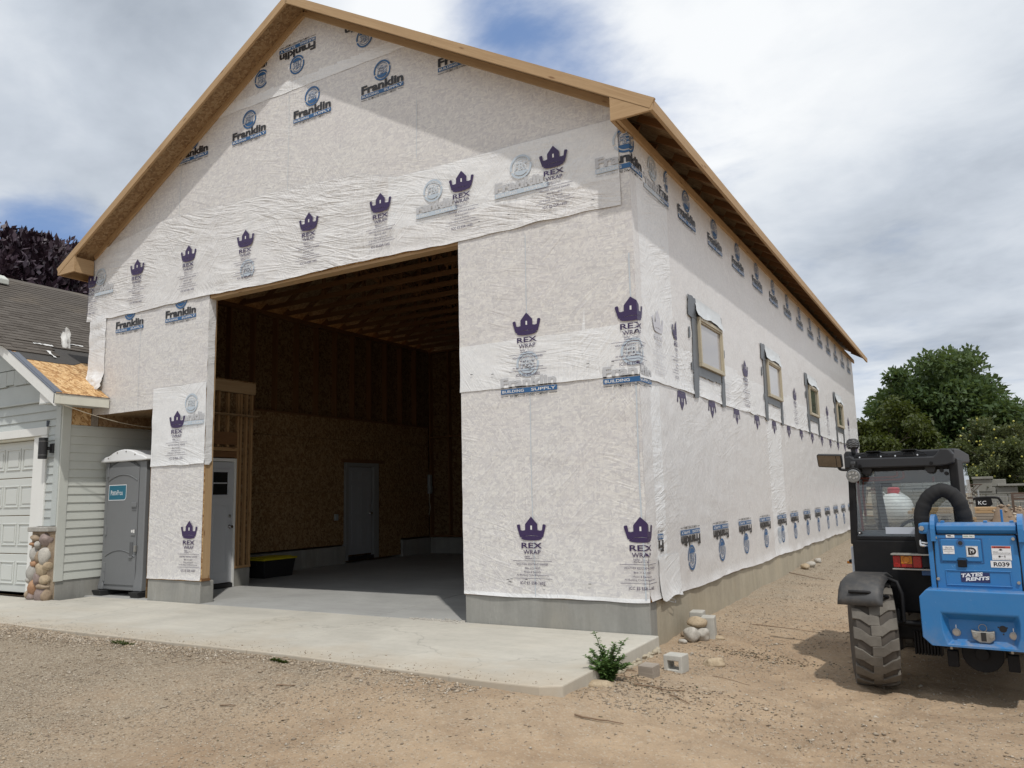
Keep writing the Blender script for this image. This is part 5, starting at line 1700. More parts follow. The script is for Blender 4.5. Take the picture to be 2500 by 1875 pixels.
# sign
P = Print()
sw, sh_ = 0.47, 0.255
def rrect(x0, y0, x1, y1, r, big):
    pts = []
    for cx, cy, a0, rr in ((x1 - big, y0 + big, -90, big), (x1 - r, y1 - r, 0, r), (x0 + r, y1 - r, 90, r), (x0 + r, y0 + r, 180, r)):
        for i in range(5):
            a = R(a0 + 90 * i / 4)
            pts.append((cx + rr * math.cos(a), cy + rr * math.sin(a)))
    return pts
P.poly(rrect(0, 0, sw, sh_, 0.01, 0.06), 1)
P.poly(rrect(0.012, 0.012, sw - 0.012, sh_ - 0.012, 0.006, 0.05), 0, 0.001)
P.text('P', 0.060, 0.095, 0.085, 0.165, 1, 0.002, 0.02)
P.text('ORTA', 0.100, 0.225, 0.085, 0.148, 1, 0.002, 0.02)
P.text('Pros', 0.232, 0.375, 0.085, 0.165, 1, 0.002, 0.0)
o = link('sign', P.mesh('sign', ['sign_teal', 'sticker_white']), door)
o.matrix_basis = Matrix.Translation((DX0 + 0.035, 0.171, 1.515)) @ RX
# roof
prof = [(-0.62, 0.0), (-0.62, 0.035), (-0.50, 0.085)] + [(-0.40 + 0.8 * i / 10, 0.10 + 0.095 * (1 - ((i / 10) * 2 - 1) ** 2)) for i in range(11)] + [(0.50, 0.085), (0.62, 0.035), (0.62, 0.0)]
prof = [(p[0] * 0.97 + (PX0 + PX1) / 2, p[1] + 2.145) for p in prof]
MB().prism(prof, 'y', PY0 - 0.07, PY1 + 0.05).build('roof', 'white_plastic', pt, 0.018, 3, 45)
for i in (2, 5, 8, 11):
    p = prof[i + 1]
    MB().cyl((p[0], PY0 - 0.078, p[1] - 0.035), (p[0], PY0 - 0.068, p[1] - 0.035), 0.012, n=8).build('rivet', 'dull_metal', pt)
# ------------------------------------------------------------------ compact telehandler (seen from behind)
TW = (2.064, -0.359, -0.24)
tel = thing('telehandler', 'blue and black compact telehandler with enclosed cab parked beside the shop', 'telehandler', TW, R(-5.5))
tel['_local'] = 1
def part(name, b, m, parent=tel, bevel=0.0, seg=2, smooth=None):
    o = b.build(name, m, parent, bevel, seg, smooth)
    if parent is tel:
        o['_local'] = 1
    return o
XC = 0.83          # centre line of the machine
# --- wheels
def wheel(xc, yc, steer, label=None):
    """wheel about local x; tread centre at origin"""
    rad, w = 0.44, 0.365
    prof = [(0.20, -w / 2 + 0.03), (0.25, -w / 2 + 0.012), (0.33, -w / 2), (0.375, -w / 2 + 0.012), (rad - 0.022, -w / 2 + 0.04), (rad - 0.018, 0), (rad - 0.022, w / 2 - 0.04), (0.375, w / 2 - 0.012), (0.33, w / 2), (0.25, w / 2 - 0.012), (0.20, w / 2 - 0.03)]
    t = part('wheel', MB().lathe(prof, (0, 0, 0), 'x', 48), 'tyre_side', smooth=35)
    t.matrix_basis = Matrix.Translation((xc, yc, rad - 0.05)) @ Matrix.Rotation(steer, 4, 'Z')
    lugs = []
    n = 16
    b = MB()
    for sgn in (-1, 1):
        for k in range(n):
            a0 = 2 * math.pi * (k + (0.25 if sgn > 0 else -0.25)) / n
            # chevron bar in (axial u, angle) then wrapped round the tyre
            uvs = [(-0.036 * sgn, 0.10), (0.048 * sgn, 0.095), (0.112 * sgn, -0.02), (0.172 * sgn, -0.06)]
            hw = [0.098, 0.102, 0.106, 0.118]
            ring = []
            for (u, da), h in zip(uvs, hw):
                for e in (-1, 1):
                    for rr in (rad - 0.024 if abs(u) < 0.12 else rad - 0.06, (rad - 0.002) if abs(u) < 0.12 else (rad - 0.016)):
                        a = a0 + da + e * h
                        ring.append((u, -rr * math.sin(a) * 1.0, rr * math.cos(a)))
            fs = []
            for i in range(3):
                p, q = i * 4, i * 4 + 4
                # order: [e-,in],[e-,out],[e+,in],[e+,out]
                fs += [(p + 1, q + 1, q + 3, p + 3), (p, q, q + 1, p + 1), (p + 2, p + 3, q + 3, q + 2)]
            fs += [(0, 1, 3, 2), (12, 14, 15, 13)]
            b.add(ring, fs)
            if False:
                lugs.append(1)
    lug = b.build('tread_lugs', 'tyre_rubber', t, 0.006, 2)
    lug['kind'] = 'stuff'
    part('rim', MB().lathe([(0.205, -0.13), (0.215, -0.12), (0.20, -0.05), (0.10, 0.0), (0.10, 0.03), (0.20, 0.05), (0.215, 0.12), (0.205, 0.13), (0.19, 0.12), (0.08, 0.05), (0.08, -0.05), (0.19, -0.12), (0.205, -0.13)], (0, 0, 0), 'x', 32), 'machine_black', t, smooth=40)
    part('hub', MB().cyl((-0.14, 0, 0), (0.14, 0, 0), 0.085, n=20), 'machine_black', t, 0.006)
    return t
wheel(-0.035, 0.36, R(15))
wheel(1.70, 0.36, R(15))
wheel(-0.035, 2.25, R(2))
wheel(1.70, 2.25, R(2))
# --- axles and running gear
part('axle', MB().box((0.10, 0.33, 0.36), (1.58, 0.52, 0.50)).box((0.09, 0.36, 0.26), (0.20, 0.50, 0.62)).box((1.46, 0.36, 0.26), (1.58, 0.50, 0.62)), 'machine_black', bevel=0.02)
part('axle', MB().box((0.10, 2.16, 0.36), (1.58, 2.34, 0.50)), 'machine_black', bevel=0.02)
part('differential', MB().lathe([(0.0, -0.16), (0.10, -0.15), (0.15, -0.05), (0.15, 0.05), (0.10, 0.15), (0.0, 0.16)], (XC, 0.43, 0.37), 'x', 24), 'machine_black', smooth=50)
part('drive_flange', MB().cyl((XC - 0.02, 0.20, 0.32), (XC - 0.02, 0.32, 0.32), 0.15, n=26).cyl((XC - 0.02, 0.15, 0.32), (XC - 0.02, 0.20, 0.32), 0.05, n=14), 'machine_black', bevel=0.005)
for x in (0.60, 1.02):
    part('grease_nipple', MB().cyl((x, 0.14, 0.345), (x, 0.14, 0.39), 0.012, n=8), 'steel')
    part('bracket', MB().box((x - 0.04, 0.16, 0.20), (x + 0.04, 0.22, 0.33)), 'machine_black', bevel=0.008)
b = MB()
for k in range(9):
    b.box((0.30 + k * 0.024, 0.30, 0.25), (0.314 + k * 0.024, 0.40, 0.44))
o = part('cooler_fins', b, 'machine_black')
o['kind'] = 'stuff'
part('tie_rod', MB().tube([(0.10, 0.30, 0.50), (0.30, 0.29, 0.505), (0.46, 0.30, 0.50)], 0.022, 10), 'machine_black', smooth=60)
part('chassis', MB().box((0.36, 0.45, 0.34), (1.30, 3.1, 0.62)), 'machine_black', bevel=0.02)
part('chassis_side', MB().box((0.50, 0.30, 0.62), (1.16, 2.9, 0.95)), 'machine_blue_dark', bevel=0.015)
part('wood_block_chip', MB().box((0.395, 0.28, 0.465), (0.425, 0.31, 0.50)), 'fir_lumber')
# --- rear fenders
def fender(xc, yc):
    b = MB()
    w0, w1 = -0.185, 0.175
    outer, inner = [], []
    pf = [(-0.445, 0.675, 0), (-0.435, 0.74, 0), (-0.375, 0.83, 0), (-0.29, 0.880, 0), (-0.15, 0.905, 0), (0.20, 0.905, 0), (0.36, 0.85, 0), (0.43, 0.74, 0)]
    vs = []
    for (dy, z, _) in pf:
        for x, dz in ((w0, -0.035), (w0 + 0.04, 0.0), (w1 - 0.05, 0.0), (w1, -0.04)):
            vs.append((xc + x, yc + dy, z + (dz if z > 0.7 else 0)))
    m = len(pf)
    fs = [(i * 4 + k, i * 4 + k + 1, i * 4 + 5 + k, i * 4 + 4 + k) for i in range(m - 1) for k in range(3)]
    b.add(vs, fs)
    o = part('fender', b, 'fender_plastic', smooth=40)
    md = o.modifiers.new('thick', 'SOLIDIFY')
    md.thickness = 0.014
    md.offset = -1
    part('fender_rib', MB().tube([(xc - 0.09, yc - 0.435, 0.785), (xc + 0.05, yc - 0.42, 0.783), (xc + 0.13, yc - 0.36, 0.765), (xc + 0.185, yc - 0.25, 0.73)], 0.014, 8), 'machine_black', smooth=60)
    part('fender_stay', MB().tube([(xc + 0.17, yc - 0.10, 0.87), (xc + 0.24, yc - 0.12, 0.845), (xc + 0.275, yc - 0.14, 0.75), (xc + 0.272, yc - 0.14, 0.52)], 0.018, 10), 'machine_black', smooth=60)
fender(-0.030, 0.40)
fender(1.70, 0.40)
# --- rear counterweight with recessed face
zb, zt = 0.395, 0.832
x0, x1 = 0.425, 1.235
yb, yf = -0.05, 0.46
face = [(x0, zb + 0.06), (x0 + 0.06, zb), (x1 - 0.06, zb), (x1, zb + 0.06), (x1, zt - 0.06), (x1 - 0.055, zt), (x0 + 0.055, zt), (x0, zt - 0.06)]
r_in = [(0.578, 0.50), (0.605, 0.412), (1.070, 0.412), (1.098, 0.50), (1.105, 0.60), (1.10, 0.655), (0.574, 0.655), (0.570, 0.60)]
r_bk = [(0.622, 0.50), (0.635, 0.440), (1.045, 0.440), (1.060, 0.50), (1.065, 0.57), (1.06, 0.60), (0.615, 0.60), (0.612, 0.57)]
b = MB()
n = len(face)
sh = [(0.05 + (p[0] - XC) * 0.985 + XC - 0.05 * 0 - 0.05, p[1]) for p in face]
vs = [(p[0], yb, p[1]) for p in face] + [(p[0], yb, p[1]) for p in r_in] + [(p[0], yb + 0.085, p[1]) for p in r_bk] + [(p[0], yf, p[1]) for p in face]
fs = []
for i in range(n):
    j = (i + 1) % n
    fs.append((i, j, n + j, n + i))
    fs.append((n + i, n + j, 2 * n + j, 2 * n + i))
    fs.append((j, i, 3 * n + i, 3 * n + j))
fs.append(tuple(range(2 * n, 3 * n)))
fs.append(tuple(range(4 * n - 1, 3 * n - 1, -1)))
b.add(vs, fs)
cw = part('counterweight', b, 'machine_blue', bevel=0.022, seg=3, smooth=35)
yR = yb + 0.085
for x in (0.660, 1.050):
    part('bolt', MB().cyl((x, yR - 0.022, 0.497), (x, yR + 0.01, 0.497), 0.026, n=6).cyl((x, yR - 0.006, 0.497), (x, yR + 0.01, 0.497), 0.031, n=16), 'steel', cw, 0.002)
    part('alignment_mark', MB().box((x - 0.003, yR - 0.002, 0.53), (x + 0.003, yR + 0.002, 0.556)), 'sticker_white', cw)
hit = MB().prism([(0.765, 0.530), (0.775, 0.465), (0.82, 0.435), (0.89, 0.435), (0.925, 0.465), (0.928, 0.530), (0.89, 0.522), (0.80, 0.522)], 'y', yR - 0.045, yR + 0.005)
hh_ = part('tow_hitch', hit, 'dull_metal', cw, 0.008)
part('hitch_slot', MB().box((0.833, yR - 0.049, 0.45), (0.868, yR - 0.044, 0.515)), 'black_plastic', cw)
for x in (0.795, 0.905):
    part('hitch_bolt', MB().cyl((x, yR - 0.06, 0.492), (x, yR - 0.04, 0.492), 0.017, n=12), 'dull_metal', cw, 0.002)
ring = [(0.848 + 0.028 * math.cos(R(a)), yR - 0.03, 0.548 + 0.028 * math.sin(R(a))) for a in range(0, 361, 20)]
part('pull_ring', MB().tube(ring, 0.003, 6, False), 'steel', cw, smooth=60)
part('socket_hole', MB().cyl((0.982, yR - 0.003, 0.545), (0.982, yR + 0.01, 0.545), 0.026, n=18).cyl((0.952, yR - 0.002, 0.556), (0.952, yR + 0.01, 0.556), 0.006, n=8).cyl((1.010, yR - 0.002, 0.556), (1.010, yR + 0.01, 0.556), 0.006, n=8).cyl((0.982, yR - 0.002, 0.505), (0.982, yR + 0.01, 0.505), 0.006, n=8), 'black_plastic', cw)
# --- engine cover
yp = 0.10
ep = part('engine_cover', MB().prism([(0.548, 0.80), (1.136, 0.80), (1.142, 1.02), (1.132, 1.262), (0.556, 1.262), (0.546, 1.02)], 'y', yp, 0.55), 'machine_blue', bevel=0.012)
part('cover_side_frame', MB().box((0.505, yp - 0.004, 0.78), (0.541, 0.60, 1.30)), 'machine_blue', bevel=0.006)
part('cover_side_frame', MB().box((1.148, yp - 0.004, 0.78), (1.20, 0.60, 1.30)), 'machine_blue', bevel=0.006)
part('side_tank', MB().box((1.205, 0.12, 0.80), (1.50, 1.6, 1.26)), 'machine_blue', bevel=0.02)
def frame(x0, z0, x1, z1, t, d, name, m='machine_blue', parent=ep, inner=None):
    b = MB()
    b.box((x0, yp - d, z0), (x1, yp + 0.003, z0 + t)).box((x0, yp - d, z1 - t), (x1, yp + 0.003, z1)).box((x0, yp - d + 0.0005, z0 + t), (x0 + t, yp + 0.003, z1 - t)).box((x1 - t, yp - d + 0.0005, z0 + t), (x1, yp + 0.003, z1 - t))
    return part(name, b, m, parent, 0.004)
part('fuel_hatch', MB().prism([(0.600, 1.05), (0.705, 1.05), (0.718, 1.075), (0.772, 1.075), (0.785, 1.05), (0.880, 1.05), (0.888, 1.06), (0.888, 1.215), (0.880, 1.224), (0.606, 1.226), (0.598, 1.217)], 'y', yp - 0.012, yp + 0.002), 'machine_blue', ep, 0.006, 2)
frame(0.586, 1.038, 0.900, 1.236, 0.006, 0.005, 'hatch_gap', 'machine_blue_dark')
part('finger_recess', MB().cyl((0.745, yp - 0.014, 1.198), (0.745, yp - 0.010, 1.198), 0.030, n=20), 'machine_blue_dark', ep)
part('finger_slot', MB().cyl((0.745, yp - 0.0155, 1.196), (0.745, yp - 0.012, 1.196), 0.017, n=14), 'black_plastic', ep)
part('catch', MB().box((0.712, yp - 0.018, 1.005), (0.777, yp - 0.002, 1.062)), 'machine_black', ep, 0.004)
frame(0.616, 0.856, 1.075, 0.982, 0.010, 0.007, 'pressed_rib')
part('fold_line', MB().box((0.575, yp - 0.003, 1.262), (1.12, yp + 0.002, 1.267)), 'black_plastic', ep)
for x, z in ((0.568, 1.236), (1.112, 1.232), (0.560, 0.905), (1.118, 0.895)):
    part('panel_screw', MB().cyl((x, yp - 0.014, z), (x, yp, z), 0.013, n=12), 'steel', ep, 0.002)
for z0, z1 in ((0.8, 1.3),):
    part('shut_line', MB().box((0.5415, yp + 0.002, z0), (0.5475, yp + 0.02, z1)), 'black_plastic', ep)
    part('shut_line', MB().box((1.1425, yp + 0.002, z0), (1.1475, yp + 0.02, z1)), 'black_plastic', ep)
# stickers
def sticker(x0, z0, x1, z1, m, draw=None, mats=None, y=yp, name='sticker', tilt=0):
    P = Print()
    P.poly([(x0, z0), (x1, z0), (x1, z1), (x0, z1)], 0)
    if draw:
        draw(P)
    o = link(name, P.mesh(name, [m] + (mats or ['ink_black'])), ep)
    o.matrix_basis = Matrix.Translation((0, y - 0.003, 0)) @ RX
    return o
hy = yp - 0.012
def d1(P):
    P.text('Ultra Low', 0.633, 0.682, 1.152, 1.166, 1, 0.001)
    P.text('Sulfur Fuel Only', 0.619, 0.694, 1.135, 1.149, 1, 0.001)
    P.rect(0.624, 1.128, 0.690, 1.1295, 1, 0.001)
    P.rect(0.648, 1.116, 0.664, 1.1175, 1, 0.001)
sticker(0.615, 1.108, 0.698, 1.173, 'sticker_white', d1, y=hy)
def d2(P):
    P.text('D', 0.795, 0.852, 1.103, 1.163, 1, 0.001, 0.03)
    P.rect(0.794, 1.103, 0.806, 1.107, 1, 0.001)
    P.rect(0.794, 1.159, 0.806, 1.163, 1, 0.001)
    P.rect(0.813, 1.116, 0.827, 1.146, 1, 0.002)
    P.rect(0.8155, 1.135, 0.8245, 1.143, 0, 0.003)
    P.arc(0.829, 1.124, 0.005, 0.007, -180, 90, 1, 0.002, 8)
    P.rect(0.812, 1.095, 0.834, 1.097, 1, 0.001)
    for a in ((0.784, 1.091, 0.862, 1.0922), (0.784, 1.1698, 0.862, 1.171), (0.784, 1.091, 0.7852, 1.171), (0.8608, 1.091, 0.862, 1.171)):
        P.rect(*a, 1, 0.001)
sticker(0.781, 1.088, 0.865, 1.174, 'sticker_white', d2, y=hy)
def d3(P):
    P.rect(0.959, 1.158, 1.087, 1.175, 2, 0.0005)
    P.text('WARNING', 0.990, 1.052, 1.160, 1.172, 1, 0.001, 0.02)
    P.poly([(0.974, 1.161), (0.986, 1.161), (0.980, 1.172)], 1, 0.001)
    P.disc(1.020, 1.147, 0.010, 0.007, 1, 0.001, 12)
    P.rect(1.005, 1.143, 1.036, 1.1445, 1, 0.001)
    P.text('Crush hazard.', 0.964, 1.000, 1.128, 1.136, 1, 0.001, 0, 0, 1)
    P.text('Contact between wheel and chassis', 0.964, 1.084, 1.120, 1.127, 1, 0.001, 0, 0, 1)
    P.text('can result in death or serious injury.', 0.964, 1.084, 1.112, 1.119, 1, 0.001, 0, 0, 1)
    P.rect(0.960, 1.1075, 1.086, 1.1087, 1, 0.001)
    P.disc(1.008, 1.094, 0.008, 0.008, 1, 0.001, 12)
    P.rect(1.018, 1.093, 1.034, 1.0955, 1, 0.001)
    P.disc(1.044, 1.098, 0.004, 0.005, 1, 0.001, 10)
    P.rect(1.042, 1.084, 1.046, 1.096, 1, 0.001)
    P.text('Keep clear of machine during operation.', 0.964, 1.082, 1.070, 1.078, 1, 0.001, 0, 0, 1)
sticker(0.957, 1.066, 1.089, 1.177, 'sticker_white', d3, ['ink_black', 'sticker_red'])
sticker(0.942, 1.008, 1.082, 1.060, 'sticker_white', lambda P: P.text('R039', 0.962, 1.070, 1.017, 1.051, 1, 0.001, 0.025))
def d5(P):
    def slant(t, x0, x1, y0, y1):
        V, F = glyphs(t, 0.045, 0.12, 3)
        lo, hi = V.min(0), V.max(0)
        Q = (V - lo) / (hi - lo)
        P.b.mat(1)
        P.b.add([(x0 + (x1 - x0) * q_[0], y0 + (y1 - y0) * q_[1] + 0.016 * q_[0], 0.001) for q_ in Q], F)
    slant('TATES', 0.726, 0.880, 0.922, 0.952)
    slant('RENTS', 0.756, 0.924, 0.894, 0.922)
sticker(0.724, 0.887, 0.926, 0.964, 'sticker_navy', d5, ['sticker_white'])
def d6(P):
    P.text('fresh', 0.655, 0.682, 1.251, 1.262, 1, 0.001, 0.02, 0.2)
sticker(0.645, 1.2385, 0.707, 1.2615, 'sticker_white', lambda P: (P.rect(0.656, 1.251, 0.682, 1.258, 1, 0.001), P.rect(0.664, 1.2455, 0.698, 1.2475, 1, 0.001)), y=yp - 0.002)
sticker(0.766, 1.2375, 0.850, 1.2615, 'sticker_white', lambda P: P.text('DIESEL ONLY', 0.771, 0.845, 1.244, 1.256, 1, 0.001, 0.01), ['sticker_green'], y=yp - 0.002)
# --- pivot tube, ears, boom
part('pivot_tube', MB().prism([(0.11, 1.268), (0.30, 1.268), (0.30, 1.345), (0.27, 1.357), (0.14, 1.357), (0.085, 1.335), (0.085, 1.30)], 'x', 0.578, 1.142), 'machine_blue', bevel=0.008)
part('pivot_stub', MB().prism([(0.10, 1.266), (0.27, 1.266), (0.27, 1.356), (0.10, 1.356)], 'x', 0.447, 0.536), 'machine_blue', bevel=0.014)
part('pin_bolt', MB().cyl((0.472, 0.078, 1.313), (0.472, 0.10, 1.313), 0.022, n=6), 'steel', bevel=0.002)
for xe0, xe1 in ((0.538, 0.572), (1.150, 1.188)):
    ear = [(0.06, 1.21), (0.34, 1.21), (0.34, 1.36)] + [(0.20 + 0.14 * math.cos(R(a)), 1.31 + 0.115 * math.sin(R(a))) for a in range(10, 180, 17)] + [(0.06, 1.31)]
    part('pivot_ear', MB().prism(ear, 'x', xe0, xe1), 'machine_blue', bevel=0.010)
for x in (0.622, 0.93, 1.11):
    part('stop_lug', MB().box((x - 0.013, 0.14, 1.355), (x + 0.013, 0.19, 1.374)), 'machine_blue', bevel=0.003)
part('hose_guide', MB().box((0.985, 0.9, 1.30), (1.003, 0.93, 1.44)), 'machine_blue', bevel=0.003)
part('boom', MB().box((0.72, 0.32, 1.02), (1.02, 3.6, 1.30), Matrix.Rotation(R(-4), 3, 'X'), (0.87, 0.3, 1.2)), 'machine_blue', bevel=0.02)
part('boom_head', MB().prism([(3.45, 0.80), (3.95, 0.42), (4.05, 0.42), (4.05, 0.75), (3.75, 1.0), (3.45, 1.05)], 'x', 0.70, 1.04), 'machine_blue', bevel=0.015)
part('carriage', MB().box((0.25, 4.06, 0.30), (1.45, 4.12, 0.42)).box((0.25, 4.06, 0.66), (1.45, 4.12, 0.74)).box((0.25, 4.06, 0.42), (0.33, 4.12, 0.66)).box((1.37, 4.06, 0.42), (1.45, 4.12, 0.66)), 'machine_black', bevel=0.008)
for x in (0.50, 1.12):
    part('fork', MB().prism([(4.125, 0.80), (4.16, 0.80), (4.16, 0.29), (5.25, 0.255), (5.25, 0.245), (4.125, 0.24)], 'x', x, x + 0.10), 'machine_black', bevel=0.004)
# --- hose loop in its black sleeve
pts = [(0.455, 0.36, 0.98), (0.440, 0.35, 1.18), (0.440, 0.35, 1.36), (0.448, 0.35, 1.44), (0.490, 0.35, 1.535), (0.550, 0.35, 1.595), (0.615, 0.36, 1.622), (0.685, 0.37, 1.590), (0.735, 0.38, 1.515), (0.757, 0.39, 1.43), (0.762, 0.40, 1.33), (0.764, 0.42, 1.15)]
def smooth_path(pts, k=5):
    out = []
    P_ = [Vector(p) for p in pts]
    for i in range(len(P_) - 1):
        p0, p1, p2, p3 = P_[max(i - 1, 0)], P_[i], P_[i + 1], P_[min(i + 2, len(P_) - 1)]
        for j in range(k):
            t = j / k
            out.append(0.5 * ((2 * p1) + (p2 - p0) * t + (2 * p0 - 5 * p1 + 4 * p2 - p3) * t * t + (3 * p1 - p0 - 3 * p2 + p3) * t ** 3))
    out.append(P_[-1])
    return out
sp = smooth_path(pts, 6)
random.seed(6)
rr = [0.060 + 0.006 * mnoise.noise(Vector((i * 0.45, 0, 0))) + (0.004 if i % 7 == 0 else 0) for i in range(len(sp))]
part('hose_loop', MB().tube(sp, rr, 16), 'hose_sleeve', smooth=60)
part('handrail', MB().tube(smooth_path([(0.425, 0.30, 1.20), (0.43, 0.27, 1.165), (0.455, 0.26, 1.16), (0.50, 0.27, 1.165)], 4), 0.014, 8), 'chrome', smooth=60)
part('handrail', MB().tube(smooth_path([(0.43, 0.30, 1.19), (0.436, 0.28, 1.185), (0.47, 0.275, 1.182), (0.50, 0.28, 1.185)], 4), 0.010, 8), 'chrome', smooth=60)
# --- cab
CY0, CY1 = 0.50, 1.85
cabL, cabR = -0.172, 0.735
part('lower_body', MB().prism([(CY0, 0.56), (2.9, 0.56), (2.9, 1.0), (1.7, 1.15), (CY0, 1.195)], 'x', cabL - 0.005, 0.50), 'machine_black', bevel=0.02)
part('door_sill_panel', MB().box((cabL - 0.05, 0.62, 0.60), (cabL - 0.006, 1.7, 1.12)), 'pale_decal', bevel=0.01)
def post(p0, p1, w, name='cab_post'):
    d = Vector(p1) - Vector(p0)
    b = MB()
    vs = []
    for p in (p0, p1):
        for ex, ey in ((-1, -1), (1, -1), (1, 1), (-1, 1)):
            vs.append((p[0] + ex * w / 2, p[1] + ey * w / 2, p[2]))
    b.add(vs, [(3, 2, 1, 0), (4, 5, 6, 7), (0, 1, 5, 4), (1, 2, 6, 5), (2, 3, 7, 6), (3, 0, 4, 7)])
    return part(name, b, 'machine_black', bevel=0.008)
post((cabL + 0.012, CY0 + 0.03, 1.15), (cabL + 0.035, CY0 + 0.06, 1.90), 0.058)
part('cab_post', MB().box((cabR - 0.066, CY0 + 0.002, 1.14), (cabR + 0.004, CY0 + 0.40, 1.90)), 'machine_black', bevel=0.015)
post((cabL + 0.012, CY1, 1.05), (cabL + 0.06, CY1 - 0.25, 1.92), 0.05)
post((cabR - 0.15, CY1, 1.05), (cabR - 0.16, CY1 - 0.25, 1.92), 0.05)
part('window_rail', MB().box((cabL + 0.04, CY0, 1.185), (cabR - 0.06, CY0 + 0.05, 1.222)).box((cabL + 0.06, CY0 + 0.04, 1.805), (cabR - 0.06, CY0 + 0.09, 1.90)), 'machine_black', bevel=0.008)
# rear screen
b = MB()
b.add([(cabL + 0.040, CY0 + 0.02, 1.222), (cabR - 0.058, CY0 + 0.02, 1.222), (cabR - 0.066, CY0 + 0.055, 1.81), (cabL + 0.062, CY0 + 0.055, 1.81), (cabL + 0.040, CY0 + 0.026, 1.222), (cabR - 0.058, CY0 + 0.026, 1.222), (cabR - 0.066, CY0 + 0.061, 1.81), (cabL + 0.062, CY0 + 0.061, 1.81)],
      [(0, 1, 2, 3), (7, 6, 5, 4), (0, 4, 5, 1), (1, 5, 6, 2), (2, 6, 7, 3), (3, 7, 4, 0)])
rw = part('rear_window', b, 'cab_glass')
for k in range(15):
    z = 1.28 + k * 0.0295
    yy = CY0 + 0.0155 + 0.0595 * (z - 1.222)
    part('heater_line', MB().box((cabL + 0.085, yy, z), (cabR - 0.09, yy + 0.0015, z + 0.0022)), 'black_plastic', rw)
for x, z in ((cabL + 0.068, 1.252), (cabR - 0.128, 1.795), (cabR - 0.092, 1.768)):
    yy = CY0 + 0.012 + 0.0595 * (z - 1.222)
    part('glass_boss', MB().cyl((x, yy - 0.012, z), (x, yy + 0.006, z), 0.017, n=16).cyl((x, yy - 0.016, z), (x, yy - 0.011, z), 0.007, n=10), 'black_plastic', rw, 0.002)
part('boss_cap', MB().cyl((cabL + 0.068, CY0 - 0.004, 1.252), (cabL + 0.068, CY0 + 0.0, 1.252), 0.007, n=12), 'sticker_white', rw)
part('window_label', MB().box((0.115, CY0 + 0.014, 1.243), (0.38, CY0 + 0.018, 1.303)), 'pale_decal', rw)
# side, front glass
for x in (cabL + 0.005, cabR - 0.012):
    b = MB()
    b.add([(x, CY0 + 0.07, 1.16), (x, CY1 - 0.03, 1.10), (x + (0.04 if x < 0 else -0.03), CY1 - 0.27, 1.88), (x + (0.02 if x < 0 else -0.01), CY0 + 0.10, 1.88), (x + .006, CY0 + 0.07, 1.16), (x + .006, CY1 - 0.03, 1.10), (x + (0.046 if x < 0 else -0.024), CY1 - 0.27, 1.88), (x + (0.026 if x < 0 else -0.004), CY0 + 0.10, 1.88)],
          [(0, 1, 2, 3), (7, 6, 5, 4), (0, 4, 5, 1), (1, 5, 6, 2), (2, 6, 7, 3), (3, 7, 4, 0)])
    part('side_window', b, 'cab_glass')
part('windscreen', MB().box((cabL + 0.05, CY1 - 0.15, 1.18), (cabR - 0.06, CY1 - 0.145, 1.90)), 'cab_glass')
# roof
rf = [(cabL, 1.842), (cabL + 0.03, 1.838), (0.60, 1.832), (0.665, 1.838), (0.722, 1.855), (0.722, 1.93), (0.69, 1.978), (0.625, 1.985), (0.585, 1.935), (0.565, 1.918), (-0.09, 1.930), (-0.12, 1.955), (cabL, 1.95)]
part('roof', MB().prism(rf, 'y', CY0 - 0.05, CY0 + 0.09), 'cab_plastic', bevel=0.012, seg=2)
part('roof_shell', MB().prism([(CY0 + 0.092, 1.85), (CY1 - 0.10, 1.88), (CY1 - 0.12, 1.965), (CY0 + 0.5, 1.995), (CY0 + 0.092, 1.985)], 'x', cabL + 0.005, 0.715), 'cab_plastic', bevel=0.015)
part('roof_cap', MB().prism([(cabL - 0.008, 1.83), (cabL + 0.045, 1.845), (cabL + 0.045, 2.0), (cabL + 0.01, 2.0), (cabL - 0.008, 1.97)], 'y', CY0 - 0.03, CY0 + 0.4), 'cab_plastic', bevel=0.01)
for x in (-0.04, 0.545):
    part('roof_plug', MB().cyl((x, CY0 - 0.058, 1.862), (x, CY0 - 0.048, 1.862), 0.014, n=14), 'machine_black', bevel=0.003)
# wire guard over the roof lights
for xc in (0.06, 0.36):
    part('guard_pad', MB().box((xc - 0.058, CY0 + 0.02, 1.984), (xc + 0.058, CY0 + 0.14, 1.994)), 'machine_black', bevel=0.003)
    b = MB()
    for dx in (-0.15, -0.05, 0.05, 0.15):
        b.tube([(xc + dx * 0.2, CY0 + 0.06, 1.985), (xc + dx * 0.9, CY0 + 0.0, 1.955), (xc + dx, CY0 - 0.02, 1.934)], 0.004, 6)
    b.box((xc - 0.15, CY0 - 0.03, 1.930), (xc + 0.15, CY0 - 0.015, 1.942))
    part('wire_guard', b, 'machine_black')
    for dx in (-0.10, 0.08):
        part('guard_bolt', MB().cyl((xc + dx, CY0 - 0.036, 1.938), (xc + dx, CY0 - 0.028, 1.938), 0.007, n=8), 'chrome')
for xc in (0.005, 0.525):
    part('grab_cup', MB().prism([(xc - 0.045, 1.845), (xc + 0.045, 1.845), (xc + 0.040, 1.80), (xc + 0.022, 1.775), (xc - 0.022, 1.775), (xc - 0.040, 1.80)], 'y', CY0 + 0.0, CY0 + 0.03), 'black_plastic', bevel=0.006)
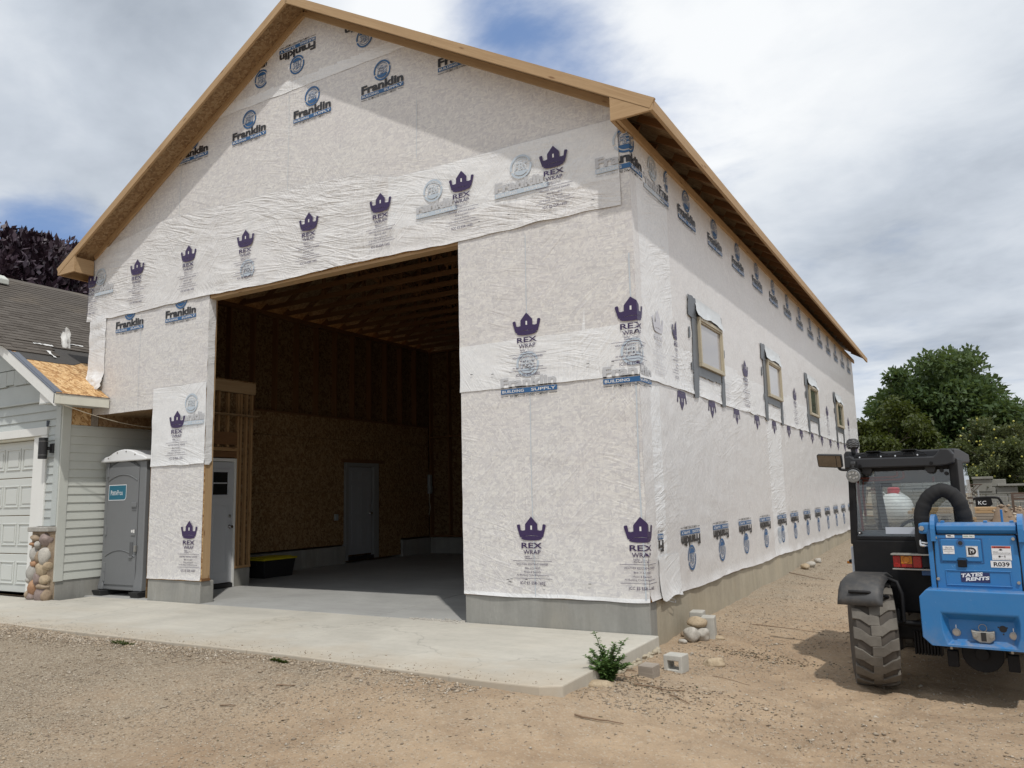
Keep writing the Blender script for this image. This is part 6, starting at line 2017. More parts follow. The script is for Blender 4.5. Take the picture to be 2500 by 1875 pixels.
# beacon, work light, mirror
bc = part('beacon', MB().lathe([(0.0, -0.045), (0.045, -0.045), (0.056, -0.02), (0.058, 0.01), (0.05, 0.035), (0.03, 0.05), (0.0, 0.053)], (-0.12, CY0 + 0.1, 2.070), 'z', 28), 'black_plastic', smooth=50)
part('beacon_stem', MB().cyl((-0.118, CY0 + 0.1, 1.98), (-0.118, CY0 + 0.1, 2.03), 0.022, n=12), 'black_plastic', bc)
for k in range(4):
    z = 2.045 + k * 0.016
    r_ = (0.0575, 0.0595, 0.0585, 0.053)[k]
    ringp = [(-0.12 + r_ * math.cos(a), CY0 + 0.1 + r_ * math.sin(a), z + 0.004 * math.sin(a * 9)) for a in np.linspace(0, 2 * math.pi, 49)]
    part('beacon_groove', MB().tube(ringp, 0.0022, 5, False), 'cab_grey', bc, smooth=60)
part('light_bracket', MB().box((-0.135, CY0 - 0.05, 1.84), (-0.06, CY0 - 0.02, 1.905)).cyl((-0.115, CY0 - 0.07, 1.875), (-0.07, CY0 - 0.07, 1.875), 0.030, n=16).box((-0.105, CY0 - 0.10, 1.82), (-0.08, CY0 - 0.06, 1.87)), 'black_plastic', bevel=0.006)
wl = part('work_light', MB().cyl((-0.090, CY0 - 0.13, 1.768), (-0.090, CY0 - 0.075, 1.768), 0.061, 0.055, n=28), 'cab_grey', bevel=0.006)
part('light_face', MB().cyl((-0.090, CY0 - 0.134, 1.768), (-0.090, CY0 - 0.129, 1.768), 0.052, n=28), 'lamp_led', wl)
for dx, dz in ((-.028, .022), (0, .027), (.028, .022), (-.026, -.012), (.004, -.020), (.030, -.012)):
    part('led_cell', MB().lathe([(0.0, 0.0), (0.009, -0.001), (0.011, 0.001), (0.011, 0.003)], (-0.090 + dx, CY0 - 0.136, 1.768 + dz), 'y', 12), 'steel', wl)
part('light_hoop', MB().tube([(-0.09 + 0.062 * math.cos(R(a)), CY0 - 0.10, 1.768 + 0.062 * math.sin(R(a)) + (0.01 if 30 < a < 150 else 0)) for a in range(-10, 200, 15)], 0.006, 6), 'black_plastic', smooth=60)
mi = part('mirror', MB().prism([(-0.530, 1.885), (-0.520, 1.878), (-0.318, 1.860), (-0.300, 1.866), (-0.298, 1.985), (-0.306, 1.992), (-0.522, 2.006), (-0.532, 1.998)], 'y', 0.90, 0.95), 'black_plastic', bevel=0.010)
part('mirror_face', MB().prism([(-0.522, 1.888), (-0.352, 1.872), (-0.352, 1.986), (-0.522, 1.998)], 'y', 0.896, 0.902), 'mirror_glass', mi)
part('mirror_face', MB().prism([(-0.346, 1.872), (-0.308, 1.870), (-0.308, 1.983), (-0.346, 1.986)], 'y', 0.896, 0.902), 'mirror_glass', mi)
_c = Vector((-0.42, 0.92, 1.93))
mi.matrix_basis = Matrix.Translation(_c) @ Matrix.Rotation(R(14), 4, 'X') @ Matrix.Translation(-_c)
part('mirror_arm', MB().tube(smooth_path([(-0.34, 0.93, 1.865), (-0.32, 0.94, 1.843), (-0.24, 0.94, 1.838), (-0.16, 0.92, 1.84)], 4), 0.014, 8), 'black_plastic', smooth=60)
# interior
part('cab_floor', MB().box((cabL + 0.01, CY0 + 0.06, 1.0), (0.72, 1.8, 1.06)), 'seat_vinyl')
part('rear_shelf', MB().box((cabL + 0.03, CY0 + 0.08, 1.14), (0.69, CY0 + 0.30, 1.262)), 'cab_grey', bevel=0.02)
part('seat', MB().box((0.07, 0.95, 1.07), (0.52, 1.36, 1.19)).prism([(0.08, 1.19), (0.51, 1.19), (0.47, 1.24), (0.38, 1.285), (0.21, 1.285), (0.12, 1.24)], 'y', 0.86, 0.97), 'seat_vinyl', bevel=0.03, seg=3)
part('headlining', MB().box((cabL + 0.05, CY0 + 0.10, 1.835), (0.70, 1.6, 1.85)), 'cab_grey')
part('sun_strip', MB().box((cabL + 0.06, 1.48, 1.70), (0.67, 1.5, 1.835)), 'cab_grey', bevel=0.01)
for x in (0.1, 0.36):
    part('roof_rib', MB().box((x, CY0 + 0.2, 1.80), (x + 0.05, 1.5, 1.834)), 'seat_vinyl', bevel=0.01)
part('red_tube', MB().tube([(cabL + 0.075, CY0 + 0.12, 1.24), (cabL + 0.062, CY0 + 0.12, 1.60), (cabL + 0.065, CY0 + 0.12, 1.735), (cabL + 0.085, CY0 + 0.12, 1.748), (0.20, CY0 + 0.12, 1.752), (0.235, CY0 + 0.12, 1.765), (0.238, CY0 + 0.12, 1.80)], 0.011, 8), 'red_brown_paint', smooth=60)
part('red_tube', MB().tube([(cabL + 0.105, CY0 + 0.13, 1.40), (cabL + 0.10, CY0 + 0.13, 1.62), (cabL + 0.11, CY0 + 0.13, 1.725), (0.25, CY0 + 0.13, 1.728), (0.285, CY0 + 0.13, 1.745), (0.288, CY0 + 0.13, 1.80)], 0.011, 8), 'red_brown_paint', smooth=60)
part('red_tube', MB().tube([(0.645, CY0 + 0.9, 1.10), (0.625, CY0 + 0.88, 1.50), (0.615, CY0 + 0.86, 1.70)], 0.014, 8), 'red_brown_paint', smooth=60)
part('red_tube', MB().tube([(0.475, CY0 + 0.5, 1.70), (0.475, CY0 + 0.5, 1.75)], 0.010, 8), 'red_brown_paint', smooth=60)
part('door_pillar', MB().prism([(-0.06, 1.25), (0.0, 1.25), (-0.05, 1.72), (-0.10, 1.72)], 'y', 1.30, 1.34), 'cab_grey', bevel=0.008)
whl = [(0.26 + 0.19 * math.cos(R(a)), 1.52 + 0.06 * math.sin(R(a)), 1.235 + 0.10 * math.sin(R(a))) for a in range(0, 361, 12)]
part('steering_wheel', MB().tube(whl, 0.016, 8, False), 'black_plastic', smooth=60)
part('dashboard', MB().box((0.0, 1.60, 1.0), (0.66, 1.75, 1.20)), 'seat_vinyl', bevel=0.03)
part('inner_mirror', MB().box((-0.10, 1.55, 1.665), (0.02, 1.57, 1.72)), 'black_plastic', bevel=0.02)
# left flank: wiper arm, step, lamp bracket
part('door_strut', MB().tube([(cabL - 0.075, 0.86, 1.27), (cabL - 0.068, 0.88, 1.12), (cabL - 0.052, 0.90, 1.02)], 0.014, 8), 'black_plastic', smooth=60)
part('step_bracket', MB().box((cabL - 0.11, 0.78, 0.955), (cabL - 0.02, 0.98, 0.985)).box((cabL - 0.06, 0.80, 0.99), (cabL - 0.02, 0.92, 1.04)), 'machine_black', bevel=0.006)
part('marker_lamp', MB().box((cabL - 0.135, 0.80, 0.945), (cabL - 0.075, 0.90, 0.97)), 'amber_lens', bevel=0.006)
# --- tail lamp
tl = part('tail_lamp', MB().box((0.192, 0.30, 0.968), (0.418, 0.36, 1.070)), 'red_lens', bevel=0.008)
part('lamp_divider', MB().box((0.250, 0.297, 0.969), (0.254, 0.302, 1.069)).box((0.345, 0.297, 0.969), (0.349, 0.302, 1.069)), 'machine_black', tl)
part('amber_lens', MB().box((0.255, 0.294, 1.000), (0.344, 0.302, 1.068)), 'amber_lens', tl, 0.004)
part('amber_ring', MB().lathe([(0.026, 0.0), (0.029, -0.004), (0.031, 0.0)], (0.30, 0.295, 1.036), 'y', 20), 'red_brown_paint', tl)
part('red_reflector', MB().box((0.257, 0.295, 0.972), (0.342, 0.302, 0.997)), 'red_lens', tl, 0.004)
part('lens_glint', MB().box((0.205, 0.2965, 0.99), (0.232, 0.302, 1.05)), 'red_lens', tl, 0.006)
part('lamp_hood', MB().box((0.182, 0.27, 1.074), (0.52, 0.38, 1.088)).box((0.186, 0.28, 0.950), (0.52, 0.38, 0.962)), 'dull_metal', bevel=0.003)
part('lamp_backplate', MB().box((0.42, 0.33, 0.963), (0.50, 0.36, 1.073)), 'machine_black', bevel=0.004)
part('disc_badge', MB().cyl((0.456, 0.318, 1.018), (0.456, 0.332, 1.018), 0.027, n=20), 'machine_blue', bevel=0.003)
part('badge_slot', MB().box((0.436, 0.314, 1.012), (0.476, 0.319, 1.020), Matrix.Rotation(R(35), 3, 'Y')), 'black_plastic')
part('bracket_plate', MB().box((0.40, 0.36, 0.90), (0.51, 0.40, 1.12)), 'machine_blue_dark', bevel=0.008)
# ------------------------------------------------------------------ loose masonry and stones by the corner
def stone(name, x, y, rad, mm, label, seed, lift=0.75, group=None, rz=0.0, amp=0.2):
    o = MB().blob((0, 0, 0), rad, seed, 3, amp, 1.1).build(name, mm, smooth=180)
    o.location = (x, y, g1(x, y) + rad[2] * lift)
    o.rotation_euler = (0, 0, rz)
    return tag(o, label, 'rock', group)
G1 = 'river stones heaped at the shop corner'
o = stone('river_stone', 0.235, 0.78, (0.108, 0.09, 0.062), 'stone_tan', 'brown flat-topped boulder resting on top of the stone heap', 2.2, 1, G1)
o.location.z = g1(0.235, 0.78) + 0.165
stone('river_stone', 0.215, 0.62, (0.088, 0.08, 0.078), 'stone_white', 'biggest smooth pale grey stone at the front of the heap', 5.1, 0.85, G1, 0, 0.3)
stone('river_stone', 0.305, 0.73, (0.078, 0.07, 0.068), 'stone_white', 'pale speckled stone right of the biggest grey one in the heap', 8.4, 0.85, G1, 0.5, 0.32)
stone('river_stone', 0.11, 0.76, (0.054, 0.05, 0.038), 'stone_brown', 'small brown stone tucked left of the heap against the footing', 1.9, 0.8, G1)
stone('river_stone', 0.165, 0.47, (0.056, 0.032, 0.028), 'stone_white', 'small oblong pale stone in front of the heap', 11.0, 0.6, G1, -0.3)
stone('river_stone', 0.41, 0.92, (0.088, 0.05, 0.026), 'stone_tan', 'flat tan stone half buried right of the heap', 3.0, 0.3, G1, -0.4)
stone('field_rock', 0.70, -0.24, (0.094, 0.065, 0.048), 'stone_tan', 'lone knobbly pale rock on the dirt between the heap and the machine', 14.2, 0.5, None, 0.3, 0.42)
stone('field_rock', 0.20, -1.72, (0.118, 0.085, 0.042), 'stone_tan', 'low tan rock buried in sand below the weed', 17.5, 0.15, None, 0.1, 0.3)
G2 = 'stones along the side footing'
stone('side_stone', 0.135, 7.75, (0.082, 0.085, 0.055), 'stone_tan', 'brown stone nearest the camera in the row by the side footing', 21.0, 0.75, G2)
stone('side_stone', 0.175, 8.12, (0.092, 0.10, 0.060), 'stone_white', 'pale middle stone in the row by the side footing', 23.0, 0.75, G2)
stone('side_stone', 0.185, 8.85, (0.066, 0.08, 0.055), 'stone_white', 'whitish farthest stone in the row by the side footing', 25.0, 0.75, G2)
# solid blocks on end behind the heap
for k, (x, y, w, d, h, lb) in enumerate(((0.165, 1.03, 0.145, 0.19, 0.265, 'grey concrete block on end behind the heap, nearer the wall'), (0.315, 0.93, 0.145, 0.19, 0.245, 'grey concrete block on end behind the heap, farther from the wall'))):
    b = MB().box((-w / 2, -d / 2, 0), (w / 2, d / 2, h))
    o = b.build('concrete_block', 'block_concrete', None, 0.010, 2)
    o.location = (x, y, g1(x, y) - 0.02)
    o.rotation_euler = (0, 0, R(6 + k * 4))
    tag(o, lb, 'block', 'concrete blocks near the shop corner')
# hollow block lying with its core facing us
W_, D_, H_ = 0.178, 0.16, 0.155
out = [(-W_ / 2, 0), (W_ / 2, 0), (W_ / 2, H_), (-W_ / 2, H_)]
inn = [(-0.052, 0.030), (0.055, 0.030), (0.055, 0.105), (-0.052, 0.105)]
b = MB()
vs = []
for y in (-D_ / 2, D_ / 2):
    vs += [(p[0], y, p[1]) for p in out] + [(p[0], y, p[1]) for p in inn]
fs = []
for i in range(4):
    j = (i + 1) % 4
    fs += [(i, j, 4 + j, 4 + i), (8 + j, 8 + i, 12 + i, 12 + j), (j, i, 8 + i, 8 + j), (4 + i, 4 + j, 12 + j, 12 + i)]
b.add(vs, fs)
o = b.build('hollow_block', 'block_concrete', None, 0.007, 2)
o.location = (0.475, -0.66, g1(0.475, -0.66) - 0.01)
o.rotation_euler = (0, 0, R(-5))
tag(o, 'hollow grey cinder block with square core lying on the dirt', 'block', 'concrete blocks near the shop corner')
# weathered post offcut
o = MB().box((-0.07, -0.075, 0), (0.07, 0.075, 0.115)).build('wood_offcut', 'old_grey_wood', None, 0.004)
o.location = (0.353, -1.03, g1(0.353, -1.03) - 0.012)
o.rotation_euler = (R(2), R(1), R(-4))
tag(o, 'short weathered square timber offcut on the dirt', 'timber')

# weed at the slab corner
weed = thing('thistle_weed', 'bushy green weed growing at the slab corner', 'weed', (0.165, -1.50, g1(0.165, -1.50)))
weed['_local'] = 1
random.seed(21)
lv, lf, lt = [], [], []
def leaf_add(p, d, n, L, w, tone, V, F, T):
    s = d.cross(n).normalized() * w
    i = len(V)
    m = p + d * (L * 0.45)
    V += [tuple(p), tuple(m + s + n * 0.01 * L), tuple(p + d * L - n * 0.12 * L), tuple(m - s + n * 0.01 * L)]
    F.append((i, i + 1, i + 2, i + 3))
    T += [tone] * 4
st_b = MB()
for k in range(26):
    a = random.uniform(0, 2 * math.pi)
    lean = random.uniform(0.15, 1.25)
    H = random.uniform(0.17, 0.34) * (1.15 - lean * 0.4)
    if k == 0:
        a, lean, H = 2.9, 0.30, 0.40
    if k == 1:
        a, lean, H = 0.2, 0.45, 0.36
    pts = []
    for j in range(7):
        t = j / 6
        rr_ = lean * H * t ** 1.3
        pts.append(Vector((rr_ * math.cos(a), rr_ * math.sin(a), H * t * (1 - 0.18 * lean * t))))
    st_b.tube(pts, [0.006 * (1 - 0.6 * j / 6) for j in range(7)], 5)
    for j in range(1, 7):
        for q_ in range(15 if j < 5 else 18):
            p = pts[j - 1].lerp(pts[j], random.random())
            b_ = random.uniform(0, 2 * math.pi)
            d = Vector((math.cos(b_), math.sin(b_), random.uniform(-0.1, 0.75))).normalized()
            L = random.uniform(0.035, 0.085) * (1.15 - 0.55 * j / 6)
            leaf_add(p, d, Vector((0, 0, 1)) + Vector((random.uniform(-.5, .5), random.uniform(-.5, .5), 0)), L, L * 0.19, random.random(), lv, lf, lt)
st_b.build('stem', 'leaf_weed', weed)
me = np_mesh('leaves', np.array(lv), np.array(lf), np.array(lt)[:, None].repeat(3, 1))
me.materials.append(MATS['leaf_weed'])
o = link('leaves', me, weed)
o['kind'] = 'stuff'
for o in weed.children:
    if o.name.startswith('stem') and not o.data.color_attributes:
        ca = o.data.color_attributes.new('tone', 'FLOAT_COLOR', 'POINT')
        for d_ in ca.data:
            d_.color = (0.6, 0.6, 0.6, 1)

# sticks
random.seed(40)
def stick(x, y, L, r, a, label):
    n = 6
    pts = []
    for i in range(n + 1):
        t = i / n - .5
        xx = x + L * t * math.cos(a) + 0.03 * L * mnoise.noise(Vector((t * 4, x, y)))
        yy = y + L * t * math.sin(a) + 0.03 * L * mnoise.noise(Vector((t * 4, y, x)))
        pts.append((xx, yy, g1(xx, yy) + r * 1.1 + 0.006 * abs(mnoise.noise(Vector((t * 5, x, 3))))))
    r *= 0.55
    o = MB().tube(pts, [r * (1.1 - 0.5 * i / n) for i in range(n + 1)], 6).build('dry_stick', 'twig_wood', smooth=60)
    tag(o, label, 'stick', 'dry sticks on the dirt')
for a_ in ((0.31, -1.27, 0.24, 0.007, 0.1, 'thin dry stick lying before the timber offcut'), (0.12, -1.02, 0.22, 0.009, 0.7, 'dark dry stick between the weed and the timber offcut'),
           (0.60, -1.45, 0.40, 0.012, 0.35, 'longest dry stick right of the buried tan rock'), (0.82, -1.62, 0.22, 0.010, -0.5, 'short stick at the right end of the longest stick'),
           (0.55, -2.55, 0.34, 0.012, 0.25, 'forked-looking dry stick on the open sand at front centre'), (0.98, -0.72, 0.34, 0.005, -0.1, 'very thin straight stick right of the hollow block'),
           (-2.05, -2.95, 0.16, 0.010, 0.5, 'dark stick on the gravel below the middle of the slab'), (-2.18, -3.42, 0.15, 0.011, 0.1, 'dark stick lowest on the gravel at front'),
           (-3.15, -2.62, 0.13, 0.006, 0.0, 'reddish stick near the slab edge left of centre'), (0.33, 6.7, 0.8, 0.012, -0.6, 'dark branch beside the row of side stones'),
           (0.92, 1.9, 0.75, 0.008, 0.05, 'long thin stick on the dirt path beside the shop')):
    stick(*a_)

# gravel and chips scattered over the yard (geometry, one mass)
rng = np.random.RandomState(11)
OCT = np.array([(1, 0, 0), (-1, 0, 0), (0, 1, 0), (0, -1, 0), (0, 0, 1), (0, 0, -1)], float)
OF = np.array([(0, 2, 4), (2, 1, 4), (1, 3, 4), (3, 0, 4), (2, 0, 5), (1, 2, 5), (3, 1, 5), (0, 3, 5)])
def in_slab(x, y):
    e = np.interp(x, [p[0] for p in edge], [p[1] for p in edge])
    return (x < 0.13) & (y > e - 0.005)
def scatter(N_, fx, size, pal, name, flat=0.6, mat_='pebble'):
    x, y = fx(N_)
    keep = ~in_slab(x, y) & ~((x < 0.03) & (y > -0.1))
    x, y = x[keep], y[keep]
    n = len(x)
    z = gz(x, y)
    s = size(n)
    sh_ = np.stack([s * rng.uniform(.7, 1.3, n), s * rng.uniform(.6, 1.1, n), s * flat * rng.uniform(.6, 1.2, n)], 1)
    ang = rng.uniform(0, 2 * np.pi, n)
    base = OCT[None] * rng.uniform(0.75, 1.15, (n, 6, 1)) * sh_[:, None, :]
    ca, sa = np.cos(ang)[:, None], np.sin(ang)[:, None]
    V = np.stack([base[..., 0] * ca - base[..., 1] * sa + x[:, None], base[..., 0] * sa + base[..., 1] * ca + y[:, None], base[..., 2] + (z + s * flat * 0.35)[:, None]], -1)
    F = (OF[None] + (np.arange(n) * 6)[:, None, None]).reshape(-1, 3)
    pal = np.array(pal)
    t = pal[rng.randint(0, len(pal), n)] * rng.uniform(.75, 1.2, (n, 1))
    T = np.repeat(t, 6, 0)
    me = np_mesh(name, V.reshape(-1, 3), F, T)
    me.materials.append(MATS[mat_])
    return link(name, me)
def yard(N_):
    x = rng.uniform(-9.5, 3.4, N_)
    y = rng.uniform(-5.0, -1.7, N_)
    dens = 0.05 + 0.12 * np.clip(-x * 0.3, 0, 1) + 0.85 * np.clip(vnoise(x * 0.9 + 7, y * 0.9) * 2.6 + 0.4, 0, 1) * np.clip(0.38 - 0.16 * (x + 2.0), 0, 1)
    k = rng.rand(N_) < dens
    return x[k], y[k]
PAL = [(0.37, 0.295, 0.21), (0.31, 0.245, 0.175), (0.28, 0.23, 0.175), (0.42, 0.355, 0.275), (0.25, 0.20, 0.15), (0.35, 0.29, 0.22), (0.47, 0.415, 0.34)]
tag(scatter(170000, yard, lambda n: np.clip(rng.lognormal(-5.2, 0.42, n), 0.003, 0.022), PAL, 'gravel'), 'loose pale gravel spread over the sandy yard', 'gravel', kind='stuff')
def edgeb(N_):
    x = rng.uniform(-9.5, -0.5, N_)
    y = np.interp(x, [p[0] for p in edge], [p[1] for p in edge]) - np.abs(rng.normal(0.02, 0.20, N_))
    k = rng.rand(N_) < np.clip(0.25 - (x + 3.5) * 0.16, 0.12, 1)
    return x[k], y[k]
tag(scatter(30000, edgeb, lambda n: np.clip(rng.lognormal(-4.6, 0.4, n), 0.005, 0.028), PAL, 'slab_edge_gravel'), 'coarser gravel banked along the front slab edge', 'gravel', kind='stuff')
def path(N_):
    x = rng.uniform(0.02, 3.6, N_)
    y = -2.2 + 14 * rng.rand(N_) ** 1.3
    dens = 0.30 + 0.6 * np.exp(-((x - 0.55) / 0.6) ** 2) * np.exp(-((y + 0.1) / 1.2) ** 2) + 0.35 * np.exp(-((x - 0.7) / 0.8) ** 2)
    k = rng.rand(N_) < dens * np.clip(1.2 + vnoise(x * 2, y * 2) * 2, 0, 1.5)
    return x[k], y[k]
tag(scatter(36000, path, lambda n: np.clip(rng.lognormal(-5.0, 0.45, n), 0.003, 0.028), PAL, 'side_path_gravel'), 'small pebbles on the dirt strip beside the shop', 'gravel', kind='stuff')
def litter(N_):
    x = np.concatenate([rng.normal(0.95, 0.32, N_ // 3), rng.normal(0.55, 0.4, N_ // 3), rng.uniform(-5, 3.2, N_ // 3)])
    y = np.concatenate([rng.normal(0.42, 0.10, N_ // 3), rng.normal(-1.4, 0.16, N_ // 3), rng.uniform(-4.8, 0.5, N_ // 3)])
    return x, y
tag(scatter(1300, litter, lambda n: rng.uniform(0.005, 0.017, n), [(0.07, 0.055, 0.04), (0.12, 0.085, 0.055), (0.18, 0.13, 0.08), (0.05, 0.06, 0.03)], 'leaf_litter', 0.28, 'leaf_litter'), 'dark scattered bits of dry leaf and bark on the dirt', 'leaf litter', kind='stuff')

# crumbs kicked onto the slab edge
n_ = 900
cx_ = rng.uniform(-9, 0.05, n_)
ce_ = np.interp(cx_, [p[0] for p in edge], [p[1] for p in edge]) + np.abs(rng.normal(0.02, 0.16, n_)) + 0.012
cs_ = np.clip(rng.lognormal(-5.5, 0.5, n_), 0.002, 0.014)
V = OCT[None] * rng.uniform(.7, 1.2, (n_, 6, 1)) * np.stack([cs_, cs_ * .8, cs_ * .6], 1)[:, None] + np.stack([cx_, ce_, cs_ * .3], 1)[:, None]
pal = np.array(PAL)
me = np_mesh('slab_crumbs', V.reshape(-1, 3), (OF[None] + (np.arange(n_) * 6)[:, None, None]).reshape(-1, 3), np.repeat(pal[rng.randint(0, len(pal), n_)], 6, 0))
me.materials.append(MATS['pebble'])
tag(link('slab_crumbs', me), 'scattered stone crumbs lying on the concrete along its front edge', 'gravel', kind='stuff')
# two low weeds hugging the slab edge
for wx, wy, wr_, lb in ((-5.05, -2.42, 0.20, 'low flat dark weed against the slab edge, left of the pier'), (-2.72, -2.42, 0.11, 'tiny low weed against the slab edge near its middle')):
    lv, lf, lt = [], [], []
    for k in range(420):
        a = random.uniform(0, 2 * math.pi)
        q_ = random.random() ** 0.6
        x, y = wx + wr_ * q_ * math.cos(a), wy + 0.045 - 0.35 * wr_ * q_ * abs(math.sin(a))
        p = Vector((x, y, g1(x, y) + 0.004))
        d = Vector((random.uniform(-1, 1), random.uniform(-1, .4), random.uniform(0.1, 0.7))).normalized()
        L = random.uniform(0.015, 0.04)
        leaf_add(p, d, Vector((0, 0, 1)), L, L * 0.2, random.random() * 0.4, lv, lf, lt)
    me = np_mesh('low_weed', np.array(lv), np.array(lf), np.array(lt)[:, None].repeat(3, 1))
    me.materials.append(MATS['leaf_olive'])
    tag(link('low_weed', me), lb, 'weed', 'low weeds at the slab edge')

# storage tote inside the shop
tote = thing('storage_tote', 'black storage tote with yellow lid inside the shop', 'tote', (-9.0, 3.30, 0.0))
tote['_local'] = 1
b = MB()
b.add([(-0.25, -0.36, 0), (0.25, -0.36, 0), (0.25, 0.36, 0), (-0.25, 0.36, 0), (-0.29, -0.41, 0.33), (0.29, -0.41, 0.33), (0.29, 0.41, 0.33), (-0.29, 0.41, 0.33)], [(0, 3, 2, 1), (4, 5, 6, 7), (0, 1, 5, 4), (1, 2, 6, 5), (2, 3, 7, 6), (3, 0, 4, 7)])
b.build('tub', 'black_plastic', tote, 0.02)
MB().box((-0.31, -0.43, 0.33), (0.31, 0.43, 0.365)).box((-0.24, -0.34, 0.365), (0.24, 0.34, 0.385)).build('lid', 'yellow_plastic', tote, 0.012)
for s_ in (-1, 1):
    MB().box((-0.10, s_ * 0.40 - 0.03, 0.25), (0.10, s_ * 0.40 + 0.03, 0.31)).build('handle', 'black_plastic', tote, 0.01)

# ------------------------------------------------------------------ things behind the machine
# propane tank, end on
pt_ = thing('propane_tank', 'white propane tank with red dome lid behind the telehandler cab', 'tank', (0.97, 16.5, g1(0.97, 16.5)))
pt_['_local'] = 1
zt_ = 0.825 - g1(0.97, 16.5)
MB().lathe([(0.0, -1.20), (0.20, -1.18), (0.34, -1.08), (0.42, -0.90), (0.42, 0.90), (0.34, 1.08), (0.20, 1.18), (0.0, 1.20)], (0, 1.2, zt_), 'y', 40).build('shell', 'tank_white', pt_, smooth=50)
MB().lathe([(0.0, 0.16), (0.12, 0.155), (0.165, 0.12), (0.17, 0.0), (0.17, -0.04)], (0.0, 1.0, zt_ + 0.435), 'z', 24).build('dome_lid', 'tank_red', pt_, smooth=45)
for s_ in (-1, 1):
    MB().tube([(s_ * 0.16, 0.4, zt_ + 0.37), (s_ * 0.21, 0.4, zt_ + 0.45), (s_ * 0.30, 0.4, zt_ + 0.37)], 0.018, 8).build('lifting_lug', 'tank_white', pt_, smooth=60)
for y in (0.5, 1.9):
    MB().prism([(-0.36, 0.0), (0.36, 0.0), (0.32, zt_ - 0.27), (-0.32, zt_ - 0.27)], 'y', y - 0.10, y + 0.10).build('saddle', 'block_concrete', pt_, 0.01)
# blockwork garden wall
gw = thing('garden_wall', 'low grey blockwork wall under the trees behind the yard', 'wall', (2.4, 22.0, g1(2.4, 22)))
zb_ = 0.15
random.seed(90)
bl = MB()
for r in range(6):
    x = -3.0 - (0.3 if r % 2 else 0)
    while x < 5.8:
        top = zb_ + (r + 1) * 0.24
        if not (r == 5 and 2.2 < x < 2.9) and not (r >= 4 and x > 3.7 and x < 4.6):
            o = MB().box((x + .006, 22.0 + random.uniform(-.012, .012), zb_ + r * 0.24 + .005), (x + 0.594, 22.22, top - .005)).build('block', 'retaining_block', gw, 0.012, 1)
        x += 0.6
MB().box((2.95, 21.92, 1.60), (3.55, 22.30, 1.68)).build('cap_stone', 'retaining_block', gw, 0.012)
MB().box((3.65, 21.92, 1.36), (4.75, 22.30, 1.43)).build('cap_stone', 'retaining_block', gw, 0.012)
MB().box((2.98, 21.98, 1.20), (3.5, 22.25, 1.60)).build('end_pier', 'retaining_block', gw, 0.012)
# wire fence with its posts
wf = thing('wire_fence', 'low wire mesh fence with a thin pale post before the garden wall', 'fence', (3.4, 20, g1(3.4, 20)))
for x in (0.3, 3.09, 5.9):
    MB().box((x - 0.022, 19.98, 0.05), (x + 0.022, 20.02, 1.27)).build('post', 'galvanized', wf, 0.004)
b = MB()
for k in range(7):
    b.cyl((0.3, 20, 0.22 + k * 0.14), (6.2, 20, 0.22 + k * 0.14), 0.005, n=4)
x = 0.35
while x < 6.2:
    b.cyl((x, 20, 0.2), (x, 20, 1.06), 0.004, n=4)
    x += 0.15
o = b.build('wire_mesh', 'galvanized', wf)
o['kind'] = 'stuff'
lt_ = thing('lattice_panel', 'dark diamond lattice panel leaning by the apple tree', 'lattice', (2.85, 20.6, g1(2.85, 20.6)))
b = MB()
for k in range(-8, 9):
    for s_ in (-1, 1):
        a_ = Vector((2.75 + k * 0.11 - 0.2 * s_, 20.6 + 0.006 * s_, 1.02))
        c_ = Vector((2.75 + k * 0.11 + 0.2 * s_, 20.6 + 0.006 * s_, 1.42))
        if 2.35 < a_.x < 3.2 and 2.35 < c_.x < 3.2:
            b.cyl(a_, c_, 0.012, n=4)
o = b.build('slats', 'rusty_steel', lt_)
o['kind'] = 'stuff'
MB().box((2.33, 20.58, 0.98), (3.22, 20.63, 1.02)).box((2.33, 20.58, 1.42), (3.22, 20.63, 1.45)).build('frame', 'rusty_steel', lt_)
for x in (2.36, 3.19):
    MB().box((x - .02, 20.585, 0.1), (x + .02, 20.625, 0.979)).build('leg', 'rusty_steel', lt_)
# dark weathered gate/fence at far right
bf = thing('board_fence', 'dark weathered board fence at the far right edge under the trees', 'fence', (5.3, 21.0, g1(5.3, 21)))
for k in range(9):
    MB().box((4.55 + k * 0.17, 21.0, 0.1), (4.55 + k * 0.17 + 0.15, 21.03, 1.75 + 0.03 * math.sin(k * 2.3))).build('fence_board', 'old_grey_wood', bf, 0.003)
MB().box((4.50, 21.031, 0.5), (6.1, 21.07, 0.6)).box((4.50, 21.031, 1.3), (6.1, 21.07, 1.4)).build('rail', 'old_grey_wood', bf)
# lumber stack
ls = thing('lumber_stack', 'stack of long pale planks on the ground beyond the cab', 'lumber', (2.2, 15.0, g1(2.2, 15)))
zg = g1(2.2, 15)
for r in range(5):
    for k in range(3):
        z = 0.50 + r * 0.075
        MB().box((1.55 - 0.1 * (r % 2), 15.0 + k * 0.22, z), (3.35 + 0.06 * ((r + k) % 3), 15.19 + k * 0.22, z + 0.068)).build('plank', 'fir_lumber' if r > 2 else 'old_grey_wood', ls, 0.004)
for x in (1.8, 3.0):
    MB().box((x - .06, 14.98, zg - 0.02), (x + .06, 15.65, 0.499)).build('bearer', 'old_grey_wood', ls, 0.006)
